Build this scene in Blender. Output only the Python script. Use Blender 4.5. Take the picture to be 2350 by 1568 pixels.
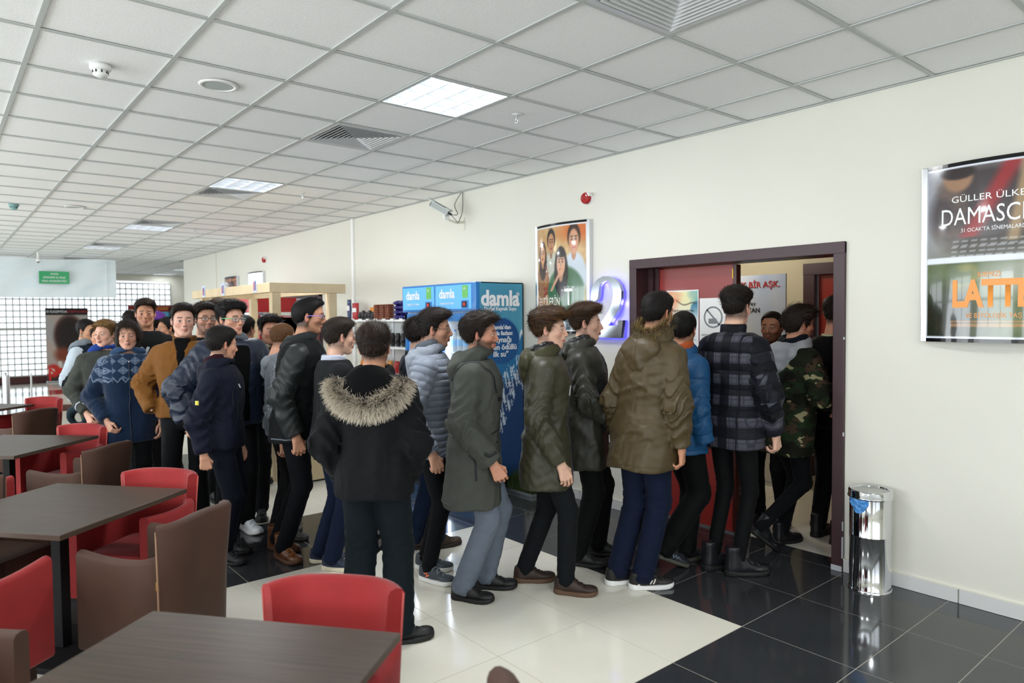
import bpy, bmesh, math, random
import numpy as np
from mathutils import Vector, Matrix
random.seed(7); np.random.seed(7)
SC = bpy.context.scene
for o in list(bpy.data.objects): bpy.data.objects.remove(o)
COL = SC.collection
# ------------------------------------------------------------------ camera
YAW, PITCH, ROLL, CAMH = 0.8758, -0.0354, -0.0091, 1.677
_f = Vector((-math.sin(YAW)*math.cos(PITCH), math.cos(YAW)*math.cos(PITCH), math.sin(PITCH)))
_r = Vector((math.cos(YAW), math.sin(YAW), 0)); _u = _r.cross(_f)
_c, _s = math.cos(ROLL), math.sin(ROLL)
_R, _U = _c*_r + _s*_u, -_s*_r + _c*_u
cd = bpy.data.cameras.new('camera'); cam = bpy.data.objects.new('camera', cd); COL.objects.link(cam)
cam.matrix_world = Matrix(((_R.x, _U.x, -_f.x, 0), (_R.y, _U.y, -_f.y, 0), (_R.z, _U.z, -_f.z, CAMH), (0, 0, 0, 1)))
cd.sensor_fit = 'HORIZONTAL'; cd.sensor_width = 36.0; cd.lens = 1596.03/2350*36.0
cd.clip_start = 0.05; cd.clip_end = 200
cd.dof.use_dof = True; cd.dof.focus_distance = 4.5; cd.dof.aperture_fstop = 2.3
SC.camera = cam
# ------------------------------------------------------------------ world, light, exposure
w = bpy.data.worlds.new('World'); SC.world = w; w.use_nodes = True
bgn = w.node_tree.nodes['Background']; bgn.inputs[0].default_value = (0.86, 0.93, 1.0, 1); bgn.inputs[1].default_value = 1.2
def area(name, loc, rot, sx, sy, power, color=(1, 1, 1)):
    l = bpy.data.lights.new(name, 'AREA'); l.shape = 'RECTANGLE'; l.size = sx; l.size_y = sy; l.energy = power; l.color = color
    o = bpy.data.objects.new(name, l); COL.objects.link(o); o.location = loc; o.rotation_euler = rot; return o
# daylight entering through the window front behind and left of the camera
DAY = (0.90, 0.96, 1.0)
WIN = [(-21.5, 3.6), (-17.1, 3.6), (-12.7, 3.6), (-8.3, 3.6), (-3.9, 3.6), (0.5, 3.6)]
for i, (wx, ww) in enumerate(WIN):
    area('window_daylight', (wx, -5.75, 1.55), (math.radians(130), 0, 0), ww, 2.3, (70, 100, 140, 205, 220, 150)[i], DAY)
for wy in (-3.4, 0.6):
    area('window_daylight', (4.75, wy, 1.55), (math.radians(90), 0, math.radians(90)), 3.4, 2.3, 60, DAY)
SC.view_settings.view_transform = 'Standard'; SC.view_settings.look = 'None'
SC.view_settings.exposure = 0.14; SC.view_settings.gamma = 1.0; SC.view_settings.use_curve_mapping = False
# ------------------------------------------------------------------ materials
MATS = {}
def srgb(c):
    if isinstance(c, str): c = [int(c[i:i+2], 16)/255 for i in (0, 2, 4)]
    return tuple((x/12.92 if x <= 0.04045 else ((x+0.055)/1.055)**2.4) for x in c)
def mat(name, color, rough=0.6, metal=0.0, bump=None, spec=0.5, vary=0.0, vscale=8.0, coat=0.0, emit=None, estr=0.0, attr=False, sss=0.0, sheen=0.0, trans=0.0, ior=1.45, alpha=1.0):
    if name in MATS: return MATS[name]
    m = bpy.data.materials.new(name); m.use_nodes = True; MATS[name] = m
    nt = m.node_tree; N, L = nt.nodes, nt.links; b = N['Principled BSDF']
    col = srgb(color)
    b.inputs['Base Color'].default_value = (*col, 1); b.inputs['Roughness'].default_value = rough
    b.inputs['Metallic'].default_value = metal; b.inputs['Specular IOR Level'].default_value = spec
    b.inputs['Coat Weight'].default_value = coat; b.inputs['Transmission Weight'].default_value = trans; b.inputs['IOR'].default_value = ior
    b.inputs['Alpha'].default_value = alpha
    if sheen: b.inputs['Sheen Weight'].default_value = sheen; b.inputs['Sheen Roughness'].default_value = 0.4
    if sss:
        b.inputs['Subsurface Weight'].default_value = sss; b.inputs['Subsurface Radius'].default_value = (0.02, 0.007, 0.004); b.inputs['Subsurface Scale'].default_value = 0.5
    if emit is not None: b.inputs['Emission Color'].default_value = (*srgb(emit), 1); b.inputs['Emission Strength'].default_value = estr
    src = None
    if attr:
        a = N.new('ShaderNodeAttribute'); a.attribute_name = 'Col'; src = a.outputs['Color']; L.new(src, b.inputs['Base Color'])
    tc = None
    if vary or bump:
        tc = N.new('ShaderNodeTexCoord')
    if vary:
        n = N.new('ShaderNodeTexNoise'); n.inputs['Scale'].default_value = vscale; n.inputs['Detail'].default_value = 6
        L.new(tc.outputs['Object'], n.inputs['Vector'])
        mr = N.new('ShaderNodeMapRange'); mr.inputs['From Min'].default_value = .3; mr.inputs['From Max'].default_value = .7
        mr.inputs['To Min'].default_value = 1-vary; mr.inputs['To Max'].default_value = 1+vary; L.new(n.outputs['Fac'], mr.inputs['Value'])
        mx = N.new('ShaderNodeMix'); mx.data_type = 'RGBA'; mx.blend_type = 'MULTIPLY'; mx.inputs['Factor'].default_value = 1
        if src: L.new(src, mx.inputs['A'])
        else: mx.inputs['A'].default_value = (*col, 1)
        L.new(mr.outputs['Result'], mx.inputs['B']); L.new(mx.outputs['Result'], b.inputs['Base Color'])
    if bump:
        n2 = N.new('ShaderNodeTexNoise'); n2.inputs['Scale'].default_value = bump[0]; n2.inputs['Detail'].default_value = 4
        L.new(tc.outputs['Object'], n2.inputs['Vector'])
        bp = N.new('ShaderNodeBump'); bp.inputs['Strength'].default_value = bump[1]; bp.inputs['Distance'].default_value = bump[2] if len(bump) > 2 else 0.01
        L.new(n2.outputs['Fac'], bp.inputs['Height']); L.new(bp.outputs['Normal'], b.inputs['Normal'])
    return m
# ------------------------------------------------------------------ objects
def tag(o, label=None, cat=None, group=None, kind=None):
    if label: o['label'] = label
    if cat: o['category'] = cat
    if group: o['group'] = group
    if kind: o['kind'] = kind
    return o
def link(name, me, m=None, parent=None, loc=None, rot=None):
    o = bpy.data.objects.new(name, me); COL.objects.link(o)
    if m is not None and me is not None and hasattr(me, 'materials'):
        if len(me.materials) == 0: me.materials.append(m)
    if parent: o.parent = parent
    if loc is not None: o.location = loc
    if rot is not None: o.rotation_euler = rot
    return o
def empty(name, loc, rz=0.0, label=None, cat=None, group=None, kind=None):
    o = bpy.data.objects.new(name, None); COL.objects.link(o); o.location = loc; o.rotation_euler = (0, 0, rz); o.empty_display_size = 0.1
    return tag(o, label, cat, group, kind)
class MB:
    """collects boxes, tubes, prisms into one mesh"""
    def __init__(s): s.v = []; s.f = []
    def add(s, v, f):
        n = len(s.v); s.v += [tuple(p) for p in v]; s.f += [tuple(i+n for i in q) for q in f]; return s
    def box(s, a, b, bev=0.0):
        x0, y0, z0 = a; x1, y1, z1 = b
        if bev <= 0:
            v = [(x, y, z) for x in (x0, x1) for y in (y0, y1) for z in (z0, z1)]
            return s.add(v, [(0, 1, 3, 2), (4, 6, 7, 5), (0, 4, 5, 1), (2, 3, 7, 6), (0, 2, 6, 4), (1, 5, 7, 3)])
        bm = bmesh.new(); bmesh.ops.create_cube(bm, size=1)
        for q in bm.verts: q.co = Vector(((x0+x1)/2+q.co.x*(x1-x0), (y0+y1)/2+q.co.y*(y1-y0), (z0+z1)/2+q.co.z*(z1-z0)))
        bmesh.ops.bevel(bm, geom=list(bm.edges), offset=bev, segments=2, affect='EDGES', profile=.6)
        bm.verts.index_update(); v = [q.co[:] for q in bm.verts]; f = [[q.index for q in p.verts] for p in bm.faces]; bm.free()
        return s.add(v, f)
    def tube(s, pts, r, n=8, cap=True):
        pts = [Vector(p) for p in pts]; R = r if isinstance(r, (list, tuple)) else [r]*len(pts)
        base = len(s.v); up = Vector((0, 0, 1)); prev = None
        for i, p in enumerate(pts):
            d = (pts[min(i+1, len(pts)-1)]-pts[max(i-1, 0)]).normalized()
            a = d.cross(up if abs(d.z) < .95 else Vector((1, 0, 0))) if prev is None else prev - d*prev.dot(d)
            a.normalize(); prev = a; b = d.cross(a)
            for k in range(n):
                t = 2*math.pi*k/n; s.v.append(tuple(p+(a*math.cos(t)+b*math.sin(t))*R[i]))
        for i in range(len(pts)-1):
            for k in range(n):
                k2 = (k+1) % n; s.f.append((base+i*n+k, base+i*n+k2, base+(i+1)*n+k2, base+(i+1)*n+k))
        if cap:
            s.f.append(tuple(base+k for k in range(n))[::-1]); s.f.append(tuple(base+(len(pts)-1)*n+k for k in range(n)))
        return s
    def lathe(s, prof, n=32, c=(0, 0, 0)):
        base = len(s.v)
        for r, z in prof:
            for k in range(n):
                t = 2*math.pi*k/n; s.v.append((c[0]+r*math.cos(t), c[1]+r*math.sin(t), c[2]+z))
        for i in range(len(prof)-1):
            for k in range(n):
                k2 = (k+1) % n; s.f.append((base+i*n+k, base+i*n+k2, base+(i+1)*n+k2, base+(i+1)*n+k))
        return s
    def quad(s, a, b, c, d): return s.add([a, b, c, d], [(0, 1, 2, 3)])
    def mesh(s, name, smooth=False):
        me = bpy.data.meshes.new(name); me.from_pydata(s.v, [], s.f)
        if smooth: me.shade_smooth()
        me.update(); return me
    def build(s, name, m, parent=None, loc=None, smooth=False, rot=None):
        return link(name, s.mesh(name, smooth), m, parent, loc, rot)
def smooth_by_angle(me, ang=0.7):
    try: me.shade_smooth(); me.set_sharp_from_angle(angle=ang)
    except Exception: pass
def copy_tree(o, parent=None):
    c = o.copy(); COL.objects.link(c); c.parent = parent
    for ch in o.children:
        copy_tree(ch, c)
    return c
def text_obj(name, body, size, m, parent=None, loc=(0, 0, 0), rot=(0, 0, 0), extrude=0.001, align='CENTER', bend=None, sx=1.0, bold=0.0, res=3):
    cu = bpy.data.curves.new(name, 'FONT'); cu.body = body; cu.size = size; cu.extrude = extrude; cu.align_x = align; cu.align_y = 'CENTER'; cu.resolution_u = res; cu.offset = bold
    t = bpy.data.objects.new('tmp', cu); COL.objects.link(t)
    dg = bpy.context.evaluated_depsgraph_get(); dg.update()
    me = bpy.data.meshes.new_from_object(t.evaluated_get(dg)); bpy.data.objects.remove(t); bpy.data.curves.remove(cu)
    for v in me.vertices:
        v.co.x *= sx
        if bend: v.co = bend(v.co)
    me.materials.clear()
    o = link(name, me, m, parent, loc, rot); return o
def color_grid(name, fn, surf, nu, nv, m, parent=None):
    """printed sheet: grid mesh with colours painted per vertex; surf(u,v)->xyz, fn(U,V)->rgb arrays (sRGB)"""
    u = np.linspace(0, 1, nu); v = np.linspace(0, 1, nv); U, V = np.meshgrid(u, v, indexing='ij')
    P = surf(U, V).reshape(-1, 3); me = bpy.data.meshes.new(name)
    idx = np.arange(nu*nv).reshape(nu, nv); F = np.stack([idx[:-1, :-1], idx[1:, :-1], idx[1:, 1:], idx[:-1, 1:]], -1).reshape(-1, 4)
    setmesh(me, P, F); C = np.clip(fn(U, V).reshape(-1, 3), 0, 1); C = np.where(C <= .04045, C/12.92, ((C+.055)/1.055)**2.4)
    setcol(me, C); return link(name, me, m, parent)
def setmesh(me, P, F, smooth=True):
    P = np.asarray(P, np.float32); F = np.asarray(F, np.int32); n, k = F.shape
    me.vertices.add(len(P)); me.vertices.foreach_set('co', P.ravel())
    me.loops.add(n*k); me.loops.foreach_set('vertex_index', F.ravel())
    me.polygons.add(n); me.polygons.foreach_set('loop_start', np.arange(0, n*k, k, dtype=np.int32))
    me.polygons.foreach_set('use_smooth', np.full(n, smooth, dtype=bool))
    me.update(calc_edges=True); me.validate(verbose=False)
def setcol(me, C, name='Col'):
    a = me.color_attributes.new(name, 'FLOAT_COLOR', 'POINT'); A = np.ones((len(C), 4), np.float32); A[:, :3] = C
    a.data.foreach_set('color', A.ravel())
def setvec(me, V, name):
    a = me.attributes.new(name, 'FLOAT_VECTOR', 'POINT'); a.data.foreach_set('vector', np.asarray(V, np.float32).ravel())
def struct(name, mb, m, parent=None, **k):
    o = mb.build(name, m, parent, **k)
    if parent is None: o['kind'] = 'structure'
    return o
# ================================================================== ROOM
CEIL = 3.05; WY = 4.515; X0 = -23.3; XR = 4.9; YL = -5.6; YF = 6.4; XE = -17.26
M_wall = mat('wall_paint', 'dedcd1', 0.75, vary=.015, vscale=1.5, bump=(60, .06, .002))
M_walls = mat('wall_paint_side', 'dcd9cc', 0.8)
M_trim = mat('dark_brown_frame', '3b2429', 0.38, vary=.12, vscale=5)
M_white = mat('white_plastic', 'f0f0ee', 0.45)
M_base = mat('skirting_tile', 'd3d3d2', 0.35)
M_grout = mat('grout', 'b9b4a6', 0.9)
M_black = mat('black_plastic', '101012', 0.4)
M_chrome = mat('polished_steel', 'd8dadc', 0.07, 1.0)
M_alu = mat('brushed_aluminium', 'c4c8cc', 0.3, 1.0)
DX0, DX1, DZ = -3.85, -2.06, 2.14      # main door frame outer
EX0, EX1 = -12.25, -9.85                # second cinema door
WT = 0.22
w_ = MB()
for a, b in (((XE, WY, 0), (EX0, WY+WT, CEIL+.1)), ((EX0, WY, 2.1), (EX1, WY+WT, CEIL+.1)), ((EX1, WY, 0), (DX0, WY+WT, CEIL+.1)), ((DX0, WY, DZ), (DX1, WY+WT, CEIL+.1)), ((DX1, WY, 0), (XR, WY+WT, CEIL+.1))):
    w_.box(a, b)
struct('wall_right', w_, M_wall)
mb = MB(); mb.box((XE, WY+WT, 0), (XE+.2, YF, CEIL+.1)); struct('wall_return', mb, M_walls)
mb = MB(); mb.box((X0-.2, 5.69, 0), (X0, YF, CEIL+.1)); mb.box((X0-.2, YL, 2.86), (X0, 5.69, CEIL+.1)); struct('wall_far', mb, M_walls)
mb = MB(); mb.box((X0-.2, YF, 0), (XE+.2, YF+.2, CEIL+.1)); struct('wall_back', mb, M_walls)
# window wall on the left, behind the camera: openings with frames
mb = MB(); mb.box((X0-.2, YL-.2, 0), (XR, YL, .4)); mb.box((X0-.2, YL-.2, 2.7), (XR, YL, CEIL+.1))
xs = [X0-.2] + sum([[a-b/2, a+b/2] for a, b in WIN], []) + [XR]
for i in range(0, len(xs), 2): mb.box((xs[i], YL-.2, .4), (xs[i+1], YL, 2.7))
struct('wall_left', mb, M_walls)
mb = MB(); mb.box((XR, YL-.2, 0), (XR+.2, WY+WT, .4)); mb.box((XR, YL-.2, 2.7), (XR+.2, WY+WT, CEIL+.1))
for a, b in ((YL-.2, -5.1), (-1.7, -1.1), (2.3, WY+WT)): mb.box((XR, a, .4), (XR+.2, b, 2.7))
struct('wall_behind', mb, M_walls)
n = 0
for wx, ww in WIN:
    n += 1; mb = MB()
    for k in range(4):
        x = wx-ww/2+k*ww/3; mb.box((x-.03, YL-.12, .4), (x+.03, YL-.04, 2.7))
    mb.box((wx-ww/2, YL-.12, .4), (wx+ww/2, YL-.04, .46)); mb.box((wx-ww/2, YL-.12, 2.64), (wx+ww/2, YL-.04, 2.7)); mb.box((wx-ww/2, YL-.12, 1.9), (wx+ww/2, YL-.04, 1.95))
    struct('window_%d' % n, mb, M_alu)
# outdoors ground seen through nothing but keeps light plausible
# ------------------------------------------------------------------ floor tiles
def floormat(name, c, c2):
    m = bpy.data.materials.new(name); m.use_nodes = True; N, L = m.node_tree.nodes, m.node_tree.links; b = N['Principled BSDF']
    g = N.new('ShaderNodeNewGeometry'); n = N.new('ShaderNodeTexNoise'); n.inputs['Scale'].default_value = 2.2; n.inputs['Detail'].default_value = 9; n.inputs['Roughness'].default_value = .7
    L.new(g.outputs['Position'], n.inputs['Vector'])
    cr = N.new('ShaderNodeValToRGB'); cr.color_ramp.elements[0].position = .35; cr.color_ramp.elements[1].position = .7
    cr.color_ramp.elements[0].color = (*srgb(c), 1); cr.color_ramp.elements[1].color = (*srgb(c2), 1)
    L.new(n.outputs['Fac'], cr.inputs['Fac']); L.new(cr.outputs['Color'], b.inputs['Base Color'])
    mr = N.new('ShaderNodeMapRange'); mr.inputs['To Min'].default_value = .05; mr.inputs['To Max'].default_value = .13; L.new(n.outputs['Fac'], mr.inputs['Value']); L.new(mr.outputs['Result'], b.inputs['Roughness'])
    b.inputs['Specular IOR Level'].default_value = .6
    return m
M_tw = floormat('cream_porcelain', 'dfdccd', 'e4e1d5'); M_td = floormat('charcoal_porcelain', '2f3134', '383a3d')
mb = MB(); mb.box((X0-.2, YL, -.15), (XR, WY+WT+3.2, -.0009)); fl = struct('floor', mb, M_grout)
def tile_me(sx, sy, name):
    t = MB(); t.box((-sx/2+.002, -sy/2+.002, -.012), (sx/2-.002, sy/2-.002, 0)); return t.mesh(name)
FX = -2.048; FY = 3.901
def is_white(x, y):
    if y > 4.72: return True
    if y > 3.301: return x < -5.648 and ((-x-5.648) % 3.6) < 2.4 and y < 3.9 and False
    if x > -2.048: return x > -.5 and False
    return ((-x-2.048) % 3.6) < 2.4
tiles = []
for j in range(-2, 12):
    ya = FY-.6*j-.6; yb = ya+.6
    if j == -1: ya, yb = FY, WY+.005
    if j == -2: ya, yb = WY+.005, 4.715
    i = 0; cols = [(-1.448, -1.09)]+[(-1.09+.6*k, -.49+.6*k) for k in range(4)]+[(FX+.6*k, FX+.6*k+.6) for k in range(-36, 1)]
    for xa, xb in cols:
        if j == -2 and (xa < DX0-.3 or xa > DX1): continue
        if j == -2: xa, xb = max(xa, DX0+.06), min(xb, DX1-.06)
        if xb-xa < .05: continue
        tiles.append((xa, xb, ya, yb))
for i in range(-5, 3):
    for j in range(5):
        xa = -2.75+.6*i; ya = 4.73+.6*j; tiles.append((xa, xa+.6, ya, ya+.6))
def tsize(t):
    c = Vector(((t[0]+t[1])/2, (t[2]+t[3])/2, 0)); d = (c-Vector((0, 0, CAMH))); z = d.dot(_f)
    if z < .6: return -1
    px = 1175+1596*d.dot(_R)/z; py = 784-1596*d.dot(_U)/z
    if not (-250 < px < 2700 and py < 1950): return -.5/z
    return 1/z**3*abs(d.z)
tiles.sort(key=tsize, reverse=True); cache = {}; rest = {True: MB(), False: MB()}
for k, t in enumerate(tiles):
    wht = is_white((t[0]+t[1])/2, (t[2]+t[3])/2); sx, sy = round(t[1]-t[0], 3), round(t[3]-t[2], 3)
    if k < 298:
        key = (sx, sy, wht)
        if key not in cache:
            cache[key] = tile_me(sx, sy, 'floor_tile'); cache[key].materials.append(M_tw if wht else M_td)
        link('floor_tile', cache[key], None, fl, ((t[0]+t[1])/2, (t[2]+t[3])/2, 0))
    else: rest[wht].box((t[0]+.0017, t[2]+.0017, -.012), (t[1]-.0017, t[3]-.0017, 0))
for wht in (True, False): rest[wht].build('floor_tiles', M_tw if wht else M_td, fl)['kind'] = 'stuff'
# ------------------------------------------------------------------ ceiling
M_ctile = bpy.data.materials.new('mineral_fibre_tile'); M_ctile.use_nodes = True
N, L = M_ctile.node_tree.nodes, M_ctile.node_tree.links; b = N['Principled BSDF']; b.inputs['Roughness'].default_value = .9; b.inputs['Specular IOR Level'].default_value = .2
g = N.new('ShaderNodeNewGeometry'); v = N.new('ShaderNodeTexVoronoi'); v.inputs['Scale'].default_value = 95; L.new(g.outputs['Position'], v.inputs['Vector'])
nn = N.new('ShaderNodeTexNoise'); nn.inputs['Scale'].default_value = 140; L.new(g.outputs['Position'], nn.inputs['Vector'])
mul = N.new('ShaderNodeMath'); mul.operation = 'MULTIPLY'; L.new(v.outputs['Distance'], mul.inputs[0]); L.new(nn.outputs['Fac'], mul.inputs[1])
cr = N.new('ShaderNodeValToRGB'); cr.color_ramp.elements[0].position = .05; cr.color_ramp.elements[1].position = .16; cr.color_ramp.elements[0].color = (*srgb('eceded'), 1); cr.color_ramp.elements[1].color = (*srgb('fbfcfc'), 1)
L.new(mul.outputs[0], cr.inputs['Fac']); L.new(cr.outputs['Color'], b.inputs['Base Color'])
bp = N.new('ShaderNodeBump'); bp.inputs['Strength'].default_value = .35; bp.inputs['Distance'].default_value = .002; L.new(mul.outputs[0], bp.inputs['Height']); L.new(bp.outputs['Normal'], b.inputs['Normal'])
M_tbar = mat('ceiling_grid_white', 'c0c4c2', .5)
mb = MB(); mb.box((X0-.2, YL-.2, CEIL+.16), (XR+.2, YF+.2, CEIL+.3)); ce = struct('ceiling', mb, M_walls)
CX = -3.3625; CY = 4.0197
SPECIAL = {(-1, 2): 'L', (-3, 2): 'V', (2, 2): 'V', (-7, 2): 'L', (-8, 2): 'V', (-13, 2): 'V', (-14, 2): 'L', (-20, 2): 'L', (-19, 2): 'V', (-26, 2): 'L', (-25, 2): 'V', (-29, -3): 'L', (-33, -3): 'L', (4, 9): 'L', (-1, 9): 'L', (-7, 9): 'L', (-13, 9): 'L', (-19, 9): 'L', (-25, 9): 'L', (5, 3): 'L'}  # second-row and rightmost lights are unseen, added to brighten floor and ceiling
cells = []
for i in range(-34, 14):
    for j in range(-4, 16):
        xa = CX+.6*i; ya, yb = CY-.6*j-.6, CY-.6*j
        if j == -1: ya, yb = CY, WY
        if j < -1:
            if xa+.6 > XE: continue
            ya, yb = WY+.6*(-j-2), WY+.6*(-j-1)
        if xa < X0-.3 or xa+.6 > XR or ya < YL-.1: continue
        cells.append((i, j, xa, ya, xa+.6, yb))
def csize(t):
    c = Vector(((t[2]+t[4])/2, (t[3]+t[5])/2, CEIL)); d = (c-Vector((0, 0, CAMH))); z = d.dot(_f)
    if z < .5: return -1
    px = 1175+1596*d.dot(_R)/z; py = 784-1596*d.dot(_U)/z
    if not (-180 < px < 2550 and py > -160): return -1/z
    return 1/z**3
cells.sort(key=csize, reverse=True); cache = {}; rest = MB(); k = 0
for (i, j, xa, ya, xb, yb) in cells:
    if (i, j) in SPECIAL: continue
    if k < 298:
        key = round(yb-ya, 3)
        if key not in cache:
            t = MB(); t.box((-.29, -(yb-ya)/2+.01, 0), (.29, (yb-ya)/2-.01, .014)); cache[key] = t.mesh('ceiling_tile'); cache[key].materials.append(M_ctile)
        o = link('ceiling_tile', cache[key], None, ce, ((xa+xb)/2, (ya+yb)/2, CEIL+.006+random.uniform(-.001, .001)), (random.uniform(-.002, .002), random.uniform(-.002, .002), 0))
    else: rest.box((xa+.01, ya+.01, CEIL+.006), (xb-.01, yb-.01, CEIL+.02))
    k += 1
rest.build('ceiling_tiles', M_ctile, ce)['kind'] = 'stuff'
for j in range(0, 16):
    y = CY-.6*j; mb = MB(); mb.box((X0, y-.012, CEIL-.002), (XR, y+.012, CEIL+.004)); mb.box((X0, y-.003, CEIL+.004), (XR, y+.003, CEIL+.04)); mb.build('grid_bar', M_tbar, ce)
for j in range(0, 3):
    y = WY+.6*j; mb = MB(); mb.box((X0, y-.012, CEIL-.002), (XE, y+.012, CEIL+.004)); mb.build('grid_bar', M_tbar, ce)
for i in range(-33, 14):
    x = CX+.6*i; mb = MB(); mb.box((x-.012, YL, CEIL-.0015), (x+.012, (WY if x > XE else YF), CEIL+.0035)); mb.build('grid_bar', M_tbar, ce)
mb = MB(); mb.box((XE, WY-.022, CEIL-.004), (XR, WY, CEIL)); struct('trim_1', mb, M_tbar)
# lights and diffusers
M_tube = mat('fluorescent_tube', 'ffffff', .4, emit='f4f8ff', estr=11.0)
M_refl = mat('reflector_aluminium', 'eef3f8', .25, .7)
def ceiling_light(i, j, label):
    x, y = CX+.6*i+.3, (CY-.6*j-.3 if j >= 0 else WY+.6*(-j-2)+.3)
    t = empty('ceiling_light', (x, y, CEIL), 0, label, 'ceiling light', 'recessed louvre lights')
    m = MB(); s = .288
    m.box((-s, -s, .095), (s, s, .1)); m.box((-s, -s, 0), (-s+.006, s, .1)); m.box((s-.006, -s, 0), (s, s, .1)); m.box((-s, -s, 0), (s, -s+.006, .1)); m.box((-s, s-.006, 0), (s, s, .1)); m.build('housing', M_refl, t)
    for k in range(4):
        yy = -.216+.144*k; m = MB(); m.tube([(-.275, yy, .07), (.275, yy, .07)], .0135, 10); m.build('tube', M_tube, t)
    for k in range(5):   # longitudinal parabolic walls
        yy = -.288+.144*k; m = MB(); n = 6; v = []; f = []
        for q in range(n+1):
            z = .055*q/n; w2 = .003+.02*(1-(1-q/n)**.5); v += [(-.282, yy-w2, z), (.282, yy-w2, z), (.282, yy+w2, z), (-.282, yy+w2, z)]
        for q in range(n):
            a = 4*q; f += [(a, a+1, a+5, a+4), (a+2, a+3, a+7, a+6)]
        f.append((0, 3, 2, 1)); m.add(v, f); m.build('louvre_rib', M_refl, t, smooth=False)
    for k in range(5):
        xx = -.285+.1425*k; m = MB()
        m.add([(xx-.002, -.285, 0), (xx-.002, .285, 0), (xx+.002, .285, 0), (xx+.002, -.285, 0), (xx-.012, -.285, .045), (xx-.012, .285, .045), (xx+.012, .285, .045), (xx+.012, -.285, .045)],
              [(0, 1, 2, 3), (0, 4, 5, 1), (2, 6, 7, 3)]); m.build('louvre_fin', M_refl, t)
    area('louvre_lamp', (x, y, CEIL-.006), (0, 0, 0), .56, .56, (30 if x > -12 else (14 if j >= 0 else 3)), (.97, .98, 1.0))
    return t
M_vent = mat('vent_aluminium', 'd4d6d8', .4, .15); M_duct = mat('duct_dark', '2a2826', .9)
def vent(i, j, label):
    x, y = CX+.6*i+.3, CY-.6*j-.3
    t = empty('ceiling_diffuser', (x, y, CEIL), 0, label, 'air vent', 'four way ceiling diffusers')
    m = MB(); m.box((-.28, -.28, .12), (.28, .28, .125)); m.build('duct', M_duct, t)
    def ring(a, z0, bb, z1, th=.0025):
        v = []; f = []
        for s_, z in ((a, z0), (bb, z1), (bb, z1+th), (a, z0+th)): v += [(-s_, -s_, z), (s_, -s_, z), (s_, s_, z), (-s_, s_, z)]
        for r in range(4):
            r2 = (r+1) % 4
            for k in range(4):
                k2 = (k+1) % 4; f.append((r*4+k, r*4+k2, r2*4+k2, r2*4+k))
        return v, f
    m = MB(); m.add(*ring(.288, -.002, .262, -.002)); m.add(*ring(.262, -.002, .25, .03)); m.build('frame', M_vent, t)
    for k in range(8):
        a = .246-.031*k; m = MB(); m.add(*ring(a, -.006, a-.012, .012, .0015)); m.build('blade', M_vent, t)
    return t
names = {(-1, 2): 'lit square louvre light nearest the camera, above the door queue', (-7, 2): 'second lit louvre light from the camera, beside a diffuser', (-14, 2): 'third lit louvre light down the hall, behind the dark diffuser', (-20, 2): 'fourth louvre light far down the hall', (-26, 2): 'distant louvre light hidden above the white banner',
         (-29, -3): 'louvre light past the wall corner, nearer of the two', (-33, -3): 'louvre light past the wall corner, farther of the two'}
vn = {(-3, 2): 'square metal air diffuser beside the nearest ceiling light', (2, 2): 'large square air diffuser cut by the top photo edge', (-8, 2): 'square air diffuser touching the second ceiling light', (-13, 2): 'square air diffuser in front of the third ceiling light', (-19, 2): 'small far air diffuser beside the fourth ceiling light', (-25, 2): 'farthest air diffuser above the banner'}
for (i, j), kd in SPECIAL.items():
    if kd == 'L': ceiling_light(i, j, names.get((i, j), '%s added fill light of the second row, out of view' % {4: 'first', 5: 'rightmost', -1: 'second', -7: 'third', -13: 'fourth', -19: 'fifth', -25: 'sixth'}.get(i, 'last')))
    else: vent(i, j, vn[(i, j)])
# smoke detectors, speakers, sprinklers
def detector(i, j, label, m):
    t = empty('smoke_detector', (CX+.6*i, CY-.6*j, CEIL), 0, label, 'smoke detector')
    MB().lathe([(0, 0), (.052, 0), (.052, -.022), (.046, -.028), (.04, -.03)], 28).build('base', m, t, smooth=True)
    MB().lathe([(.038, -.03), (.034, -.036), (.034, -.042), (.038, -.046), (.034, -.056), (.018, -.064), (0, -.066)], 28).build('sensor', m, t, smooth=True)
    k = MB()
    for q in range(8):
        a = q*math.pi/4; k.box((.036*math.cos(a)-.003, .036*math.sin(a)-.003, -.046), (.036*math.cos(a)+.003, .036*math.sin(a)+.003, -.032))
    k.build('vent_slots', M_black, t)
detector(-1.6, 5.47, 'white round smoke detector on the ceiling, upper left', M_white)
detector(-11.1, 5.4, 'small teal smoke detector far left on the ceiling', mat('teal_plastic', '7fa7a4', .5))
def speaker(i, j, label):
    t = empty('ceiling_speaker', (CX+.6*i, CY-.6*j, CEIL), 0, label, 'speaker', 'round ceiling speakers')
    MB().lathe([(.085, -.002), (.085, -.008), (.104, -.008), (.11, 0)], 40).build('rim', M_white, t, smooth=True)
    MB().lathe([(0, -.0055), (.086, -.0045)], 40).build('grille', mat('speaker_grille', 'b9c2c0', .6, bump=(300, .5, .002)), t)
speaker(-1.5, 4.48, 'round white ceiling speaker nearest the camera'); speaker(-10.8, 4.43, 'round white ceiling speaker farther down the hall')
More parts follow.
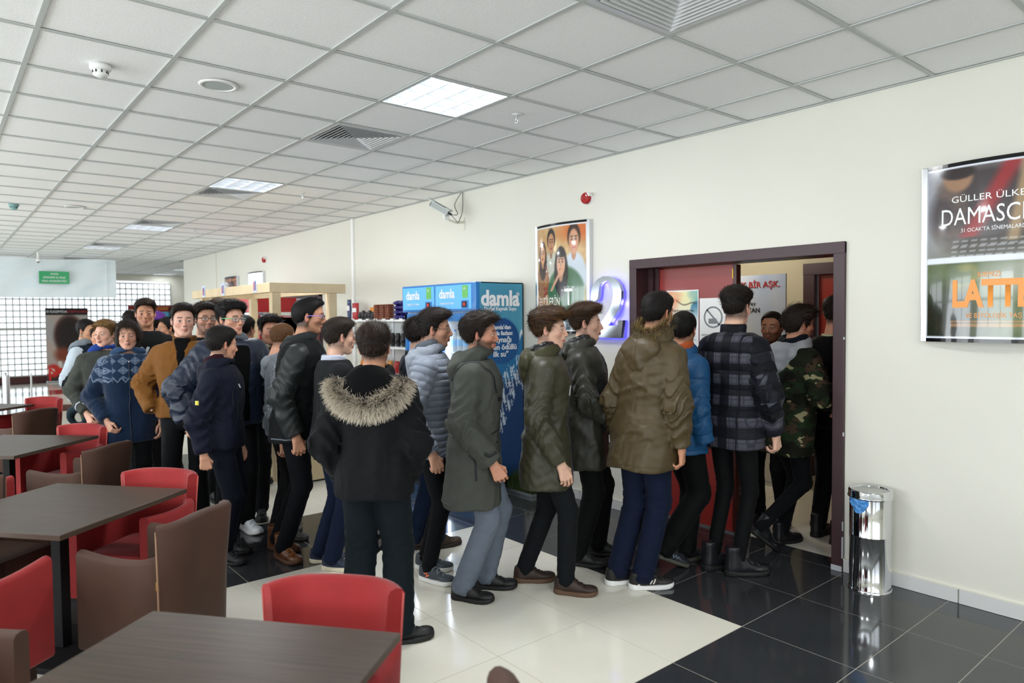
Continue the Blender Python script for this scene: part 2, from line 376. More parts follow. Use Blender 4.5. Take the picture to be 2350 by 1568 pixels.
def sprinkler(i, j, label):
    t = empty('sprinkler', (CX+.6*i, CY-.6*j, CEIL), 0, label, 'sprinkler', 'ceiling sprinklers')
    MB().lathe([(0, -.006), (.03, -.005), (.038, 0)], 24).build('escutcheon', M_white, t, smooth=True)
    m = MB(); m.tube([(0, 0, -.005), (0, 0, -.03)], .008, 8); m.tube([(-.006, 0, -.025), (-.013, 0, -.04), (-.003, 0, -.058)], .0028, 6); m.tube([(.006, 0, -.025), (.013, 0, -.04), (.003, 0, -.058)], .0028, 6); m.build('nozzle', M_alu, t)
    MB().lathe([(0, -.058), (.016, -.058), (.016, -.061), (0, -.061)], 12).build('deflector', M_alu, t)
sprinkler(-.45, 1.55, 'white ceiling sprinkler beside the nearest light'); sprinkler(-6.6, 1.45, 'second ceiling sprinkler down the hall'); sprinkler(-13.2, 1.5, 'far small ceiling sprinkler')
# skirting
bt = struct('baseboard_right', MB().box((XE, WY-.008, 0), (EX0-.07, WY, .085)), M_base)
def skirt(xa, xb):
    x = xb
    while x-.596 > xa: 
        o = MB().box((x-.594, WY-.016, .002), (x-.002, WY-.006, .083)).build('skirting_tile', M_base, bt); x -= .6
    MB().box((xa+.002, WY-.016, .002), (x-.002, WY-.006, .083)).build('skirting_tile', M_base, bt)
    MB().box((xa, WY-.017, .083), (xb, WY, .088)).build('skirting_cap', M_wall, bt)
skirt(-9.75, DX0); skirt(DX1, 1.0)
# ================================================================== MAIN DOOR and the corridor behind it
M_leaf = mat('red_door_laminate', '8e2a25', 0.28, vary=.04, vscale=3, coat=.15)
M_brass = mat('brass', '9a7838', .35, 1.0)
M_chip = mat('chipped_filler', 'b9bcc2', .8)
d1 = empty('door_1', ((DX0+DX1)/2, WY, 0), kind='structure')
def local(o, parent):   # parent given in world coordinates mesh
    o.parent = parent; o.location = -Vector(parent.location); return o
fw = .075
m = MB(); y0, y1 = WY-.022, WY+WT+.01
m.box((DX0, y0, 0), (DX0+fw, y1, DZ), .004); local(m.build('door_jamb', M_trim), d1)
m = MB(); m.box((DX1-fw, y0, 0), (DX1, y1, DZ), .004); local(m.build('door_jamb', M_trim), d1)
m = MB(); m.box((DX0, y0-.001, DZ-fw), (DX1, y1, DZ+.002), .004); local(m.build('door_head', M_trim), d1)
m = MB(); m.box((DX0+fw, WY+.13, 0), (DX0+fw+.05, y1, DZ-fw)); m.box((DX0+fw+.052, WY+.16, 0), (DX0+fw+.09, y1, DZ-fw)); local(m.build('door_stop', M_trim), d1)
LY = 4.705
m = MB(); m.box((DX0+fw+.01, LY-.02, .01), (-2.985, LY+.02, DZ-fw-.005), .003); lf = local(m.build('door_leaf', M_leaf), d1)
m = MB(); m.box((-2.985, LY-.03, .01), (-2.955, LY+.03, DZ-fw-.005), .003); local(m.build('astragal', mat('dark_red_edge', '3d100e', .3)), d1)
m = MB(); m.box((-2.992, LY-.034, 1.95), (-2.98, LY-.02, 2.03), .002); local(m.build('flush_bolt', M_brass), d1)
m = MB(); m.box((DX1-fw-.012, LY+.02, .01), (DX1-fw-.052, LY+.84, DZ-fw-.01)); local(m.build('open_leaf', M_leaf), d1)
m = MB(); m.box((DX0+fw, LY-.045, .0), (-2.96, LY-.03, .012)); local(m.build('threshold_strip', M_alu), d1)
for q in ((DX1-.003, .16, .007, .07), (DX1-.003, .30, .004, .03), (DX1-.003, 1.52, .004, .008), (DX1-.003, .9, .004, .012)):
    m = MB(); m.box((q[0]-q[2]/2, y0-.003, q[1]-q[3]), (q[0]+.004, y0+.01, q[1]+q[3]), .001); local(m.build('paint_chip', M_chip), d1)
m = MB(); m.box((DX1-fw, y0-.003, 0), (DX1-.004, y0+.012, .035), .002); local(m.build('paint_chip', M_chip), d1)
# door 2 (beyond the wooden kiosk)
d2 = empty('door_2', ((EX0+EX1)/2, WY, 0), kind='structure')
for a, b_ in ((EX0, EX0+.09), (EX1-.09, EX1)):
    m = MB(); m.box((a, y0, 0), (b_, WY+WT, 2.1), .004); local(m.build('door_jamb', M_trim), d2)
m = MB(); m.box((EX0, y0, 2.01), (EX1, WY+WT, 2.1), .004); local(m.build('door_head', M_trim), d2)
for a, b_ in ((EX0+.09, -11.06), (-11.04, EX1-.09)):
    m = MB(); m.box((a, WY+.14, 0), (b_, WY+.18, 2.0), .003); local(m.build('door_leaf', M_leaf), d2)
# corridor
M_cor = mat('corridor_paint', 'bdb59e', .8)
m = MB(); m.box((-6.4, 7.0, 0), (-3.52, 7.15, 2.9)); m.box((-2.5, 7.0, 0), (-.4, 7.15, 2.9)); m.box((-3.52, 7.0, 2.12), (-2.5, 7.15, 2.9))
m.box((-6.5, WY+WT, 0), (-6.4, 7.15, 2.9)); m.box((-.4, WY+WT, 0), (-.3, 7.15, 2.9)); struct('wall_corridor', m, M_cor)
struct('ceiling_corridor', MB().box((-6.5, WY+WT, 2.8), (-.3, 7.15, 2.9)), M_cor)
d3 = empty('door_3', (-3.0, 7.0, 0), kind='structure')
for bx in (((-3.62, 6.96, 0), (-3.5, 7.1, 2.2)), ((-2.52, 6.96, 0), (-2.4, 7.1, 2.2)), ((-3.62, 6.955, 2.08), (-2.4, 7.1, 2.2))):
    m = MB(); m.box(*bx, .004); local(m.build('door_jamb', M_trim), d3)
m = MB(); m.box((-3.49, 7.03, 0), (-2.53, 7.07, 2.08), .003); local(m.build('door_leaf', M_leaf), d3)
l = bpy.data.lights.new('corridor_lamp', 'POINT'); l.energy = 32; l.color = (1, .93, .82); l.shadow_soft_size = .15; o = bpy.data.objects.new('corridor_lamp', l); COL.objects.link(o); o.location = (-4.2, 6.0, 2.6)
M_print = mat('printed_paper', 'ffffff', .45, attr=True); M_gprint = mat('glossy_print', 'ffffff', .12, attr=True, coat=.6)
M_txt_w = mat('print_white', 'f2f3f4', .4); M_txt_k = mat('print_black', '1b1b1d', .5); M_txt_r = mat('print_red', 'b3202a', .5); M_txt_g = mat('print_grey', '85888c', .6)
def fbm(x, y, s=1.0, seed=0):
    r = np.random.RandomState(seed); o = 0*x
    for k in range(5):
        a, b2, c, d = r.uniform(-1, 1, 4)*s*(1.8**k)*3; o = o+np.sin(a*x+b2*y+c+2*np.sin(d*y+a*x*.5+k))/(1.5**k)
    return o/2.2
def blob(U, V, cx, cy, rx, ry, soft=.12):
    d = np.sqrt(((U-cx)/rx)**2+((V-cy)/ry)**2); return np.clip((1+soft-d)/(2*soft), 0, 1)[..., None]
def over(C, a, col): return C*(1-a)+np.array(col)*a
# roll-up poster in the corridor: sky print
def sky(U, V):
    n = fbm(U, V*2, 1.6, 3)[..., None]; C = np.ones(U.shape+(3,))*np.array([.66, .74, .88]); C = over(C, np.clip(.45+.5*n, 0, 1)*.7, [.86, .87, .9])
    return over(C, np.clip((.45-V)*3, 0, 1)[..., None]*.8, [.85, .82, .76])
PY = 6.3; p = empty('poster_stand', (-3.75, PY, 0), 0, 'pale blue sky film poster standing inside the doorway', 'poster')
m = MB(); m.box((-.42, .005, .02), (.3, .02, 2.07)); m.build('backing', M_white, p)
color_grid('print', sky, lambda U, V: np.stack([-.42+.72*U, 0*U, .02+2.05*V], -1), 30, 80, M_print, p)
text_obj('slogan', 'GERÇEK BİR AŞK.', .083, M_txt_r, p, (-.09, -.003, 1.97), (math.pi/2, 0, 0), bold=.0012)
text_obj('cast_line', 'AHMET', .04, M_txt_k, p, (-.08, -.003, 1.78), (math.pi/2, 0, 0)); text_obj('cast_line', 'ÖZKAN', .062, M_txt_k, p, (-.08, -.003, 1.72), (math.pi/2, 0, 0), bold=.001)
m = MB(); m.box((-.44, -.05, 0), (.32, .1, .03), .005); m.build('base', M_alu, p)
# two papers on the red leaf
def paint1(U, V):
    C = np.ones(U.shape+(3,))*.95; top = np.clip((V-.55)/.3, 0, 1)[..., None]; n = fbm(U*1.3, V*2, 1.5, 5)
    W = over(np.ones_like(C)*np.array([.95, .92, .70]), np.clip((.5-U)*2+n*.4, 0, 1)[..., None], [.93, .50, .36])
    W = over(W, np.clip((U-.65)*2.5+n*.3, 0, 1)[..., None], [.25, .60, .66]); W = over(W, blob(U, V, .95, .72, .2, .12), [.05, .38, .52])
    C = over(C, top*.95, W)
    ln = np.exp(-((V-(.88-.10*U+.03*np.sin(U*9)))/.008)**2)*(U > .3)*(U < .92); C = over(C, ln[..., None]*.85, [.2, .14, .12])
    e = ((U < .025) | (U > .975) | (V < .015) | (V > .985))[..., None]; return np.where(e, .96, C)
pg = empty('notice_paper', (-3.45, LY-.024, 1.60), 0, 'colourful swirl-topped notice paper taped on the red door leaf', 'notice')
color_grid('sheet', paint1, lambda U, V: np.stack([-.155+.31*U, -.002+0*U, -.30+.58*V], -1), 60, 100, M_print, pg)
MB().box((-.155, -.0015, -.30), (.155, .0, .28)).build('backing', M_white, pg)
text_obj('heading', 'Değerli müşterilerimiz,', .03, M_txt_k, pg, (0, -.004, .115), (math.pi/2, 0, 0), extrude=.0003, sx=.8)
for k, (wl, xo) in enumerate(((.22, 0), (.25, .01), (.18, -.02), (.26, 0), (.24, 0), (.12, -.05), (.24, 0), (.26, 0), (.2, 0), (.25, 0), (.16, 0))):
    MB().box((xo-wl/2, -.0045, .06-.026*k), (xo+wl/2, -.003, .064-.026*k)).build('text_line', M_txt_g, pg)
pg = empty('notice_paper', (-3.16, LY-.024, 1.56), 0, 'white no-recording notice paper right of the colourful one on the red leaf', 'notice')
MB().box((-.125, -.003, -.28), (.125, 0, .25)).build('sheet', M_white, pg)
m = MB(); n = 40; v = []; f = []
for k in range(n):
    a = 2*math.pi*k/n; v += [(.085*math.cos(a), -.0045, .1+.085*math.sin(a)), (.072*math.cos(a), -.0045, .1+.072*math.sin(a))]
f = [(2*k, 2*((k+1) % n), 2*((k+1) % n)+1, 2*k+1) for k in range(n)]; m.add(v, f)
m.add([(-.062, -.0045, .155), (-.052, -.0045, .165), (.062, -.0045, .045), (.052, -.0045, .035)], [(0, 1, 2, 3)]); m.build('ban_ring', M_txt_g, pg)
m = MB(); m.box((-.04, -.006, .05), (.03, -.004, .09), .0005); m.build('camera_symbol', M_txt_g, pg)
text_obj('caption', 'ÇEKİM YAPMAK YASAKTIR', .018, M_txt_k, pg, (0, -.005, -.04), (math.pi/2, 0, 0), extrude=.0003)
# ================================================================== poster frames on the wall (convex, silver side rails)
M_rail = mat('silver_rail', 'd5d8dc', .22, .9); M_glossb = mat('gloss_black', '0d0e10', .1)
M_film = mat('clear_cover', 'ffffff', .03, alpha=.12, spec=.8)
def poster_frame(xa, xb, za, zb, label, paint, texts=None, lit=False, nu=80, nv=110, bulge=.055):
    cx = (xa+xb)/2; W2 = (xb-xa)/2; t = empty('wall_poster', (cx, WY, za), 0, label, 'poster'); Hh = zb-za
    def surf(x, off=0.0):   # depth from the wall at local x
        return -(.035+bulge*(1-(x/W2)**2)+off)
    for s_ in (-1, 1):
        m = MB(); m.box((s_*W2-.016, -.046, -.0), (s_*W2+.016, 0, Hh), .004); m.build('side_rail', M_rail, t)
    n = 24
    for z0, z1, nm in ((Hh-.022, Hh-.001, 'top_cap'), (.001, .022, 'bottom_cap')):
        v = []; f = []
        for k in range(n+1):
            x = -W2+.012+(2*W2-.024)*k/n; y = surf(x, .004); v += [(x, y, z0), (x, y, z1), (x, 0, z1), (x, 0, z0)]
        for k in range(n):
            a = 4*k; f += [(a, a+4, a+5, a+1), (a+1, a+5, a+6, a+2), (a, a+3, a+7, a+4)]
        MB().add(v, f).build(nm, M_glossb, t)
    hw = W2-.014; z0, z1 = .02, Hh-.02
    S = lambda U, V: np.stack([-hw+2*hw*U, -(.035+bulge*(1-((-hw+2*hw*U)/W2)**2)), z0+(z1-z0)*V], -1)
    if lit:
        color_grid('lit_panel', lambda U, V: np.ones(U.shape+(3,))*.96, S, 16, 8, mat('lit_panel_white', 'ffffff', .4, emit='f6fbff', estr=1.1), t)
    else: color_grid('print', paint, S, nu, nv, M_gprint, t)
    for (body, size, x, z, mm, kw) in (texts or []):
        def bend(co, x=x): 
            X = co.x+x; return Vector((X, surf(X, .0015)-co.z*0, co.y+z))
        text_obj('lettering', body, size, mm, t, extrude=0, bend=bend, **kw)
    # thin gloss cover
    return t
def skin_head(C, U, V, x, y, r, hair, skin=(.80, .60, .46), long=False, bk=None, shirt=None):
    if shirt is not None: C = over(C, blob(U, V, x, y-r*3.3, r*2.0, r*2.3, .08), shirt)
    if long: C = over(C, blob(U, V, x, y-r*.9, r*1.35, r*2.3, .08), hair)
    C = over(C, blob(U, V, x, y+r*.35, r*1.08, r*1.25, .06), hair); C = over(C, blob(U, V, x, y-r*1.1, r*.4, r*.7), tuple(np.array(skin)*.85))
    C = over(C, blob(U, V, x, y-r*.1, r*.82, r*1.15, .08), skin)
    for sx in (-.32, .32):
        C = over(C, blob(U, V, x+sx*r, y+r*.12, r*.17, r*.09, .3), [.12, .09, .08]); C = over(C, blob(U, V, x+sx*r, y+r*.38, r*.26, r*.07, .3), [.2, .13, .1])
    C = over(C, blob(U, V, x, y-r*.2, r*.12, r*.25, .5), tuple(np.array(skin)*.8)); C = over(C, blob(U, V, x, y-r*.62, r*.33, r*.11, .3), [.65, .25, .22])
    return C
def film1(U, V):
    n = fbm(U*2, V*3, 1.5, 9)[..., None]; C = np.ones(U.shape+(3,))*np.array([.74, .58, .38]); C = over(C, np.clip(.4+n*.6, 0, 1)*.6, [.88, .78, .60])  # print tones paled: the cover's washed reflection is put into the colour
    C = over(C, blob(U, V, .85, .93, .3, .09, .5), [.78, .42, .2]); C = over(C, blob(U, V, .42, .8, .05, .06, .5), [1, .93, .75])
    C = skin_head(C, U, V, .36, .84, .085, [.12, .1, .1], (.72, .52, .38), shirt=[.78, .78, .72])
    sp = (np.sin(U*180+3*np.sin(V*90))*np.sin(V*170) > .45)[..., None]*blob(U, V, .36, .62, .16, .17, .05); C = over(C, sp*.6, [.35, .38, .36])
    C = skin_head(C, U, V, .79, .84, .1, [.22, .14, .1], (.78, .56, .42), shirt=[.76, .80, .84])
    C = skin_head(C, U, V, .15, .74, .078, [.2, .12, .09], (.83, .62, .46), long=True, shirt=[.62, .45, .28])
    m2 = blob(U, V, .17, .42, .2, .22, .1)*(np.clip(fbm(U*5, V*6, 2, 4), 0, 1))[..., None]; C = over(C, m2, [.55, .16, .12])
    C = over(C, blob(U, V, .62, .36, .34, .25, .06), [.26, .42, .30]); C = skin_head(C, U, V, .56, .64, .098, [.13, .1, .11], (.82, .62, .5), long=True)
    C = over(C, blob(U, V, .56, .72, .085, .03, .1), [.14, .1, .11])
    hand = np.clip(1.3-np.abs((V-.44)-(U-.42)*.9)/.03, 0, 1)*((U > .34) & (U < .58) & (V > .38) & (V < .58)); C = over(C, hand[..., None], [.82, .62, .5])
    C = over(C, blob(U, V, .57, .575, .014, .045, .2), [.84, .64, .52])
    C = over(C, blob(U, V, .5, .02, .7, .13, .4), [.25, .3, .34]); C = over(C, (V < .17)[..., None]*.75, [.33, .40, .44])
    ln = ((np.sin(V*260) > .1) & (V < .15) & (V > .03) & (np.abs(U-.5) < .42) & (np.sin(U*140+np.floor(V*41)*3) > -.55))[..., None]; C = over(C, ln*.7, [.82, .86, .9])
    return over(C, ((V < .01) | (V > .985) | (U < .012) | (U > .985))[..., None]*1.0, [.9, .92, .94])
M_cream = mat('print_cream', 'efe9df', .3)
poster_frame(-4.985, -4.30, 1.52, 2.535, 'film poster of four people in a convex silver frame above the parka boys', film1,
    [('ELTİLERİN', .105, -.13, .29, M_cream, dict(sx=.62, bold=.0012)), ('T', .21, .13, .325, M_txt_w, dict(sx=.75, bold=.004)), ('16 OCAK', .032, .135, .42, M_txt_w, dict()), ('SİNEMALARDA', .026, .13, .395, M_txt_w, dict()), ('6', .05, .16, .095, M_txt_k, dict())])
def film2(U, V):
    C = np.ones(U.shape+(3,))*np.array([.52, .50, .50]); n = fbm(U*2, V*3, 1.6, 21)[..., None]
    # upper poster
    C = over(C, blob(U, V, .05, .85, .2, .3, .4), [.62, .63, .66]); C = over(C, blob(U, V, .45, .72, .42, .26, .12), [.27, .24, .25]); C = over(C, blob(U, V, .17, .73, .13, .2, .3)*np.clip(.5+n, 0, 1), [.42, .36, .33])
    C = over(C, blob(U, V, .24, .93, .11, .08, .15), [.62, .48, .38]); C = over(C, blob(U, V, .24, .96, .13, .04, .15), [.2, .17, .17])
    red = np.clip(1.4-np.abs(U-(.62-(.98-V)*.75))/.07, 0, 1)*(V > .58); C = over(C, red[..., None]*.9, [.62, .18, .2])
    gold = np.clip(1.4-np.abs(U-(.72-(.98-V)*.22))/.045, 0, 1)*(V > .55); C = over(C, gold[..., None]*.8, [.72, .6, .44])
    C = over(C, np.clip((.62-V)*6, 0, 1)[..., None]*.5, [.47, .50, .44])
    ln = ((np.sin(V*190) > .0) & (V < .57) & (V > .47) & (U > .2) & (U < .85) & (np.sin(U*95+np.floor(V*30)*5) > -.6))[..., None]; C = over(C, ln*.45, [.9, .92, .94])
    # lower poster
    L = np.ones_like(C)*np.array([.36, .42, .27]); L = over(L, np.clip(.5+n*.8, 0, 1)*.6, [.24, .30, .12]); L = over(L, blob(U, V, .75, .36, .35, .12, .5), [.62, .64, .58]); L = over(L, blob(U, V, .1, .1, .3, .18, .5), [.14, .16, .12])
    L = over(L, blob(U, V, .3, .35, .09, .06, .6)*np.clip(n+.3, 0, 1), [.85, .76, .4])
    ln2 = ((np.sin(V*260) > .1) & (V < .115) & (V > .075) & (U > .2) & (U < .75))[..., None]; L = over(L, ln2*.6, [.85, .55, .25])
    C = np.where((V < .44)[..., None], L, C); return over(C, ((np.abs(V-.455) < .016) | (V > .985) | (V < .01) | (U < .01))[..., None]*1.0, [.90, .92, .96])
M_or = mat('print_orange', 'f09a45', .35)
poster_frame(-1.59, -.87, 1.51, 2.52, 'convex silver frame with two film posters on the right wall', film2,
    [('GÜLLER ÜLKESİ', .05, -.01, .80, M_txt_w, dict(sx=1.15)), ('DAMASCENA', .135, .02, .70, M_txt_w, dict(sx=.72)), ('31 OCAK\'TA SİNEMALARDA', .03, -.0, .625, M_txt_w, dict(sx=.85)),
     ('KIRMIZI', .04, -.02, .375, M_or, dict(sx=.8)), ('LATTE', .2, -.015, .265, M_or, dict(sx=.66, bold=.009)), ('VE BİYOLOJİK TAŞ', .036, .0, .15, M_or, dict(sx=.85))], nu=90, nv=120)
def film3(U, V):
    C = np.ones(U.shape+(3,))*np.array([.34, .22, .24]); n = fbm(U*2, V*2, 2, 2)[..., None]; C = over(C, np.clip(n, 0, 1)*.6, [.5, .34, .34]); C = skin_head(C, U, V, .3, .6, .14, [.2, .1, .08], (.6, .4, .3))
    dots = (((np.abs(U-.93) < .03) & (np.sin(V*120) > 0)) | ((np.abs(V-.94) < .02) & (np.sin(U*70) > 0)))[..., None]; return over(C, dots*1., [.95, .6, .35])
poster_frame(-14.25, -13.5, 1.5, 2.5, 'far film poster frame, dark print, leftmost on the wall', film3, nu=40, nv=50)
poster_frame(-12.9, -12.16, 1.5, 2.52, 'far lightbox frame with an empty glowing white panel', None, lit=True)
# ================================================================== the illuminated numeral
t = empty('wall_numeral', (-4.06, WY, 1.49), 0, 'mirror-faced figure 2 glowing blue on the wall beside the door', 'sign')
M_mirror = mat('mirror_steel', '9da2a9', .10, 1.0); M_blue = mat('blue_led_glow', '5a52ff', .4, emit='3a34ff', estr=2.6)
def numeral_outline(off=0.0):
    outer = [(-.185, .315), (-.188, .36), (-.178, .41), (-.15, .465), (-.10, .508), (-.04, .528), (.03, .525), (.095, .50), (.145, .455), (.17, .395), (.168, .33), (.145, .26), (.105, .195), (.06, .145), (.02, .105), (.115, .105), (.125, .118), (.13, .15), (.185, .15), (.165, .0), (-.175, .0), (-.172, .04), (-.10, .10), (-.03, .165), (.03, .235), (.065, .30), (.078, .365), (.07, .425), (.045, .468), (.0, .488), (-.045, .478), (-.075, .455), (-.085, .425), (-.09, .39), (-.1, .34), (-.13, .315)]
    return outer
def numeral(name, m, ya, yb, grow, cap_mat=None):
    O = numeral_outline(); bm = bmesh.new(); n = len(O); pts = []
    for i, p in enumerate(O):
        a, b2 = Vector(O[i-1]), Vector(O[(i+1) % n]); d = (b2-a).normalized(); nrm = Vector((-d.y, d.x)); pts.append(Vector(p)+nrm*grow)
    va = [bm.verts.new((p.x, ya, p.y)) for p in pts]; vb = [bm.verts.new((p.x, yb, p.y)) for p in pts]
    bm.faces.new(va); bm.faces.new(vb[::-1])
    for i in range(n): bm.faces.new((va[i], vb[i], vb[(i+1) % n], va[(i+1) % n]))
    bm.normal_update(); bmesh.ops.triangulate(bm, faces=[f for f in bm.faces if len(f.verts) > 4]); bmesh.ops.recalc_face_normals(bm, faces=bm.faces)
    me = bpy.data.meshes.new(name); bm.to_mesh(me); bm.free(); return link(name, me, m, t)
numeral('face', M_mirror, -.075, -.07, 0); numeral('return_edge', mat('return_steel', 'aeb4c8', .2, 1.0), -.07, -.035, -.002); numeral('led_halo', M_blue, -.034, -.012, -.006)
for px_, pz in ((.1, .42), (.02, .14), (.0, .03), (-.1, .47), (.1, .07), (.13, .3)):
    l = bpy.data.lights.new('led_glow', 'POINT'); l.energy = .3; l.color = (.16, .14, 1); l.shadow_soft_size = .03; o = bpy.data.objects.new('led_glow', l); COL.objects.link(o); o.parent = t; o.location = (px_+.035, -.02, pz-.01)
# ================================================================== sirens, camera, trunking
ORD = ['first', 'second', 'third', 'fourth', 'fifth', 'sixth', 'seventh', 'eighth', 'ninth', 'tenth', 'eleventh', 'twelfth']
def siren(x, z, label):
    t = empty('alarm_siren', (x, WY, z), 0, label, 'siren', 'red fire alarm sirens'); r = mat('alarm_red', 'a81d1d', .35)
    def lt(p, m, nm):
        o = MB().lathe(p, 30).build(nm, m, t, smooth=True, rot=(math.pi/2, 0, 0)); return o
    lt([(.052, 0), (.052, .022), (.0, .022)], M_white, 'base'); lt([(.05, .022), (.05, .05), (.044, .06), (.036, .062), (.034, .056), (.022, .054), (.02, .062), (.012, .064), (.01, .06), (0, .06)], r, 'sounder')
    MB().box((.012, -.058, .012), (.052, -.02, .04), .002).build('label_patch', M_white, t)
siren(-4.33, 2.72, 'red fire alarm siren above the film poster, nearer one'); siren(-12.1, 2.71, 'small red fire alarm siren far along the wall')
t = empty('security_camera', (-6.22, WY, 2.72), 0, 'silver box security camera on a wall arm below the ceiling', 'security camera')
m = MB(); m.box((-.02, -.006, -.09), (.02, 0, .05), .004); m.tube([(0, -.003, -.0), (-.005, -.1, -.015), (-.01, -.16, .0), (-.01, -.22, .02)], [.016, .013, .012, .014], 10); m.build('bracket', mat('bracket_cream', 'd9d6c6', .5), t)
m = MB(); m.box((-.022, -.26, .01), (.004, -.19, .07), .004); m.build('knuckle', M_white, t)
ce_ = Matrix.Translation((-.03, -.27, .12)) @ Matrix.Rotation(math.radians(38), 4, 'Z') @ Matrix.Rotation(math.radians(30), 4, 'Y')
def campart(nm, a, b_, m, bev=.004):
    o = MB().box(a, b_, bev).build(nm, m, t); o.matrix_local = ce_; return o
M_cams = mat('camera_silver', 'a9adab', .35, .6)
campart('body', (-.13, -.04, -.04), (.09, .04, .035), M_cams, .01); campart('sunshield', (-.17, -.048, .022), (.105, .048, .045), M_cams, .006); campart('lens_glass', (-.136, -.03, -.03), (-.128, .03, .02), M_black, .002); campart('connector', (.09, -.012, -.012), (.125, .012, .012), M_black, .003); campart('lettering', (-.09, -.0492, .03), (.05, -.0485, .036), M_black, .0)
P0 = ce_ @ Vector((.12, 0, 0))
for pts in ([P0, P0+Vector((.05, .05, .0)), Vector((.0, -.12, .18)), Vector((-.02, -.012, .33))], [P0, P0+Vector((.03, .06, -.08)), Vector((.05, -.1, -.0)), Vector((.06, -.06, .12)), Vector((.0, -.012, .33))]):
    m = MB(); q = []
    for i in range(len(pts)-1):
        for k in range(6):
            u_ = k/6; p0, p1, p2, p3 = pts[max(i-1, 0)], pts[i], pts[i+1], pts[min(i+2, len(pts)-1)]
            q.append(.5*((2*p1)+(p2-p0)*u_+(2*p0-5*p1+4*p2-p3)*u_*u_+(-p0+3*p1-3*p2+p3)*u_**3))
    q.append(pts[-1]); m.tube(q, .0035, 6); m.build('cable', M_black, t, smooth=True)
struct('trim_2', MB().box((-8.85, WY-.025, .09), (-8.79, WY, CEIL), .003), M_white)
struct('trim_3', MB().box((-14.87, WY-.004, .09), (-14.85, WY, CEIL)), mat('joint_strip', 'c9bfa6', .8))
# ================================================================== blue water fridge
M_fb = mat('fridge_blue', '1f79c4', .3, coat=.3); M_fl = mat('fridge_lightbox', '5aa6df', .3, emit='5fb0ea', estr=.35); M_fw = mat('fridge_white', 'eef2f4', .4)
FXa, FXb, FYa, FYb, FZ = -6.53, -5.21, 3.94, 4.49, 2.01
t = empty('drinks_fridge', ((FXa+FXb)/2, (FYa+FYb)/2, 0), 0, 'tall blue two door water fridge with big side print', 'fridge')
def fb(nm, a, b_, m, bev=0.0, par=None, txt=None):
    mb = MB(); mb.box(a, b_, bev); o = mb.build(nm, m); o.parent = par or t; o.location = -Vector(t.location) if par is None else (0, 0, 0); return o
m = MB(); m.box((FXa, FYa+.04, .1), (FXa+.04, FYb, FZ)); m.box((FXb-.04, FYa+.04, .1), (FXb, FYb, FZ)); m.box((FXa, FYb-.04, .1), (FXb, FYb, FZ)); m.box((FXa, FYa+.04, FZ-.05), (FXb, FYb, FZ)); m.box((FXa, FYa+.04, .1), (FXb, FYb, .3)); m.box((FXa+.63, FYa+.05, .3), (FXa+.69, FYb, 1.72))
o = m.build('cabinet', M_fw); o.parent = t; o.location = -Vector(t.location)
fb('plinth', (FXa+.03, FYa+.06, 0), (FXb-.03, FYb-.03, .1), M_black)
fb('header_box', (FXa, FYa-.03, 1.735), (FXb, FYa+.04, FZ), M_fb, .006); fb('corner_post', (FXb-.075, FYa-.028, .12), (FXb-.001, FYa+.04, 1.73), M_fb, .004); fb('kick_panel', (FXa, FYa, .1), (FXb, FYa+.04, .28), M_fb, .004)
def side_print(U, V):
    C = np.ones(U.shape+(3,))*np.array([.27, .58, .70]); n = fbm(U*1.5, V*2.5, 1.4, 11)[..., None]; C = over(C, np.clip((.92-V)*4, 0, 1)[..., None]*np.clip(.5+n, 0, 1)*.5, [.52, .74, .82])
    ridge = .60+.13*U**1.4+.03*np.sin(U*14)+.015*np.sin(U*41); C = over(C, (V < ridge)[..., None]*1., [.10, .42, .62])
    r2 = .36+.24*U+.02*np.sin(U*23); mt = (V < r2+.05) & (V > r2-.17+.06*np.sin(U*9)) & (U > .35); sn = (fbm(U*8, V*6+U*5, 3, 17) > .1) & mt; C = over(C, (V < r2-.02)[..., None]*.85, [.05, .20, .40]); C = over(C, sn[..., None]*.9, [.86, .90, .92])
    C = over(C, ((V < ridge) & (V > ridge-.03) & (U > .82))[..., None]*.9, [.93, .96, .98])
    C = over(C, blob(U, V, .50, .705, .42, .118, .02), [.02, .28, .52]); return over(C, blob(U, V, .46, .66, .36, .07, .9)*.35, [.04, .48, .66])
X = FXb+.002
o = color_grid('side_print', side_print, lambda U, V: np.stack([X+0*U, FYa+.01+(FYb-FYa-.02)*U, .12+(FZ-.13)*V], -1), 60, 150, M_print); o.parent = t; o.location = -Vector(t.location)
def ftext(body, size, y, z, m=M_txt_w, sx=1.0, bold=0, x=None, front=False, ex=.0015):
    o = text_obj('lettering', body, size, m, None, (0, 0, 0), (math.pi/2, 0, 0 if front else math.pi/2), extrude=ex, sx=sx, bold=bold)
    o.parent = t; o.location = Vector((x if x else X+.003, y, z))-Vector(t.location); return o
ftext('damla', .205, 4.20, 1.85, bold=.0065, sx=.98); ftext('®', .05, 4.42, 1.895); ftext('Doğal Kaynak Suyu', .05, 4.20, 1.755, bold=.0006)
for k, (s, sz) in enumerate((("“damla'dan", .058), ('damla fazlası:', .058), ('“kaynağı', .076), ('neden ödüllü', .076), ('ilk su”', .076))):
    ftext(s, sz, 4.20, (1.577, 1.52, 1.457, 1.385, 1.318)[k], bold=.001)
M_grn = mat('energy_green', '6cbf5e', .4)
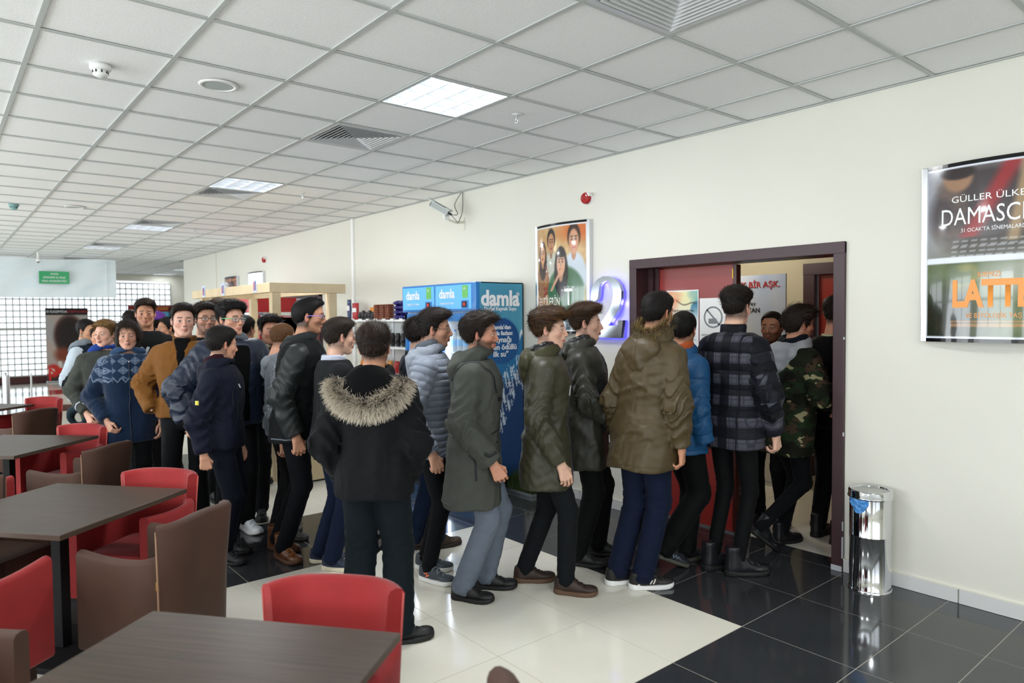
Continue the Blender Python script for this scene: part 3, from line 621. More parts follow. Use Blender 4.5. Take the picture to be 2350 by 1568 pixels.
for k in range(2):
    xa = FXa+.02+.63*k; xb = xa+.6
    p = fb('light_panel', (xa, FYa-.034, 1.76), (xb, FYa-.03, FZ-.02), M_fl)
    ftext('damla', .125, FYa-.036, 1.905, bold=.003, x=xa+.2, front=True, sx=.9); ftext('Doğal Kaynak Suyu', .03, FYa-.036, 1.815, x=xa+.2, front=True)
    fb('energy_label', (xb-.14, FYa-.037, 1.865), (xb-.05, FYa-.035, 1.985), M_grn, .0); ftext('A+', .035, FYa-.0385, 1.95, x=xb-.095, front=True)
    fb('thermostat_box', (xb-.155, FYa-.042, 1.765), (xb-.045, FYa-.032, 1.84), M_fb, .004); fb('display', (xb-.13, FYa-.045, 1.775), (xb-.06, FYa-.041, 1.83), M_black, .002)
    fb('digit', (xb-.105, FYa-.047, 1.79), (xb-.09, FYa-.0455, 1.815), mat('led_red', 'e02020', .4, emit='ff2010', estr=2.5))
    # door: frame + glass + handle
    m = MB(); m.box((xa, FYa-.015, .3), (xa+.05, FYa+.03, 1.72), .004); m.box((xb-.05, FYa-.015, .3), (xb, FYa+.03, 1.72), .004); m.box((xa, FYa-.015, 1.64), (xb, FYa+.03, 1.72), .004); m.box((xa, FYa-.015, .3), (xb, FYa+.03, .36), .004)
    dr = m.build('door', M_fb); dr.parent = t; dr.location = -Vector(t.location)
    g = MB().box((xa+.05, FYa+.0, .36), (xb-.05, FYa+.006, 1.64)).build('glass', mat('door_glass', 'ffffff', .02, alpha=.1), dr); h = MB().tube([(xb-.03, FYa-.04, .8), (xb-.03, FYa-.04, 1.2)], .012, 10).build('handle', M_fw, dr)
    fb('interior_lamp', (xa+.05, FYa+.05, .4), (xa+.07, FYa+.07, 1.6), mat('fridge_lamp', 'ffffff', .4, emit='eef6ff', estr=7)); fb('interior_lamp', (xb-.07, FYa+.05, .4), (xb-.05, FYa+.07, 1.6), MATS['fridge_lamp'])
    for r_ in range(4): fb('shelf', (xa+.03, FYa+.08, .42+.3*r_), (xb-.03, FYb-.05, .43+.3*r_), M_fw)
M_bot = mat('water_bottle_plastic', 'd6ecf6', .12, trans=.5); M_cap = mat('cap_blue', '1f6fc0', .4); M_lab = mat('label_blue', '5fb4e8', .4)
bt0 = None
for k in range(2):
    for r_ in range(4):
        for c_ in range(5):
            x = FXa+.12+.63*k+.095*c_; z = .43+.3*r_
            if bt0 is None:
                bt0 = MB().lathe([(0, 0), (.033, 0), (.035, .01), (.035, .15), (.028, .175), (.013, .195), (.012, .21), (0, .21)], 14).build('water_bottle', M_bot, smooth=True)
                MB().lathe([(.0355, .06), (.0358, .065), (.0358, .12), (.0355, .125)], 14).build('label_band', M_lab, bt0, smooth=True); MB().lathe([(0, .225), (.015, .225), (.015, .205)], 12).build('cap', M_cap, bt0, smooth=True); o = bt0
            else: o = copy_tree(bt0)
            o.location = (x, FYa+.13, z); side = ('left', 'right')[k]; sh = ('lowest', 'second', 'third', 'top')[r_]
            tag(o, 'water bottle %s from left, %s shelf behind the %s fridge door' % (ORD[c_], sh, side), 'bottle', 'bottles on the %s shelf, %s fridge door' % (sh, side))
# ================================================================== snack shelf on the wall
SX0, SX1 = -8.72, -6.62
sh = empty('wall_shelf', ((SX0+SX1)/2, WY, 0), 0, 'white snack shelving on the wall left of the blue fridge', 'shelf')
def sb(nm, a, b_, m, bev=0): o = MB().box(a, b_, bev).build(nm, m); o.parent = sh; o.location = -Vector(sh.location); return o
sb('back_panel', (SX0+.3, WY-.02, .5), (SX1, WY, 1.62), M_fw)
for z in (1.655, 1.33, 1.0, .7): sb('shelf_board', (SX0+.35, WY-.34, z-.02), (SX1, WY-.001, z), M_fw, .002)
sb('upright', (-7.75, WY-.03, .5), (-7.72, WY-.018, 1.62), M_alu)
for k in range(8): sb('price_tag', (-8.25+.2*k, WY-.346, 1.635), (-8.17+.2*k, WY-.34, 1.67), M_txt_w)
def packet(name, x, z, w2, h, dep, m, label, grp, y=WY-.16, rz=0.0, band=None):
    mb = MB(); n = 6; v = []; f = []
    for i in range(n+1):
        zz = h*i/n; th = dep*math.sin(math.pi*min(max(i/n, .04), .96))**.6; ww = w2*(1-.05*math.sin(math.pi*i/n))
        v += [(-ww, 0, zz), (-ww*.5, -th, zz), (ww*.5, -th, zz), (ww, 0, zz), (ww*.5, th, zz), (-ww*.5, th, zz)]
    for i in range(n):
        for k in range(6): f.append((i*6+k, i*6+(k+1) % 6, (i+1)*6+(k+1) % 6, (i+1)*6+k))
    f += [tuple(range(6))[::-1], tuple(n*6+k for k in range(6))]; o = mb.add(v, f).build(name, m, smooth=True); o.location = (x, y, z); o.rotation_euler = (0, 0, rz)
    tag(o, label, 'snack', grp)
    if band: MB().box((-w2*.6, -dep-.003, h*.45), (w2*.6, -dep+.004, h*.7), .001).build('print_band', band, o)
    return o
M_navyp = mat('packet_navy', '2a3a66', .3); M_redp = mat('packet_red', 'b02a2e', .3); M_blkp = mat('packet_black', '141416', .25); M_maroon = mat('biscuit_maroon', '5c1d20', .3); M_gold = mat('biscuit_gold', 'c98a3a', .35); M_viol = mat('packet_violet', '2a2470', .25); M_yel = mat('packet_yellow', 'e3b62f', .35); M_orange = mat('packet_orange', 'df8a1e', .4)
packet('snack_bag', -8.66, 1.66, .06, .27, .02, M_navyp, 'navy hanging snack bag at the left shelf end', 'hanging bags', band=M_txt_w); packet('snack_bag', -8.48, 1.66, .075, .22, .025, M_redp, 'red hanging snack bag beside the navy one', 'hanging bags', band=M_txt_w, rz=.15)
MB().box((SX0, WY-.2, 1.62), (SX0+.37, WY, 1.655)).build('peg_strip', M_fw, sh).location = -Vector(sh.location)
for k in range(5): packet('snack_bag', -8.27+.085*k, 1.657, .04, .1+.02*(k % 2), .03, M_blkp, 'small black snack packet, %s right of the red hanging bag' % ORD[k], 'small black packets on the top shelf', y=WY-.2)
tag(MB().box((-8.2, WY-.1, 1.657), (-8.08, WY-.06, 1.82), .003).build('snack_box', M_orange), 'orange carton behind the small black packets', 'box')
for s_ in range(3):
    for k in range(7):
        o = MB().lathe([(0, 0), (.055, 0), (.06, .004), (.055, .008), (.052, .02), (.052, .024), (0, .026)], 18).build('biscuit_pack', M_maroon, smooth=True)
        MB().lathe([(.0535, .0215), (.0625, .0235), (.0535, .0265)], 18).build('gold_rim', M_gold, o, smooth=True)
        o.location = (-7.76+.14*s_, WY-.22, 1.657+.027*k); tag(o, 'maroon round biscuit pack, %s from the bottom of the %s stack' % (ORD[k], ('left', 'middle', 'right')[s_]), 'snack', 'round packs, %s stack' % ('left', 'middle', 'right')[s_])
for a in range(3):
    for k in range(4):
        o = packet('snack_bag', 0, 0, .055, .1, .03, M_viol, 'violet foil packet, %s layer up in the %s pile beside the fridge' % (ORD[k], ('left', 'middle', 'right')[a]), 'violet packets pile'); o.rotation_euler = (math.pi/2, 0, 0); o.location = (-7.27+.12*a, WY-.17, 1.69+.055*k)
for k in range(9): packet('snack_bag', -8.1+.13*k, 1.333, .05, .16, .035, M_blkp, 'black snack packet, %s from left on the second shelf' % ORD[k], 'black packets on the second shelf', y=WY-.2)
packet('chips_bag', -6.92, 1.333, .085, .2, .05, M_yel, 'yellow chips bag on the second shelf beside the fridge', 'chips', y=WY-.26, band=M_redp); packet('chips_bag', -6.85, 1.12, .08, .22, .05, mat('packet_blue', '1d3fa0', .3), 'blue chips bag hanging under the yellow one', 'chips', y=WY-.26)
for k in range(8): packet('snack_bag', -8.2+.17*k, 1.003, .06, .15, .035, (M_orange, M_gold, M_redp)[k % 3], '%s snack packet, %s from left on the third shelf' % (('orange', 'golden', 'red')[k % 3], ORD[k]), 'packets on the third shelf', y=WY-.2)
# ================================================================== wooden kiosk
M_wood = mat('pale_beech', 'd8c29c', .55, vary=.08, vscale=6); M_wood2 = mat('beech_panel', 'cdb98f', .6, vary=.1, vscale=4)
KX0, KX1, KY0, KY1, KZ = -9.6, -7.0, 2.64, 3.42, 2.05
t = empty('wooden_kiosk', ((KX0+KX1)/2, (KY0+KY1)/2, 0), 0, 'pale beech kiosk frame with posts and top beams behind the queue', 'kiosk')
def kb(nm, a, b_, m, bev=.004): o = MB().box(a, b_, bev).build(nm, m); o.parent = t; o.location = -Vector(t.location); return o
kb('top_beam', (KX0-.12, KY0, KZ-.1), (KX1, KY0+.07, KZ), M_wood); kb('top_beam', (KX0-.12, KY1-.07, KZ-.1), (KX1, KY1, KZ), M_wood); kb('end_beam', (KX1-.07, KY0+.0005, KZ-.1005), (KX1+.002, KY1+.06, KZ+.0005), M_wood); kb('end_beam', (KX0, KY0+.001, KZ-.1), (KX0+.07, KY1, KZ-.0005), M_wood)
for x in (KX1-.10, KX0+.12):
    for y in (KY0+.03, KY1-.13): kb('post', (x, y, 0), (x+.09, y+.09, KZ-.1), M_wood)
kb('counter_front', (KX0+.2, KY0+.05, .02), (KX1-.12, KY0+.08, .92), M_wood2); kb('counter_end', (KX1+.22, KY0+.2, .02), (KX1+.25, KY1-.1, .92), M_wood2)
kb('counter_top', (KX0+.15, KY0-.05, .92), (KX1+.28, KY1, .96), M_wood); kb('counter_base', (KX0+.2, KY0+.07, 0), (KX1+.23, KY1-.12, .02), M_black)
M_card = mat('card_blueish', 'c6d5f2', .5)
for k, x in enumerate((-9.2, -8.45, -7.4)):
    c = tag(MB().box((-.055, -.004, -.07), (.055, 0, .07), .001).build('price_card', M_card), ('price card clipped at the far end of the kiosk beam', 'price card at the middle of the kiosk beam', 'price card near the kiosk corner')[k], 'card', 'price cards on the beam')
    c.location = (x, KY0-.003, KZ-.02); MB().box((-.03, -.006, -.05), (-.005, -.004, .04)).build('red_print', M_txt_r, c); MB().box((.01, -.006, -.05), (.035, -.004, .05)).build('violet_print', M_viol, c)
for k in range(3):
    o = MB().lathe([(0, 0), (.03, 0), (.045, .1), (.045, .105), (0, .105)], 16).build('paper_cup', M_white, smooth=True); o.location = (-7.5-.14*k, KY0+.25, .962); tag(o, 'white paper cup on the kiosk counter, %s from the right' % ORD[k], 'cup', 'cups on the kiosk counter')
# red cooler behind the kiosk
M_cred = mat('cooler_red', 'b4141c', .3, coat=.2)
t = empty('red_cooler', (-10.6, 4.0, 0), 0, 'red drinks cooler seen between the kiosk posts', 'fridge')
for nm, a, b_, m in (('header', (-.75, -.3, 1.78), (.3, .3, 2.0), M_cred), ('ledge', (-.78, -.36, 1.70), (.3, -.25, 1.73), M_cred), ('steel_band', (-.72, -.3, 1.73), (.3, .3, 1.78), M_chrome), ('cabinet', (-.72, -.2, .1), (.3, .3, 1.70), M_black), ('plinth', (-.7, -.28, 0), (.28, .28, .1), M_black), ('side_panel', (.27, -.28, .1), (.3, .3, 1.70), M_cred)):
    MB().box(a, b_, .004).build(nm, m, t)
for x in (-.72, -.22): 
    m = MB(); m.box((x, -.28, .12), (x+.04, -.22, 1.68)); m.box((x+.44, -.28, .12), (x+.48, -.22, 1.68)); m.box((x, -.28, 1.62), (x+.48, -.22, 1.68)); m.box((x, -.28, .12), (x+.48, -.22, .2)); m.build('door', M_alu, t)
MB().box((-.66, -.24, 1.3), (-.35, -.22, 1.6), .002).build('red_poster', mat('glowing_red_card', 'e2231a', .4, emit='e2231a', estr=.25), t); MB().box((-.44, -.25, 1.42), (-.37, -.235, 1.58), .002).build('yellow_print', M_yel, t)  # emission gives the red card a faint glow of its own
# ================================================================== banner, green sign, dome camera
M_ban = mat('banner_vinyl', 'dfe8ea', .55, vary=.03, vscale=1.2)
BX = -17.0
def bsurf(U, V): 
    y = -2.2+5.28*U; z = 2.17+.78*V+.012*np.sin(U*22)*V-.008*np.cos(U*9); return np.stack([BX+.02*np.sin(y*4+2*V)+.012*np.sin(y*9-V*5), y, z], -1)
t = empty('white_banner', (0, 0, 0), 0, 'long white banner hanging under the ceiling at far left', 'banner')
color_grid('sheet', lambda U, V: np.ones(U.shape+(3,))*np.array([.88, .915, .925])-.04*np.clip(fbm(U*12, V*3, 1.2, 6), 0, 1)[..., None]*[1, .6, .2], bsurf, 120, 16, mat('banner_sheet', 'dfe8ea', .6, attr=True), t)
for V_, nm in ((1, 'top_rope'), (0, 'bottom_hem')):
    MB().tube([tuple(bsurf(np.array(u_), np.array(float(V_)))) for u_ in np.linspace(0, 1, 40)], .008, 6).build(nm, M_fw, t)
m = MB(); m.box((BX+.03, 2.88, 2.18), (BX+.035, 2.9, 2.93)); m.build('side_hem', M_fw, t)
for y in (-1.5, .6, 1.62, 2.6): m = MB(); m.tube([(BX, y, 2.94), (BX+.05, y-.12, CEIL)], .004, 5); m.build('suspension_cord', M_fw, t)
o = MB().box((-.01, -.26, -.125), (.01, .26, .125), .003).build('hanging_sign', mat('sign_green', '2f9e63', .4)); o.location = (BX+.09, 1.95, 2.565); tag(o, 'small green sign with white lines in front of the white banner', 'sign')
for k, s in enumerate(('YANGIN', 'SÖNDÜRME VE CİHAZ', 'KABUL KOORDİNATÖRÜ')): text_obj('lettering', s, .055, M_txt_w, o, (.012, 0, .07-.072*k), (math.pi/2, 0, math.pi/2), sx=.68)
for y in (-.2, .2): MB().tube([(0, y, .125), (0, y, CEIL-2.565)], .002, 4).build('wire', M_alu, o)
t = empty('dome_camera', (BX+.35, 1.66, CEIL), 0, 'small ceiling camera hanging above the green sign', 'camera'); MB().tube([(0, 0, 0), (0, 0, -.14)], .02, 10).build('stem', M_white, t); MB().lathe([(0, -.2), (.03, -.19), (.042, -.165), (.04, -.14), (.02, -.13), (0, -.13)], 18).build('ball', M_white, t, smooth=True); MB().lathe([(0, -.215), (.018, -.21), (.022, -.19)], 12).build('lens', M_black, t, smooth=True)
# ================================================================== glass block wall
M_gb = bpy.data.materials.new('glass_block'); M_gb.use_nodes = True; N, L = M_gb.node_tree.nodes, M_gb.node_tree.links; b = N['Principled BSDF']
b.inputs['Base Color'].default_value = (.93, .97, 1, 1); b.inputs['Transmission Weight'].default_value = 1; b.inputs['Roughness'].default_value = .12; b.inputs['IOR'].default_value = 1.25
g = N.new('ShaderNodeTexCoord'); vn_ = N.new('ShaderNodeTexNoise'); vn_.inputs['Scale'].default_value = 22; vn_.inputs['Detail'].default_value = 3; L.new(g.outputs['Object'], vn_.inputs['Vector']); bp = N.new('ShaderNodeBump'); bp.inputs['Strength'].default_value = .9; bp.inputs['Distance'].default_value = .03; L.new(vn_.outputs['Fac'], bp.inputs['Height']); L.new(bp.outputs['Normal'], b.inputs['Normal'])
M_mort = mat('block_mortar', 'b4b4ae', .9)
PY_, PZ_ = .153, .163; zb = .17; ny = 50; nz = 16; ye = 5.69
gw = empty('window_7', (X0, ye, zb), kind='structure')
base = MB().box((-.025, -.062, -.062+.0), (.025, .062, .062), .012); gme = base.mesh('glass_block', True); gme.materials.append(M_gb)
mort = MB()
for j in range(nz+1): mort.box((-.035, -ny*PY_, j*PZ_-.017), (.03, 0, j*PZ_+.017))
for i in range(ny+1): mort.box((-.034, -i*PY_-.014, 0), (.029, -i*PY_+.014, nz*PZ_))
mort.build('mortar_grid', M_mort, gw)
restg = MB(); cnt = 0; order = []
for i in range(ny):
    for j in range(nz):
        y = ye-(i+.5)*PY_; hid = (y < 1.35) or (y < 3.62 and j > 12) or (2.45 < y < 3.35 and j < 11); order.append((1 if hid else 0, i, j))
order.sort()
for hid, i, j in order:
    if cnt < 298 and not hid: link('glass_block', gme, None, gw, (0, -(i+.5)*PY_, (j+.5)*PZ_)); cnt += 1
    else: restg.box((-.022, -(i+.5)*PY_-.062, (j+.5)*PZ_-.066), (.022, -(i+.5)*PY_+.062, (j+.5)*PZ_+.066))
restg.build('glass_blocks', M_gb, gw)['kind'] = 'stuff'
struct('baseboard_far', MB().box((X0-.2, YL, 0), (X0+.03, 5.69, .17)), mat('maroon_plinth', '4a201d', .4))
struct('trim_4', MB().box((X0-.05, YL, 1.43), (X0+.045, 5.69, 1.5)), M_mort)
# the daylight behind the glass blocks
area('glass_wall_daylight', (X0-1.2, 1.5, 1.5), (math.radians(90), 0, math.radians(-90)), 9, 3, 95, (.93, .97, 1))
# roll-up poster far left
def roll(U, V):
    C = np.ones(U.shape+(3,))*np.array([.66, .64, .63]); n = fbm(U*1.5, V*2, 1.5, 8)[..., None]; C = over(C, np.clip(n+.2, 0, 1)*.5, [.75, .6, .52])
    C = over(C, blob(U, V, .55, .62, .36, .27, .15), [.24, .10, .06]); C = over(C, blob(U, V, .55, .62, .28, .24, .3), [.10, .05, .04]); C = over(C, blob(U, V, .4, .36, .2, .1, .4), [.48, .22, .12])
    C = over(C, ((V > .14) & (V < .27) & (np.sin(U*46) > .1) & (U > .2) & (U < .95))[..., None]*.85, [.85, .84, .82]); C = over(C, (V < .14)[..., None]*1., [.16, .14, .13]); C = over(C, blob(U, V, .15, .14, .17, .09, .2), [.75, .14, .1]); C = over(C, blob(U, V, .08, .14, .1, .04, .2), [.85, .84, .8])
    return over(C, (V > .91)[..., None]*1., [.05, .04, .04])
t = empty('roll_up_banner', (-22.6, 2.87, 0), 0, 'tall roll-up film banner before the glass block wall, far left', 'banner')
color_grid('sheet', roll, lambda U, V: np.stack([0*U, -.5+1.0*U, .03+2.0*V], -1), 40, 80, M_print, t); MB().box((-.012, -.5, .03), (-.006, .5, 2.03)).build('backing', M_fw, t)
MB().box((-.1, -.52, 0), (.08, .52, .04), .008).build('base', M_alu, t)
text_obj('lettering', '10 KASIM\'DA', .09, M_txt_w, t, (.004, -.25, 1.93), (math.pi/2, 0, math.pi/2)); text_obj('lettering', 'SİNEMALARDA', .09, M_txt_r, t, (.004, .26, 1.93), (math.pi/2, 0, math.pi/2), sx=.85); text_obj('lettering', 'M', .5, mat('print_bright_red', 'd1261c', .5), t, (.004, -.3, .2), (math.pi/2, 0, math.pi/2))
# far red stall sign
t = empty('stall_sign', (-22.3, 4.95, 0), 0, 'dark red stall sign with gold letters behind the queue, far', 'sign')
MB().box((-.1, -.62, 1.92), (0, .62, 2.1), .004).build('fascia', mat('fascia_red', '7c1f1c', .4), t); text_obj('lettering', 'ÇALARDERE', .12, M_gold, t, (.004, .1, 2.01), (math.pi/2, 0, math.pi/2)); MB().box((-.09, -.6, .0), (-.02, .6, 1.92), .004).build('panel', mat('stall_blue', '4f9dc0', .5), t)
# bollard
t = empty('steel_bollard', (-11.9, .77, 0), 0, 'round steel post standing left, behind the tables', 'post'); MB().lathe([(.043, 0), (.043, .92), (.03, .96), (0, .97)], 24).build('post', M_alu, t, smooth=True); MB().lathe([(.075, 0), (.075, .01), (.045, .015)], 24).build('flange', M_alu, t, smooth=True)
t = empty('cord_stand', (-12.6, 1.12, 0), 0, 'thin pale pole right of the steel post', 'pole'); MB().tube([(0, 0, 0), (0, 0, .9)], .012, 8).build('rod', mat('pale_rod', 'b9bcb8', .4), t); MB().lathe([(0, 0), (.12, 0), (.12, .012), (.02, .02), (0, .02)], 20).build('foot', M_alu, t, smooth=True)
# ================================================================== litter bin
t = empty('litter_bin', (-1.83, 4.355, 0), 0, 'polished steel cylindrical litter bin right of the doorway', 'bin')
MB().lathe([(0, .004), (.118, .004), (.118, .012), (.116, .016), (.116, .33), (.1175, .333), (.1175, .339), (.116, .342), (.116, .56), (.112, .56), (.112, .3), (0, .3)], 48).build('body', M_chrome, t, smooth=False)
for ch in t.children: smooth_by_angle(ch.data, .5)
MB().lathe([(.121, 0), (.121, .014), (.117, .016)], 48).build('base_ring', M_chrome, t, smooth=True)
o = MB().lathe([(.121, .562), (.127, .565), (.127, .572), (.123, .576), (.123, .605), (.118, .612), (.108, .614), (.102, .606), (.1, .6)], 48).build('lid_rim', M_chrome, t, smooth=True)
MB().lathe([(0, .603), (.1, .603)], 40).build('swing_lid', mat('lid_brushed', 'bfc1c0', .3, 1.0), t)
rs = np.random.RandomState(4); v = []; f = []
for i in range(9):
    for j in range(6):
        a = math.radians(232+i*7); z = .565-.085*j/5*(math.sin(math.pi*(i+.6)/9.2)**.6)*1.0; rr = .119+.009*rs.rand()+.004*math.sin(j*2+i); v.append((rr*math.cos(a), rr*math.sin(a), z))
for i in range(8):
    for j in range(5): f.append((i*6+j, (i+1)*6+j, (i+1)*6+j+1, i*6+j+1))
o = MB().add(v, f).build('bin_liner', mat('blue_plastic_film', '4f97dc', .3, trans=.2), None); o.location = t.location; tag(o, 'crumpled blue bin liner hanging out under the steel bin lid', 'bag')
# green turf mat at the foot of the wall beside the fridge
t = empty('turf_panel', (-4.98, 4.33, 0), 0, 'dark green turf strip with metal edge right of the fridge', 'mat')
MB().box((-.2, -.12, 0), (.2, .16, .03), .003).build('tray', M_alu, t)
m = MB(); rs = random.Random(3)
for k in range(1600):
    x, y = rs.uniform(-.19, .19), rs.uniform(-.11, .15); h = rs.uniform(.04, .26); a = rs.uniform(0, 6.28); dx, dy = .004*math.cos(a), .004*math.sin(a); m.add([(x-dx, y-dy, .02), (x+dx, y+dy, .02), (x+dy*3, y+dx*3, h)], [(0, 1, 2)])
m.build('turf', mat('turf_green', '2f4218', .7), t)['kind'] = 'stuff'
# ================================================================== tables and tub chairs
M_tab = bpy.data.materials.new('wenge_laminate'); M_tab.use_nodes = True; N, L = M_tab.node_tree.nodes, M_tab.node_tree.links; b = N['Principled BSDF']
g = N.new('ShaderNodeTexCoord'); mp = N.new('ShaderNodeMapping'); mp.inputs['Scale'].default_value = (1.5, 34, 8); nz_ = N.new('ShaderNodeTexNoise'); nz_.inputs['Scale'].default_value = 2.2; nz_.inputs['Detail'].default_value = 8; L.new(g.outputs['Object'], mp.inputs['Vector']); L.new(mp.outputs['Vector'], nz_.inputs['Vector'])
cr = N.new('ShaderNodeValToRGB'); cr.color_ramp.elements[0].position = .35; cr.color_ramp.elements[1].position = .7; cr.color_ramp.elements[0].color = (*srgb('2a1e14'), 1); cr.color_ramp.elements[1].color = (*srgb('443325'), 1); L.new(nz_.outputs['Fac'], cr.inputs['Fac']); L.new(cr.outputs['Color'], b.inputs['Base Color']); b.inputs['Roughness'].default_value = .38; b.inputs['Specular IOR Level'].default_value = .4
M_tedge = mat('table_edge', '4a3c31', .4); M_leg = mat('table_leg_black', '121113', .6, spec=.2)
def table(cx, cy, ang, label):
    t = empty('cafe_table', (cx, cy, 0), math.radians(ang), label, 'table', 'square dark wood tables')
    h = .418; MB().box((-h, -h, .72), (h, h, .745), .002).build('tabletop', M_tab, t)
    for a, b_ in (((-h-.002, -h-.002, .722), (h+.002, -h+.001, .7435)), ((-h-.002, h-.001, .722), (h+.002, h+.002, .7435)), ((-h-.002, -h, .722), (-h+.001, h, .7435)), ((h-.001, -h, .722), (h+.002, h, .7435))): MB().box(a, b_).build('edge_band', M_tedge, t)
    MB().box((-.028, -.028, .03), (.028, .028, .70), .003).build('column', M_leg, t)
    m = MB(); m.box((-.22, -.03, .70), (.22, .03, .72)); m.box((-.03, -.22, .699), (.03, .22, .7195)); m.build('top_bracket', M_leg, t)
    MB().box((-.225, -.225, 0), (.225, .225, .03), .004).build('base_plate', M_leg, t)
table(-1.845, .45, 38.3, 'nearest dark wood table at the bottom edge'); table(-4.145, .465, 38.7, 'second dark wood table, between the red and brown chairs'); table(-6.48, .42, 44, 'third dark wood table, further left'); table(-9.49, .27, 39.4, 'farthest dark wood table by the steel post')
M_red = mat('red_velvet', '8e1b1c', .8, vary=.10, vscale=9, bump=(400, .1, .002), sheen=.18); M_brn = mat('brown_suede', '432a1d', .7, vary=.12, vscale=7, bump=(300, .1, .002), sheen=.05)
M_redp_ = mat('red_piping', 'c25b55', .7); M_brnp = mat('brown_piping', '96745c', .7); M_cleg = mat('walnut_leg', '2a1510', .4)
def chair_mesh():
    # U-shaped shell: path from left arm front round the back to right arm front
    hw, xa, xb = .208, .245, -.19; rc = .10; path = []
    for k in range(8): path.append((xa-(xa-(xb+rc))*k/8, hw, 0))
    for k in range(9):
        a = math.pi/2*k/8; path.append((xb+rc-rc*math.sin(a), hw-rc+rc*math.cos(a), a))
    for k in range(1, 8): path.append((xb, hw-rc-(2*(hw-rc))*k/8, math.pi/2))
    path += [(x, -y, math.pi-a) for x, y, a in reversed(path[8:17])]; path += [(x, -y, math.pi) for x, y, a in reversed(path[:8])]
    parts = {'arm_l': [], 'back': [], 'arm_r': []}
    return path
def tub_chair():
    path = chair_mesh(); th = .028; P = [Vector((x, y)) for x, y, a in path]; n = len(P)
    Nn = []
    for i in range(n):
        d = (P[min(i+1, n-1)]-P[max(i-1, 0)]).normalized(); Nn.append(Vector((d.y, -d.x))*1)
    # outward normals
    Nn = [(-v if (v.dot(P[i]-Vector((.05, 0))) < 0) else v) for i, v in enumerate(Nn)]
    def shell(i0, i1, hf, flare, name):
        v = []; f = []; rows = 12
        for i in range(i0, i1+1):
            H = hf(i); z0 = .235; o = flare(i); p, nn_ = P[i], Nn[i]
            prof = [(-th, z0, 0), (-th, (z0+H)/2, .3), (-th, H-.02, 1), (-th*.7, H-.006, 1), (0, H, 1), (th*.7, H-.006, 1), (th, H-.02, 1), (th, (z0+H)/2, .3), (th, z0, 0), (th*.6, z0-.012, 0), (-th*.6, z0-.012, 0)]
            for off, z, fl in prof:
                q = p+nn_*(off+o*fl); v.append((q.x, q.y, z))
        k = 11
        for i in range(i1-i0):
            for j in range(k): f.append((i*k+j, i*k+(j+1) % k, (i+1)*k+(j+1) % k, (i+1)*k+j))
        f.append(tuple(range(k))[::-1]); f.append(tuple((i1-i0)*k+j for j in range(k))); return v, f
    armh = lambda i: .665-.018*math.sin(math.pi*min(i, n-1-i)/11.5)+.0*i
    bi0, bi1 = 11, n-12
    backh = lambda i: .80+.018*math.sin(math.pi*(i-bi0)/(bi1-bi0))
    root = bpy.data.objects.new('tub_chair', None); COL.objects.link(root)
    def ob(nm, vf, par=root):
        o = MB().add(*vf).build(nm, None, par); me = o.data; me.shade_smooth()
        try: me.set_sharp_from_angle(angle=1.0)
        except Exception: pass
        return o
    o1 = ob('armrest', shell(0, bi0, armh, lambda i: .022*math.sin(math.pi*i/bi0*.9), 'a')); o2 = ob('armrest', shell(bi1, n-1, armh, lambda i: .022*math.sin(math.pi*(n-1-i)/bi0*.9), 'a'))
    bk = ob('backrest', shell(bi0, bi1, backh, lambda i: .036, 'b'))
    m = MB(); m.box((-.17, -.165, .30), (.225, .165, .455), .035); st = ob('seat_cushion', (m.v, m.f))
    m = MB(); m.box((-.16, -.168, .235), (.225, .168, .31), .01); ob('seat_base', (m.v, m.f))
    pp = []
    for i in (bi0, bi1):
        q = P[i]+Nn[i]*(th+.001); q2 = P[i]+Nn[i]*(th+.032); m = MB(); m.tube([(q.x, q.y, .235), (q.x+(q2.x-q.x)*.3, q.y+(q2.y-q.y)*.3, .5), (q2.x, q2.y, .78)], .004, 6)
        pp.append(ob('piping', (m.v, m.f)))
    m = MB(); m.tube([tuple((P[i]+Nn[i]*(th+.029)).to_3d()+Vector((0, 0, backh(i)-.018))) for i in range(bi0, bi1+1)], .0035, 6); pp.append(ob('piping', (m.v, m.f)))
    legs = []
    for sx, sy in ((.18, .155), (.18, -.155), (-.15, .15), (-.15, -.15)):
        v = []; f = []
        for z, s in ((0, .016), (.235, .024)):
            k = 1.0+.08*(1-z/.235); v += [(sx*k-s, sy*k-s, z), (sx*k+s, sy*k-s, z), (sx*k+s, sy*k+s, z), (sx*k-s, sy*k+s, z)]
        f = [(0, 1, 5, 4), (1, 2, 6, 5), (2, 3, 7, 6), (3, 0, 4, 7), (0, 3, 2, 1), (4, 5, 6, 7)]; legs.append(ob('leg', (v, f)))
    hg = []
    for s_ in (-1, 1):
        m = MB(); q = P[bi0]+Nn[bi0]*(th+.004); m.box((q.x-.008, s_*q.y-.006, .52), (q.x+.012, s_*q.y+.006, .56), .001); hg.append(ob('hinge', (m.v, m.f)))
    return root, (o1, o2, bk, st)
protos = {}
def chair(x, y, ang, kind, label):
    if kind not in protos:
        r, _ = tub_chair(); protos[kind] = r
        for ch in r.children:
            k = ch.name.split('.')[0]; mm = {'leg': M_cleg, 'hinge': M_brass, 'piping': M_redp_ if kind == 'red' else M_brnp}.get(k, M_red if kind == 'red' else M_brn)
            ch.data.materials.clear(); ch.data.materials.append(mm)
        o = r
    else: o = copy_tree(protos[kind])
    o.location = (x, y, 0); o.rotation_euler = (0, 0, math.radians(ang)); tag(o, label, 'chair', '%s tub chairs' % kind); return o
chair(-2.00, .86, 314, 'red', 'red tub chair behind the nearest table, high back facing the camera')
chair(-3.49, .79, 216, 'brown', 'brown suede tub chair right of the second table')
chair(-4.25, .85, 312, 'red', 'red tub chair behind the second table')
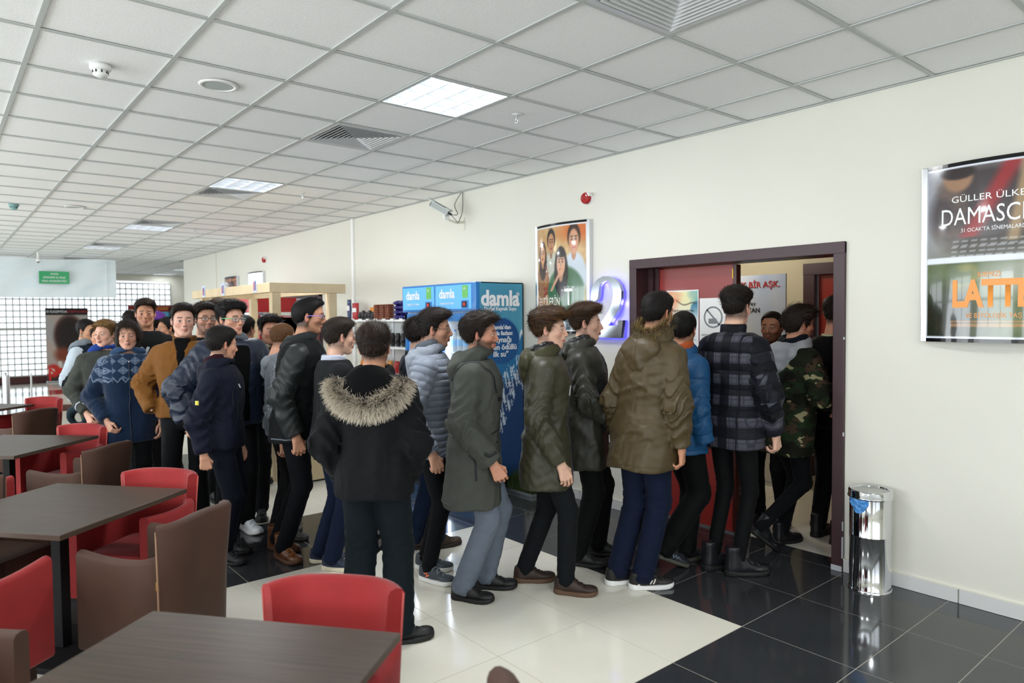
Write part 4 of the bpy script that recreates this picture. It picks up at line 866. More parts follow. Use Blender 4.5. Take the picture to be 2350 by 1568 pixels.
chair(-3.59, .03, 128, 'red', 'red tub chair in front of the second table, at the left edge')
chair(-2.82, -.12, 38, 'brown', 'brown tub chair left of the nearest table, cut by the left edge')
chair(-5.69, .80, 222, 'brown', 'brown tub chair right of the third table')
chair(-6.62, .80, 310, 'red', 'red tub chair behind the third table')
chair(-5.62, .05, 128, 'red', 'red tub chair in front of the third table, mostly cropped')
chair(-4.62, .22, 38, 'brown', 'brown tub chair glimpsed beneath the second table, on its left side')
chair(-8.40, .66, 214, 'brown', 'brown tub chair right of the farthest table')
chair(-9.35, .82, 312, 'red', 'small far red tub chair behind the farthest table')
chair(-1.345, .785, 218, 'brown', 'brown tub chair whose rounded back tip pokes up at the bottom edge')
chair(-8.75, .12, 128, 'red', 'red tub chair in front of the farthest table')
# ================================================================== PEOPLE: implicit surfaces meshed with surface nets
f32 = np.float32
def vec(*a): return np.array(a, f32)
def cap(P, a, b, ra, rb):
    a = np.asarray(a, f32); b = np.asarray(b, f32); d = b-a; L2 = float(d@d)+1e-9
    t = np.clip((P-a)@d/L2, 0, 1); Q = P-a-t[:, None]*d; return np.sqrt((Q*Q).sum(1))-(ra+(rb-ra)*t)
def capt(P, a, b, ra, rb):   # distance and unclamped t (for cut ends)
    a = np.asarray(a, f32); b = np.asarray(b, f32); d = b-a; L2 = float(d@d)+1e-9
    tt = (P-a)@d/L2; t = np.clip(tt, 0, 1); Q = P-a-t[:, None]*d; return np.sqrt((Q*Q).sum(1))-(ra+(rb-ra)*t), tt, math.sqrt(L2)
def ell(P, c, r):
    c = np.asarray(c, f32); r = np.asarray(r, f32); q = (P-c)/r; k = np.sqrt((q*q).sum(1))+1e-6; return (k-1)*k/np.sqrt(((q/r)**2).sum(1)+1e-9)
def smin(a, b, k): h = np.clip(.5+.5*(b-a)/k, 0, 1); return b+(a-b)*h-k*h*(1-h)
def smax(a, b, k): return -smin(-a, -b, k)
def sstep(a, b, x): t = np.clip((x-a)/(b-a), 0, 1); return t*t*(3-2*t)
def ridges(P, s, seed, n=3):
    r = np.random.RandomState(seed); o = 0
    for i in range(n):
        k = r.normal(size=3); k /= np.linalg.norm(k); k2 = r.normal(size=3); k2 /= np.linalg.norm(k2)
        w_ = P@(k2*s*.6).astype(f32)+r.uniform(0, 6); o = o+np.abs(np.sin(P@(k*s).astype(f32)+1.6*np.sin(w_)+r.uniform(0, 6)))
    return o/n-.6
def creases(P, s, seed, n=2, e=3.0):
    r = np.random.RandomState(seed+77); o = 0
    for i in range(n):
        k = r.normal(size=3); k /= np.linalg.norm(k); k2 = r.normal(size=3); k2 /= np.linalg.norm(k2); k3 = np.cross(k, k2)
        m_ = .5+.5*np.sin(P@(k3*s*.7).astype(f32)+r.uniform(0, 6)); o = o+(1-np.abs(np.sin(P@(k*s).astype(f32)+1.2*np.sin(P@(k2*s*.5).astype(f32))+r.uniform(0, 6))))**e*m_
    return o/n
def nets(fn, lo, hi, h):
    lo = np.array(lo, f32); n = [int(math.ceil((hi[i]-lo[i])/h))+1 for i in range(3)]
    ax = [lo[i]+h*np.arange(n[i], dtype=f32) for i in range(3)]
    # coarse pass skips far away blocks
    G = np.stack(np.meshgrid(*ax, indexing='ij'), -1).reshape(-1, 3)
    D = fn(G).astype(f32).reshape(n)
    S = D < 0; nx, ny, nz = n
    c = [S[i:nx-1+i, j:ny-1+j, k:nz-1+k] for i in (0, 1) for j in (0, 1) for k in (0, 1)]
    cnt = sum(x.astype(np.int8) for x in c); act = (cnt > 0) & (cnt < 8)
    idx = -np.ones(act.shape, np.int32); ii = np.argwhere(act); idx[act] = np.arange(len(ii))
    acc = np.zeros((len(ii), 3), f32); num = np.zeros(len(ii), f32)
    off = [(i, j, k) for i in (0, 1) for j in (0, 1) for k in (0, 1)]
    vals = [D[ii[:, 0]+o[0], ii[:, 1]+o[1], ii[:, 2]+o[2]] for o in off]
    for a in range(8):
        for b_ in range(a+1, 8):
            d = [off[b_][q]-off[a][q] for q in range(3)]
            if sum(abs(x) for x in d) != 1: continue
            va, vb = vals[a], vals[b_]; m = (va < 0) != (vb < 0); t = np.where(m, va/(va-vb+1e-12), 0)
            p = np.array(off[a], f32)+t[:, None]*np.array(d, f32); acc += np.where(m[:, None], p, 0); num += m
    V = lo+h*(ii+acc/np.maximum(num, 1)[:, None])
    F = []
    for axis in range(3):
        o1, o2 = [(1, 2), (2, 0), (0, 1)][axis]
        sl = [slice(1, None)]*3; A = [slice(0, -1) if q == axis else slice(1, -1) for q in range(3)]; B = [slice(1, None) if q == axis else slice(1, -1) for q in range(3)]
        SA, SB = S[tuple(A)], S[tuple(B)]; ed = np.argwhere(SA != SB)
        if len(ed) == 0: continue
        pos = ed.copy(); pos[:, o1] += 1; pos[:, o2] += 1
        inside = SA[ed[:, 0], ed[:, 1], ed[:, 2]]
        q = []
        for (u1, u2) in ((-1, -1), (0, -1), (0, 0), (-1, 0)):
            z = pos.copy(); z[:, o1] += u1; z[:, o2] += u2; q.append(idx[z[:, 0], z[:, 1], z[:, 2]])
        q = np.stack(q, 1); q = np.where(inside[:, None], q, q[:, ::-1]); F.append(q)
    F = np.concatenate(F) if F else np.zeros((0, 4), np.int32); F = F[(F >= 0).all(1)]
    return V.astype(f32), F
def join(parts):
    V = []; F = []; C = []; n = 0
    for p in parts:
        V.append(p[0]); F.append(p[1]+n); C.append(p[2]); n += len(p[0])
    return np.concatenate(V), np.concatenate(F), np.concatenate(C)
def lin(c): return np.array(srgb(c), f32)
def rotz(a): c, s = math.cos(a), math.sin(a); return np.array([[c, -s, 0], [s, c, 0], [0, 0, 1]], f32)
def roty(a): c, s = math.cos(a), math.sin(a); return np.array([[c, 0, s], [0, 1, 0], [-s, 0, c]], f32)
def rotx(a): c, s = math.cos(a), math.sin(a); return np.array([[1, 0, 0], [0, c, -s], [0, s, c]], f32)
# ---------------------------------------------------------------- head (origin at ear level centre, +x forward)
def head_fn(hp):
    nose = hp.get('nose', 1.0); jaw = hp.get('jaw', 1.0); fat = hp.get('fat', 0.0); nk = hp.get('neck', 1.0)
    def fn(P):
        X = P.copy(); X[:, 1] = np.abs(P[:, 1])    # symmetric
        d = ell(X, (-.014, 0, .036), (.099, .077+fat*.3, .087))
        d = smin(d, ell(X, (.03, 0, -.022), (.058, .058+fat*.5, .088)), .03)
        d = smin(d, cap(X, (-.002, .052+fat*.4, -.045), (.058, .02, -.096*jaw), .019+fat*.3, .019+fat*.2), .025)
        d = smin(d, cap(X, (.066, 0, -.102*jaw), (.07, .008, -.1*jaw), .0175, .016), .018)
        d = smin(d, ell(X, (.052, .040, -.022), (.026, .024+fat, .022)), .02)
        d = smin(d, cap(X, (.083, .0, .026), (.070, .042, .026), .011, .010), .012)
        d = smax(d, -ell(X, (.100, .0325, .002), (.022, .017, .0125)), .012)
        # lids and eye bag
        d = smin(d, smax(ell(X, (.0745, .032, .000), (.0162, .0165, .0158)), -(np.abs(X[:, 2]+.0008)-.0034-.0*X[:, 1]), .002), .004)
        # nose
        d = smin(d, cap(X, (.086, 0, .016), (.1085*1.0+.004*(nose-1), 0, -.030), .0075, .0105*nose), .010)
        d = smin(d, ell(X, (.099+.012*(nose-1), .0095, -.034), (.0115, .0085, .0075)), .006)
        d = smin(d, cap(X, (.083, .0, -.052), (.087, 0, -.066), .016, .014), .014)
        # lips
        d = smin(d, cap(X, (.0965, 0, -.0605), (.086, .0215, -.0645), .0058, .0035), .004)
        d = smin(d, cap(X, (.0945, 0, -.0715), (.085, .018, -.0685), .0066, .0038), .004)
        d = smax(d, -cap(X, (.104, 0, -.0655), (.088, .025, -.066), .0022, .0016), .003)
        # ear
        e = (X-vec(-.006, .0785+fat*.3, -.002))@rotz(-.42)@roty(.12)
        ear = ell(e, (0, 0, .004), (.019, .0065, .032)); ear = smin(ear, ell(e, (.004, -.001, -.02), (.011, .006, .014)), .008)
        ear = smax(ear, -ell(e, (.002, .0075, .006), (.0125, .0055, .021)), .004); d = smin(d, ear, .005)
        # neck
        d = smin(d, cap(X, (-.022, .012, -.06), (-.045, .020, -.215), .046*nk+fat*.6, .052*nk+fat*.7), .028)
        return d
    return fn
def build_head(hp, h):
    fn = head_fn(hp); V, F = nets(fn, (-.135, -.112, -.235), (.13, .112, .14), h)
    skin = lin(hp.get('skin', 'c99a80')); C = np.tile(skin, (len(V), 1)); x, y, z = V.T; ay = np.abs(y)
    def mix(m, col): 
        nonlocal C; m = np.clip(m, 0, 1)[:, None]; C = C*(1-m)+col*m
    rs = lin('c06a5c')*.6+skin*.4
    mix(.30*np.exp(-((x-.06)**2/.0012+(ay-.045)**2/.0004+(z+.03)**2/.0006)), lin('c4705f')); mix(.35*((ay > .079) & (x < .03)), lin('c8695a')); mix(.25*np.exp(-((x-.115)**2+y**2+(z+.03)**2)/.0003), lin('c4705f'))
    lip = np.exp(-(((z+.0655)/.0085)**2)**2)*(x > .078)*np.clip((.0235-ay)/.005, 0, 1); mix(lip*.75, lin(hp.get('lips', 'a8564f'))); mix(np.exp(-((z+.0655)/.0018)**2)*(x > .08)*(ay < .022), lin('6b2f2b'))
    dark = lin(hp.get('brow', '1d1613'))
    bz = .0265-.10*np.maximum(ay-.032, 0)*.9+.06*np.maximum(.03-ay, 0)*-.5; mix(np.clip(1.5-np.abs(z-bz)/.0040, 0, 1)*(x > .05)*np.clip((ay-.010)/.004, 0, 1)*np.clip((.052-ay)/.006, 0, 1)*hp.get('browk', .85), dark)
    mix(.7*np.clip(1.4-np.abs(z-.0055+(ay-.032)**2*9)/.0022, 0, 1)*(x > .070)*(ay > .016)*(ay < .049), dark*.7)        # lash line
    mix(.28*np.exp(-((z+.012)**2/.00006+(ay-.03)**2/.00015))*(x > .07), lin('7c5548'))
    mix(.9*(np.exp(-((x-.100)**2+(ay-.008)**2*2+(z+.0415)**2*2)/.000022)), lin('3a1b17'))
    bd = hp.get('beard', 0)
    if bd:
        m = (z < -.030+.45*(.045-x)*(x < .045)) & (z > -.135) & (x > -.012); a = np.clip(((-.030+.45*np.maximum(.045-x, 0))-z)/.02, 0, 1)*m*(1-np.clip(np.exp(-((z+.066)/.012)**2)*(x > .075)*(ay < .026)*1.4, 0, 1)); nz_ = .85+.15*np.random.RandomState(5).rand(len(V)); mix(a*bd*nz_, dark)
        mix(bd*.9*((x > .07) & (z < -.066) & (z > -.12))*np.clip((-z-.078)/.01, 0, 1), dark); mix(bd*.8*np.clip(1.3-np.abs(z+.051)/.006, 0, 1)*(x > .08)*(ay < .028), dark)
    if hp.get('mous'): mix(hp['mous']*np.clip(1.4-np.abs(z+.0515-.12*0)/.0048, 0, 1)*(x > .08)*(ay < .029), dark*.6)
    fade = hp.get('fade', .6); hair = lin(hp.get('hair', '16110f')); m = np.clip((z+.085-(-x-.0)*.0)/.03, 0, 1)*(x < .012)*np.clip((.02-x)/.02, 0, 1); mix(m*fade*(ay < .082), hair)
    m = (z > .065)*np.clip((z-.075)/.01, 0, 1); mix(m*.9, hair)
    return V, F, C, fn
ZL = [(0, .084), (30, .080), (48, .066), (62, .038), (70, .0), (78, -.022), (86, -.012), (92, .026), (104, .022), (112, -.02), (125, -.055), (150, -.076), (180, -.080)]
def build_hair(st, h, seed):
    top, side = st.get('top', .03)*.78, st.get('side', .008)*.85; q = st.get('quiff', 0)*.75; amp = st.get('amp', .006); long = st.get('long', 0); fr = st.get('fringe', 0); low = st.get('low', 0)
    za, zv = np.array([a for a, _ in ZL], f32), np.array([b for _, b in ZL], f32)
    sw = rotz(st.get('swirl', 0.0)); r = np.random.RandomState(seed); k1, k2, k3 = r.normal(size=(3, 3))
    def fn(P):
        x, y, z = P.T; ay = np.abs(y); E = ell(P*vec(1, 1, 1), (-.014, 0, .036), (.099, .077, .087)); ang = np.degrees(np.arctan2(ay, x+.004))
        zl = np.interp(ang, za, zv)
        if long: zl = zl-long*sstep(48, 75, ang)-.02*sstep(100, 150, ang)
        if fr: zl = zl-fr*sstep(60, 20, ang)*(1 if st.get('mid') else sstep(-.05, .05, y*st.get('fs', 1)+.02))
        zl = zl-low*sstep(90, 140, ang)
        t = side+(top-side)*sstep(.03, .105, z-.25*(x+.02)*0)
        if q: t = t+q*np.exp(-((x-.062)**2+(z-.105)**2)/.0022)
        if st.get('back'): t = t+st['back']*np.exp(-((x+.1)**2+(z-.05)**2)/.004)
        if st.get('spike'): t = t+st['spike']*np.maximum(np.sin(x*70+y*40+r0)*np.sin(y*80-x*30), 0)*sstep(.06, .11, z)
        dirp = P@(np.array([18, 55, 30]))
        nz_ = amp*(np.abs(np.sin(P@(k1*35).astype(f32)+2*np.sin(P@(k2*30).astype(f32))))*.7+.5*np.abs(np.sin(dirp*2.2+2.5*np.sin(P@(k3*40).astype(f32))))-.55)*sstep(-.02, .06, z+long)
        d = E-t-nz_
        d = smax(d, (zl-z)*.75, .010 if not long else .016)
        if long:    # keep the face free
            d = smax(d, -ell(P, (.075, 0, -.04), (.075, .062, .118)), .012); d = smin(d, smin(cap(P, (-.02, .072, .01), (-.005, .075, -.11), .030, .022), cap(P, (-.02, -.072, .01), (-.005, -.075, -.11), .030, .022), .01), .02); d = smin(d, cap(P, (-.07, 0, 0), (-.06, 0, -.10), .05, .045), .03)
        return d
    r0 = r.uniform(0, 6)
    V, F = nets(fn, (-.17, -.135, -.17-.03*(long > 0)), (.17, .135, .20), h); return V, F, fn
def grad(fn, P, e=.003):
    g = np.stack([fn(P+vec(e, 0, 0))-fn(P-vec(e, 0, 0)), fn(P+vec(0, e, 0))-fn(P-vec(0, e, 0)), fn(P+vec(0, 0, e))-fn(P-vec(0, 0, e))], 1); return g/(np.linalg.norm(g, axis=1, keepdims=True)+1e-9)
def strands(P0, D, Nn, L, w0, seed, curl=.3, seg=2):
    """tapered hair blades: roots P0, direction D, surface normal Nn"""
    r = np.random.RandomState(seed); n = len(P0); L = L*(.7+.6*r.rand(n))[:, None].astype(f32); D = D+r.normal(size=(n, 3)).astype(f32)*curl; D /= np.linalg.norm(D, axis=1, keepdims=True); S = np.cross(D, Nn); S /= np.linalg.norm(S, axis=1, keepdims=True)+1e-6
    rows = []
    for i in range(seg+1):
        t = i/seg; c = P0+D*L*t+Nn*L*(.18*math.sin(t*2.2))+np.array([0, 0, -1], f32)*L*.12*t*t; ww = w0*(1-t*.8)
        rows += [c-S*ww, c+S*ww]
    V = np.stack(rows, 1).reshape(-1, 3); k = 2*(seg+1); b = (np.arange(n)*k)[:, None]; F = np.concatenate([b+np.array([[2*i, 2*i+1, 2*i+3, 2*i+2]]) for i in range(seg)]); T = np.tile(np.repeat(np.linspace(0, 1, seg+1), 2), n); return V.astype(f32), F.astype(np.int32), T
# ---------------------------------------------------------------- hands (wrist at origin, fingers +x, thumb +y, palm -z)
def hand_fn(curl):
    ks = [(.088, .031), (.092, .009), (.087, -.013), (.078, -.032)]; sl = [(.042, .026, .02), (.046, .029, .021), (.042, .027, .02), (.033, .02, .018)]; segs = []
    for i, ((kx, ky), s) in enumerate(zip(ks, sl)):
        a = 0; p = np.array([kx, ky, 0]); sp = (ky)*.9; rr = [.0095, .0088, .0082, .0072][0 if i < 3 else 1]-(.001 if i == 3 else 0)
        for j in range(3):
            a += math.radians(curl[j]+3*i); q = p+s[j]*np.array([math.cos(a), math.sin(sp), -math.sin(a)]); segs.append((p.copy(), q.copy(), rr, rr-.0007)); p = q; rr -= .0007
    tc = curl[3]; th = [((.018, .022, -.006), (.05, .046, -.018-.004*tc), .0145, .0118), ((.05, .046, -.018-.004*tc), (.078, .050-.010*tc, -.024-.010*tc), .0112, .0098), ((.078, .050-.010*tc, -.024-.010*tc), (.098, .045-.022*tc, -.03-.014*tc), .0098, .0082)]
    def fn(P):
        d = cap(P, (-.07, .007, 0), (.012, .009, 0), .0235, .0205); d = smin(d, cap(P, (-.07, -.007, 0), (.012, -.01, 0), .0235, .0205), .01)
        for kx, ky in ks: d = smin(d, cap(P, (.012, ky*.5, 0), (kx, ky, -.001), .0155, .0115), .010)
        f = None
        for a, b_, ra, rb in segs:
            e = cap(P, a, b_, ra, rb); f = e if f is None else smin(f, e, .0015)
        d = smin(d, f, .004)
        g = None
        for a, b_, ra, rb in th:
            e = cap(P, a, b_, ra, rb); g = e if g is None else smin(g, e, .006)
        return smin(d, g, .007)
    return fn
HANDS = {}
def hand(kind, h=.0042):
    k = (kind, round(h, 4))
    if k not in HANDS:
        fn = hand_fn({'relax': (28, 34, 24, .5), 'curl': (48, 52, 36, .8), 'fist': (74, 88, 50, 1.5), 'open': (6, 8, 6, -.3)}[kind]); V, F = nets(fn, (-.06, -.06, -.115), (.20, .085, .04), h); HANDS[k] = (V, F)
    return HANDS[k]
# ---------------------------------------------------------------- shoes
SHOES = {}
def shoe_tpl(kind, h):
    k = (kind, round(h, 4))
    if k in SHOES: return SHOES[k]
    boot = kind == 'boot'; top = .17 if boot else .10
    def outline(P, g=0.0):
        x = P[:, 0]; y = P[:, 1]+.006*np.sin((x+.05)*12); t = np.clip((x+.045)/.185, 0, 1); rad = .036+.012*sstep(.2, .75, t)-.004*sstep(.85, 1, t)+g; cx = -.045+.185*t; return np.sqrt((x-cx)**2+y**2)-rad
    def up(P):
        d = cap(P*vec(1, 1.08, 1), (-.045, 0, .045), (.06, 0, .034), .039, .040); d = smin(d, ell(P, (.132, 0, .031), (.062, .043, .028)), .025); d = smin(d, cap(P, (.03, 0, .062), (-.02, 0, .085), .032, .036), .03)
        d = smin(d, cap(P, (-.038, 0, .05), (-.036, 0, top), .040, .044 if boot else .041), .02); d = smax(d, P[:, 2]-top, .006); d = smax(d, .012-P[:, 2], .002)
        if boot: d = d+.002*ridges(P, 55, 3, 2)
        return smax(d, outline(P, .0035), .006)
    def so(P):
        o = outline(P, .006); z = P[:, 2]; th = .026+.008*sstep(.0, -.06, P[:, 0])+.006*sstep(.11, .19, P[:, 0]); zb_ = .0+.010*sstep(.13, .2, P[:, 0]); d = smax(o, np.maximum(z-th, zb_-z), .004); return d+(.0018*np.sin(P[:, 0]*420)*(z < .012) if kind != 'low' else 0)
    U = nets(up, (-.10, -.065, -.005), (.21, .065, top+.02), h); S_ = nets(so, (-.10, -.07, -.006), (.22, .07, .055), h*.9); SHOES[k] = (U, S_, up); return SHOES[k]
# ---------------------------------------------------------------- cloth materials
def clothmat(name, col, rough=.8, kind='plain', col2=None, col3=None, bump=(350, .12, .002), sheen=.03, spec=.18, wr=.7, quilt=0):
    if name in MATS: return MATS[name]
    m = mat(name, col, rough, bump=bump, vary=.06, vscale=14, sheen=sheen, spec=spec); nt = m.node_tree; N, L = nt.nodes, nt.links; b = N['Principled BSDF']
    # creases
    tc_ = N.new('ShaderNodeTexCoord'); mp_ = N.new('ShaderNodeMapping'); mp_.inputs['Scale'].default_value = (1, 1, .7); L.new(tc_.outputs['Object'], mp_.inputs['Vector'])
    w1 = N.new('ShaderNodeTexNoise'); w1.noise_type = 'RIDGED_MULTIFRACTAL'; w1.inputs['Scale'].default_value = 7.5; w1.inputs['Detail'].default_value = 3; w1.inputs['Distortion'].default_value = 1.1; L.new(mp_.outputs['Vector'], w1.inputs['Vector'])
    wb = N.new('ShaderNodeBump'); wb.inputs['Strength'].default_value = wr; wb.inputs['Distance'].default_value = .018; L.new(w1.outputs['Fac'], wb.inputs['Height']); L.new(wb.outputs['Normal'], b.inputs['Normal'])
    if quilt:
        at = N.new('ShaderNodeAttribute'); at.attribute_name = 'lc'; sep = N.new('ShaderNodeSeparateXYZ'); L.new(at.outputs['Vector'], sep.inputs[0])
        nn_ = N.new('ShaderNodeTexNoise'); nn_.inputs['Scale'].default_value = 18; L.new(tc_.outputs['Object'], nn_.inputs['Vector'])
        q0 = N.new('ShaderNodeMath'); q0.operation = 'MULTIPLY_ADD'; L.new(nn_.outputs['Fac'], q0.inputs[0]); q0.inputs[1].default_value = .012; L.new(sep.outputs[1], q0.inputs[2])
        q1 = N.new('ShaderNodeMath'); q1.operation = 'MULTIPLY'; L.new(q0.outputs[0], q1.inputs[0]); q1.inputs[1].default_value = math.pi/quilt
        q2 = N.new('ShaderNodeMath'); q2.operation = 'SINE'; L.new(q1.outputs[0], q2.inputs[0]); q3 = N.new('ShaderNodeMath'); q3.operation = 'ABSOLUTE'; L.new(q2.outputs[0], q3.inputs[0]); q4 = N.new('ShaderNodeMath'); q4.operation = 'POWER'; L.new(q3.outputs[0], q4.inputs[0]); q4.inputs[1].default_value = .45
        qb = N.new('ShaderNodeBump'); qb.inputs['Strength'].default_value = .6; qb.inputs['Distance'].default_value = .015; L.new(q4.outputs[0], qb.inputs['Height']); L.new(wb.outputs['Normal'], qb.inputs['Normal']); L.new(qb.outputs['Normal'], b.inputs['Normal'])
    if kind == 'plain': return m
    at = N.new('ShaderNodeAttribute'); at.attribute_name = 'lc'; sep = N.new('ShaderNodeSeparateXYZ'); L.new(at.outputs['Vector'], sep.inputs[0])
    def math_(op, a, b_=None, c_=None):
        n = N.new('ShaderNodeMath'); n.operation = op
        for i, q in enumerate((a, b_, c_)):
            if q is None: continue
            if isinstance(q, (int, float)): n.inputs[i].default_value = q
            else: L.new(q, n.inputs[i])
        return n.outputs[0]
    def mixc(f, a, b_):
        n = N.new('ShaderNodeMix'); n.data_type = 'RGBA'
        L.new(f, n.inputs['Factor'])
        for k_, q in (('A', a), ('B', b_)):
            if isinstance(q, (str, tuple)): n.inputs[k_].default_value = (*srgb(q), 1)
            else: L.new(q, n.inputs[k_])
        return n.outputs['Result']
    X, Y = sep.outputs[0], sep.outputs[1]
    def stripe(v, freq, ph, thr): return math_('GREATER_THAN', math_('SINE', math_('MULTIPLY_ADD', v, freq, ph)), thr)
    if kind == 'plaid':
        a = stripe(X, 52, .5, .15); c = stripe(Y, 46, .2, .1); both = math_('MULTIPLY', a, c); o = mixc(math_('MULTIPLY', math_('ADD', a, c), .5), col, col2); o = mixc(both, o, col3)
        t1 = stripe(X, 208, 1.2, .8); t2 = stripe(Y, 184, .7, .8); o = mixc(math_('MULTIPLY', math_('MAXIMUM', t1, t2), .45), o, '0a0b12'); L.new(o, b.inputs['Base Color'])
    elif kind == 'camo':
        tc = N.new('ShaderNodeTexCoord'); mp = N.new('ShaderNodeMapping'); mp.inputs['Scale'].default_value = (1, 1, 1.7); L.new(tc.outputs['Object'], mp.inputs['Vector']); o = col
        for i, (cc, th_, sc) in enumerate(((col2, .50, 7), (col3, .56, 9), ('101109', .55, 8), ('8b8463', .63, 10))):
            n = N.new('ShaderNodeTexNoise'); n.noise_dimensions = '4D'; n.inputs['W'].default_value = i*3.1; n.inputs['Scale'].default_value = sc; n.inputs['Detail'].default_value = 2; L.new(mp.outputs['Vector'], n.inputs['Vector']); o = mixc(math_('GREATER_THAN', n.outputs['Fac'], th_), o, cc)
        L.new(o, b.inputs['Base Color'])
    elif kind == 'fairisle':
        # knitted band with diamonds, zigzags and stars above chest height
        up = math_('GREATER_THAN', Y, 1.19)
        fx = math_('ABSOLUTE', math_('SUBTRACT', math_('FRACT', math_('MULTIPLY', X, 11)), .5)); fy = math_('ABSOLUTE', math_('SUBTRACT', math_('FRACT', math_('MULTIPLY_ADD', Y, 13, .1)), .5))
        s_ = math_('ADD', fx, fy); dia = math_('LESS_THAN', math_('ABSOLUTE', math_('SUBTRACT', s_, .38)), .07); star = math_('LESS_THAN', math_('MULTIPLY', fx, fy), .012); star = math_('MULTIPLY', star, math_('LESS_THAN', s_, .3))
        zz = math_('LESS_THAN', math_('ABSOLUTE', math_('SUBTRACT', math_('SUBTRACT', Y, 1.165), math_('MULTIPLY', math_('ABSOLUTE', math_('SUBTRACT', math_('FRACT', math_('MULTIPLY', X, 17)), .5)), .07))), .008)
        kn = math_('MULTIPLY_ADD', math_('SINE', math_('MULTIPLY', X, 900)), .2, .8); f = math_('MULTIPLY', math_('MAXIMUM', math_('MULTIPLY', math_('MAXIMUM', dia, star), up), zz), math_('MULTIPLY', kn, .8)); o = mixc(math_('MULTIPLY', up, .45), col, col2); L.new(mixc(f, o, col3), b.inputs['Base Color'])
        w_ = N.new('ShaderNodeBump'); w_.inputs['Strength'].default_value = .35; w_.inputs['Distance'].default_value = .004; L.new(math_('MULTIPLY', math_('SINE', math_('MULTIPLY', X, 900)), math_('SINE', math_('MULTIPLY', Y, 700))), w_.inputs['Height']); L.new(w_.outputs['Normal'], b.inputs['Normal'])
    elif kind == 'melange':
        tc = N.new('ShaderNodeTexCoord'); mp = N.new('ShaderNodeMapping'); mp.inputs['Scale'].default_value = (1, 1, 2.6); L.new(tc.outputs['Object'], mp.inputs['Vector']); n = N.new('ShaderNodeTexNoise'); n.inputs['Scale'].default_value = 70; n.inputs['Detail'].default_value = 5; L.new(mp.outputs['Vector'], n.inputs['Vector'])
        cr = N.new('ShaderNodeMapRange'); cr.inputs['From Min'].default_value = .42; cr.inputs['From Max'].default_value = .58; L.new(n.outputs['Fac'], cr.inputs['Value']); L.new(mixc(cr.outputs['Result'], col, col2), b.inputs['Base Color'])
    elif kind == 'knit':
        w_ = N.new('ShaderNodeBump'); w_.inputs['Strength'].default_value = .5; w_.inputs['Distance'].default_value = .005; L.new(math_('MULTIPLY', math_('SINE', math_('MULTIPLY', X, 700)), math_('SINE', math_('MULTIPLY', Y, 500))), w_.inputs['Height']); L.new(w_.outputs['Normal'], b.inputs['Normal'])
    return m
M_skin = mat('skin', 'c99a80', .48, attr=True, sss=.12, spec=.4, bump=(220, .05, .001)); M_hair = mat('hair', '15100e', .6, attr=True, spec=.22); M_fur = mat('fur', 'b09a70', .7, attr=True, spec=.2)
M_eye = mat('eyeball', 'e8e2dc', .08, attr=True)
BODY = [(.86, 0, .100, .160), (.95, -.005, .108, .165), (1.06, 0, .098, .148), (1.18, .004, .105, .160), (1.30, .004, .112, .176), (1.38, -.006, .102, .178), (1.435, -.014, .082, .150), (1.475, -.018, .064, .095), (1.52, -.018, .056, .064)]
EYEV = None
def eye_mesh(iris):
    v = []; f = []; c = []; n, m_ = 18, 14
    for i in range(m_+1):
        th = math.pi*i/m_
        for k in range(n):
            ph = 2*math.pi*k/n; v.append((math.cos(th)*.0128, math.sin(th)*math.cos(ph)*.0128, math.sin(th)*math.sin(ph)*.0128)); d = math.degrees(th)
            c.append(lin('070505') if d < 18 else (lin(iris) if d < 35 else lin('b5aaa2')))
    for i in range(m_):
        for k in range(n): f.append((i*n+k, i*n+(k+1) % n, (i+1)*n+(k+1) % n, (i+1)*n+k))
    return np.array(v, f32), np.array(f, np.int32), np.array(c, f32)
SEED = [100]
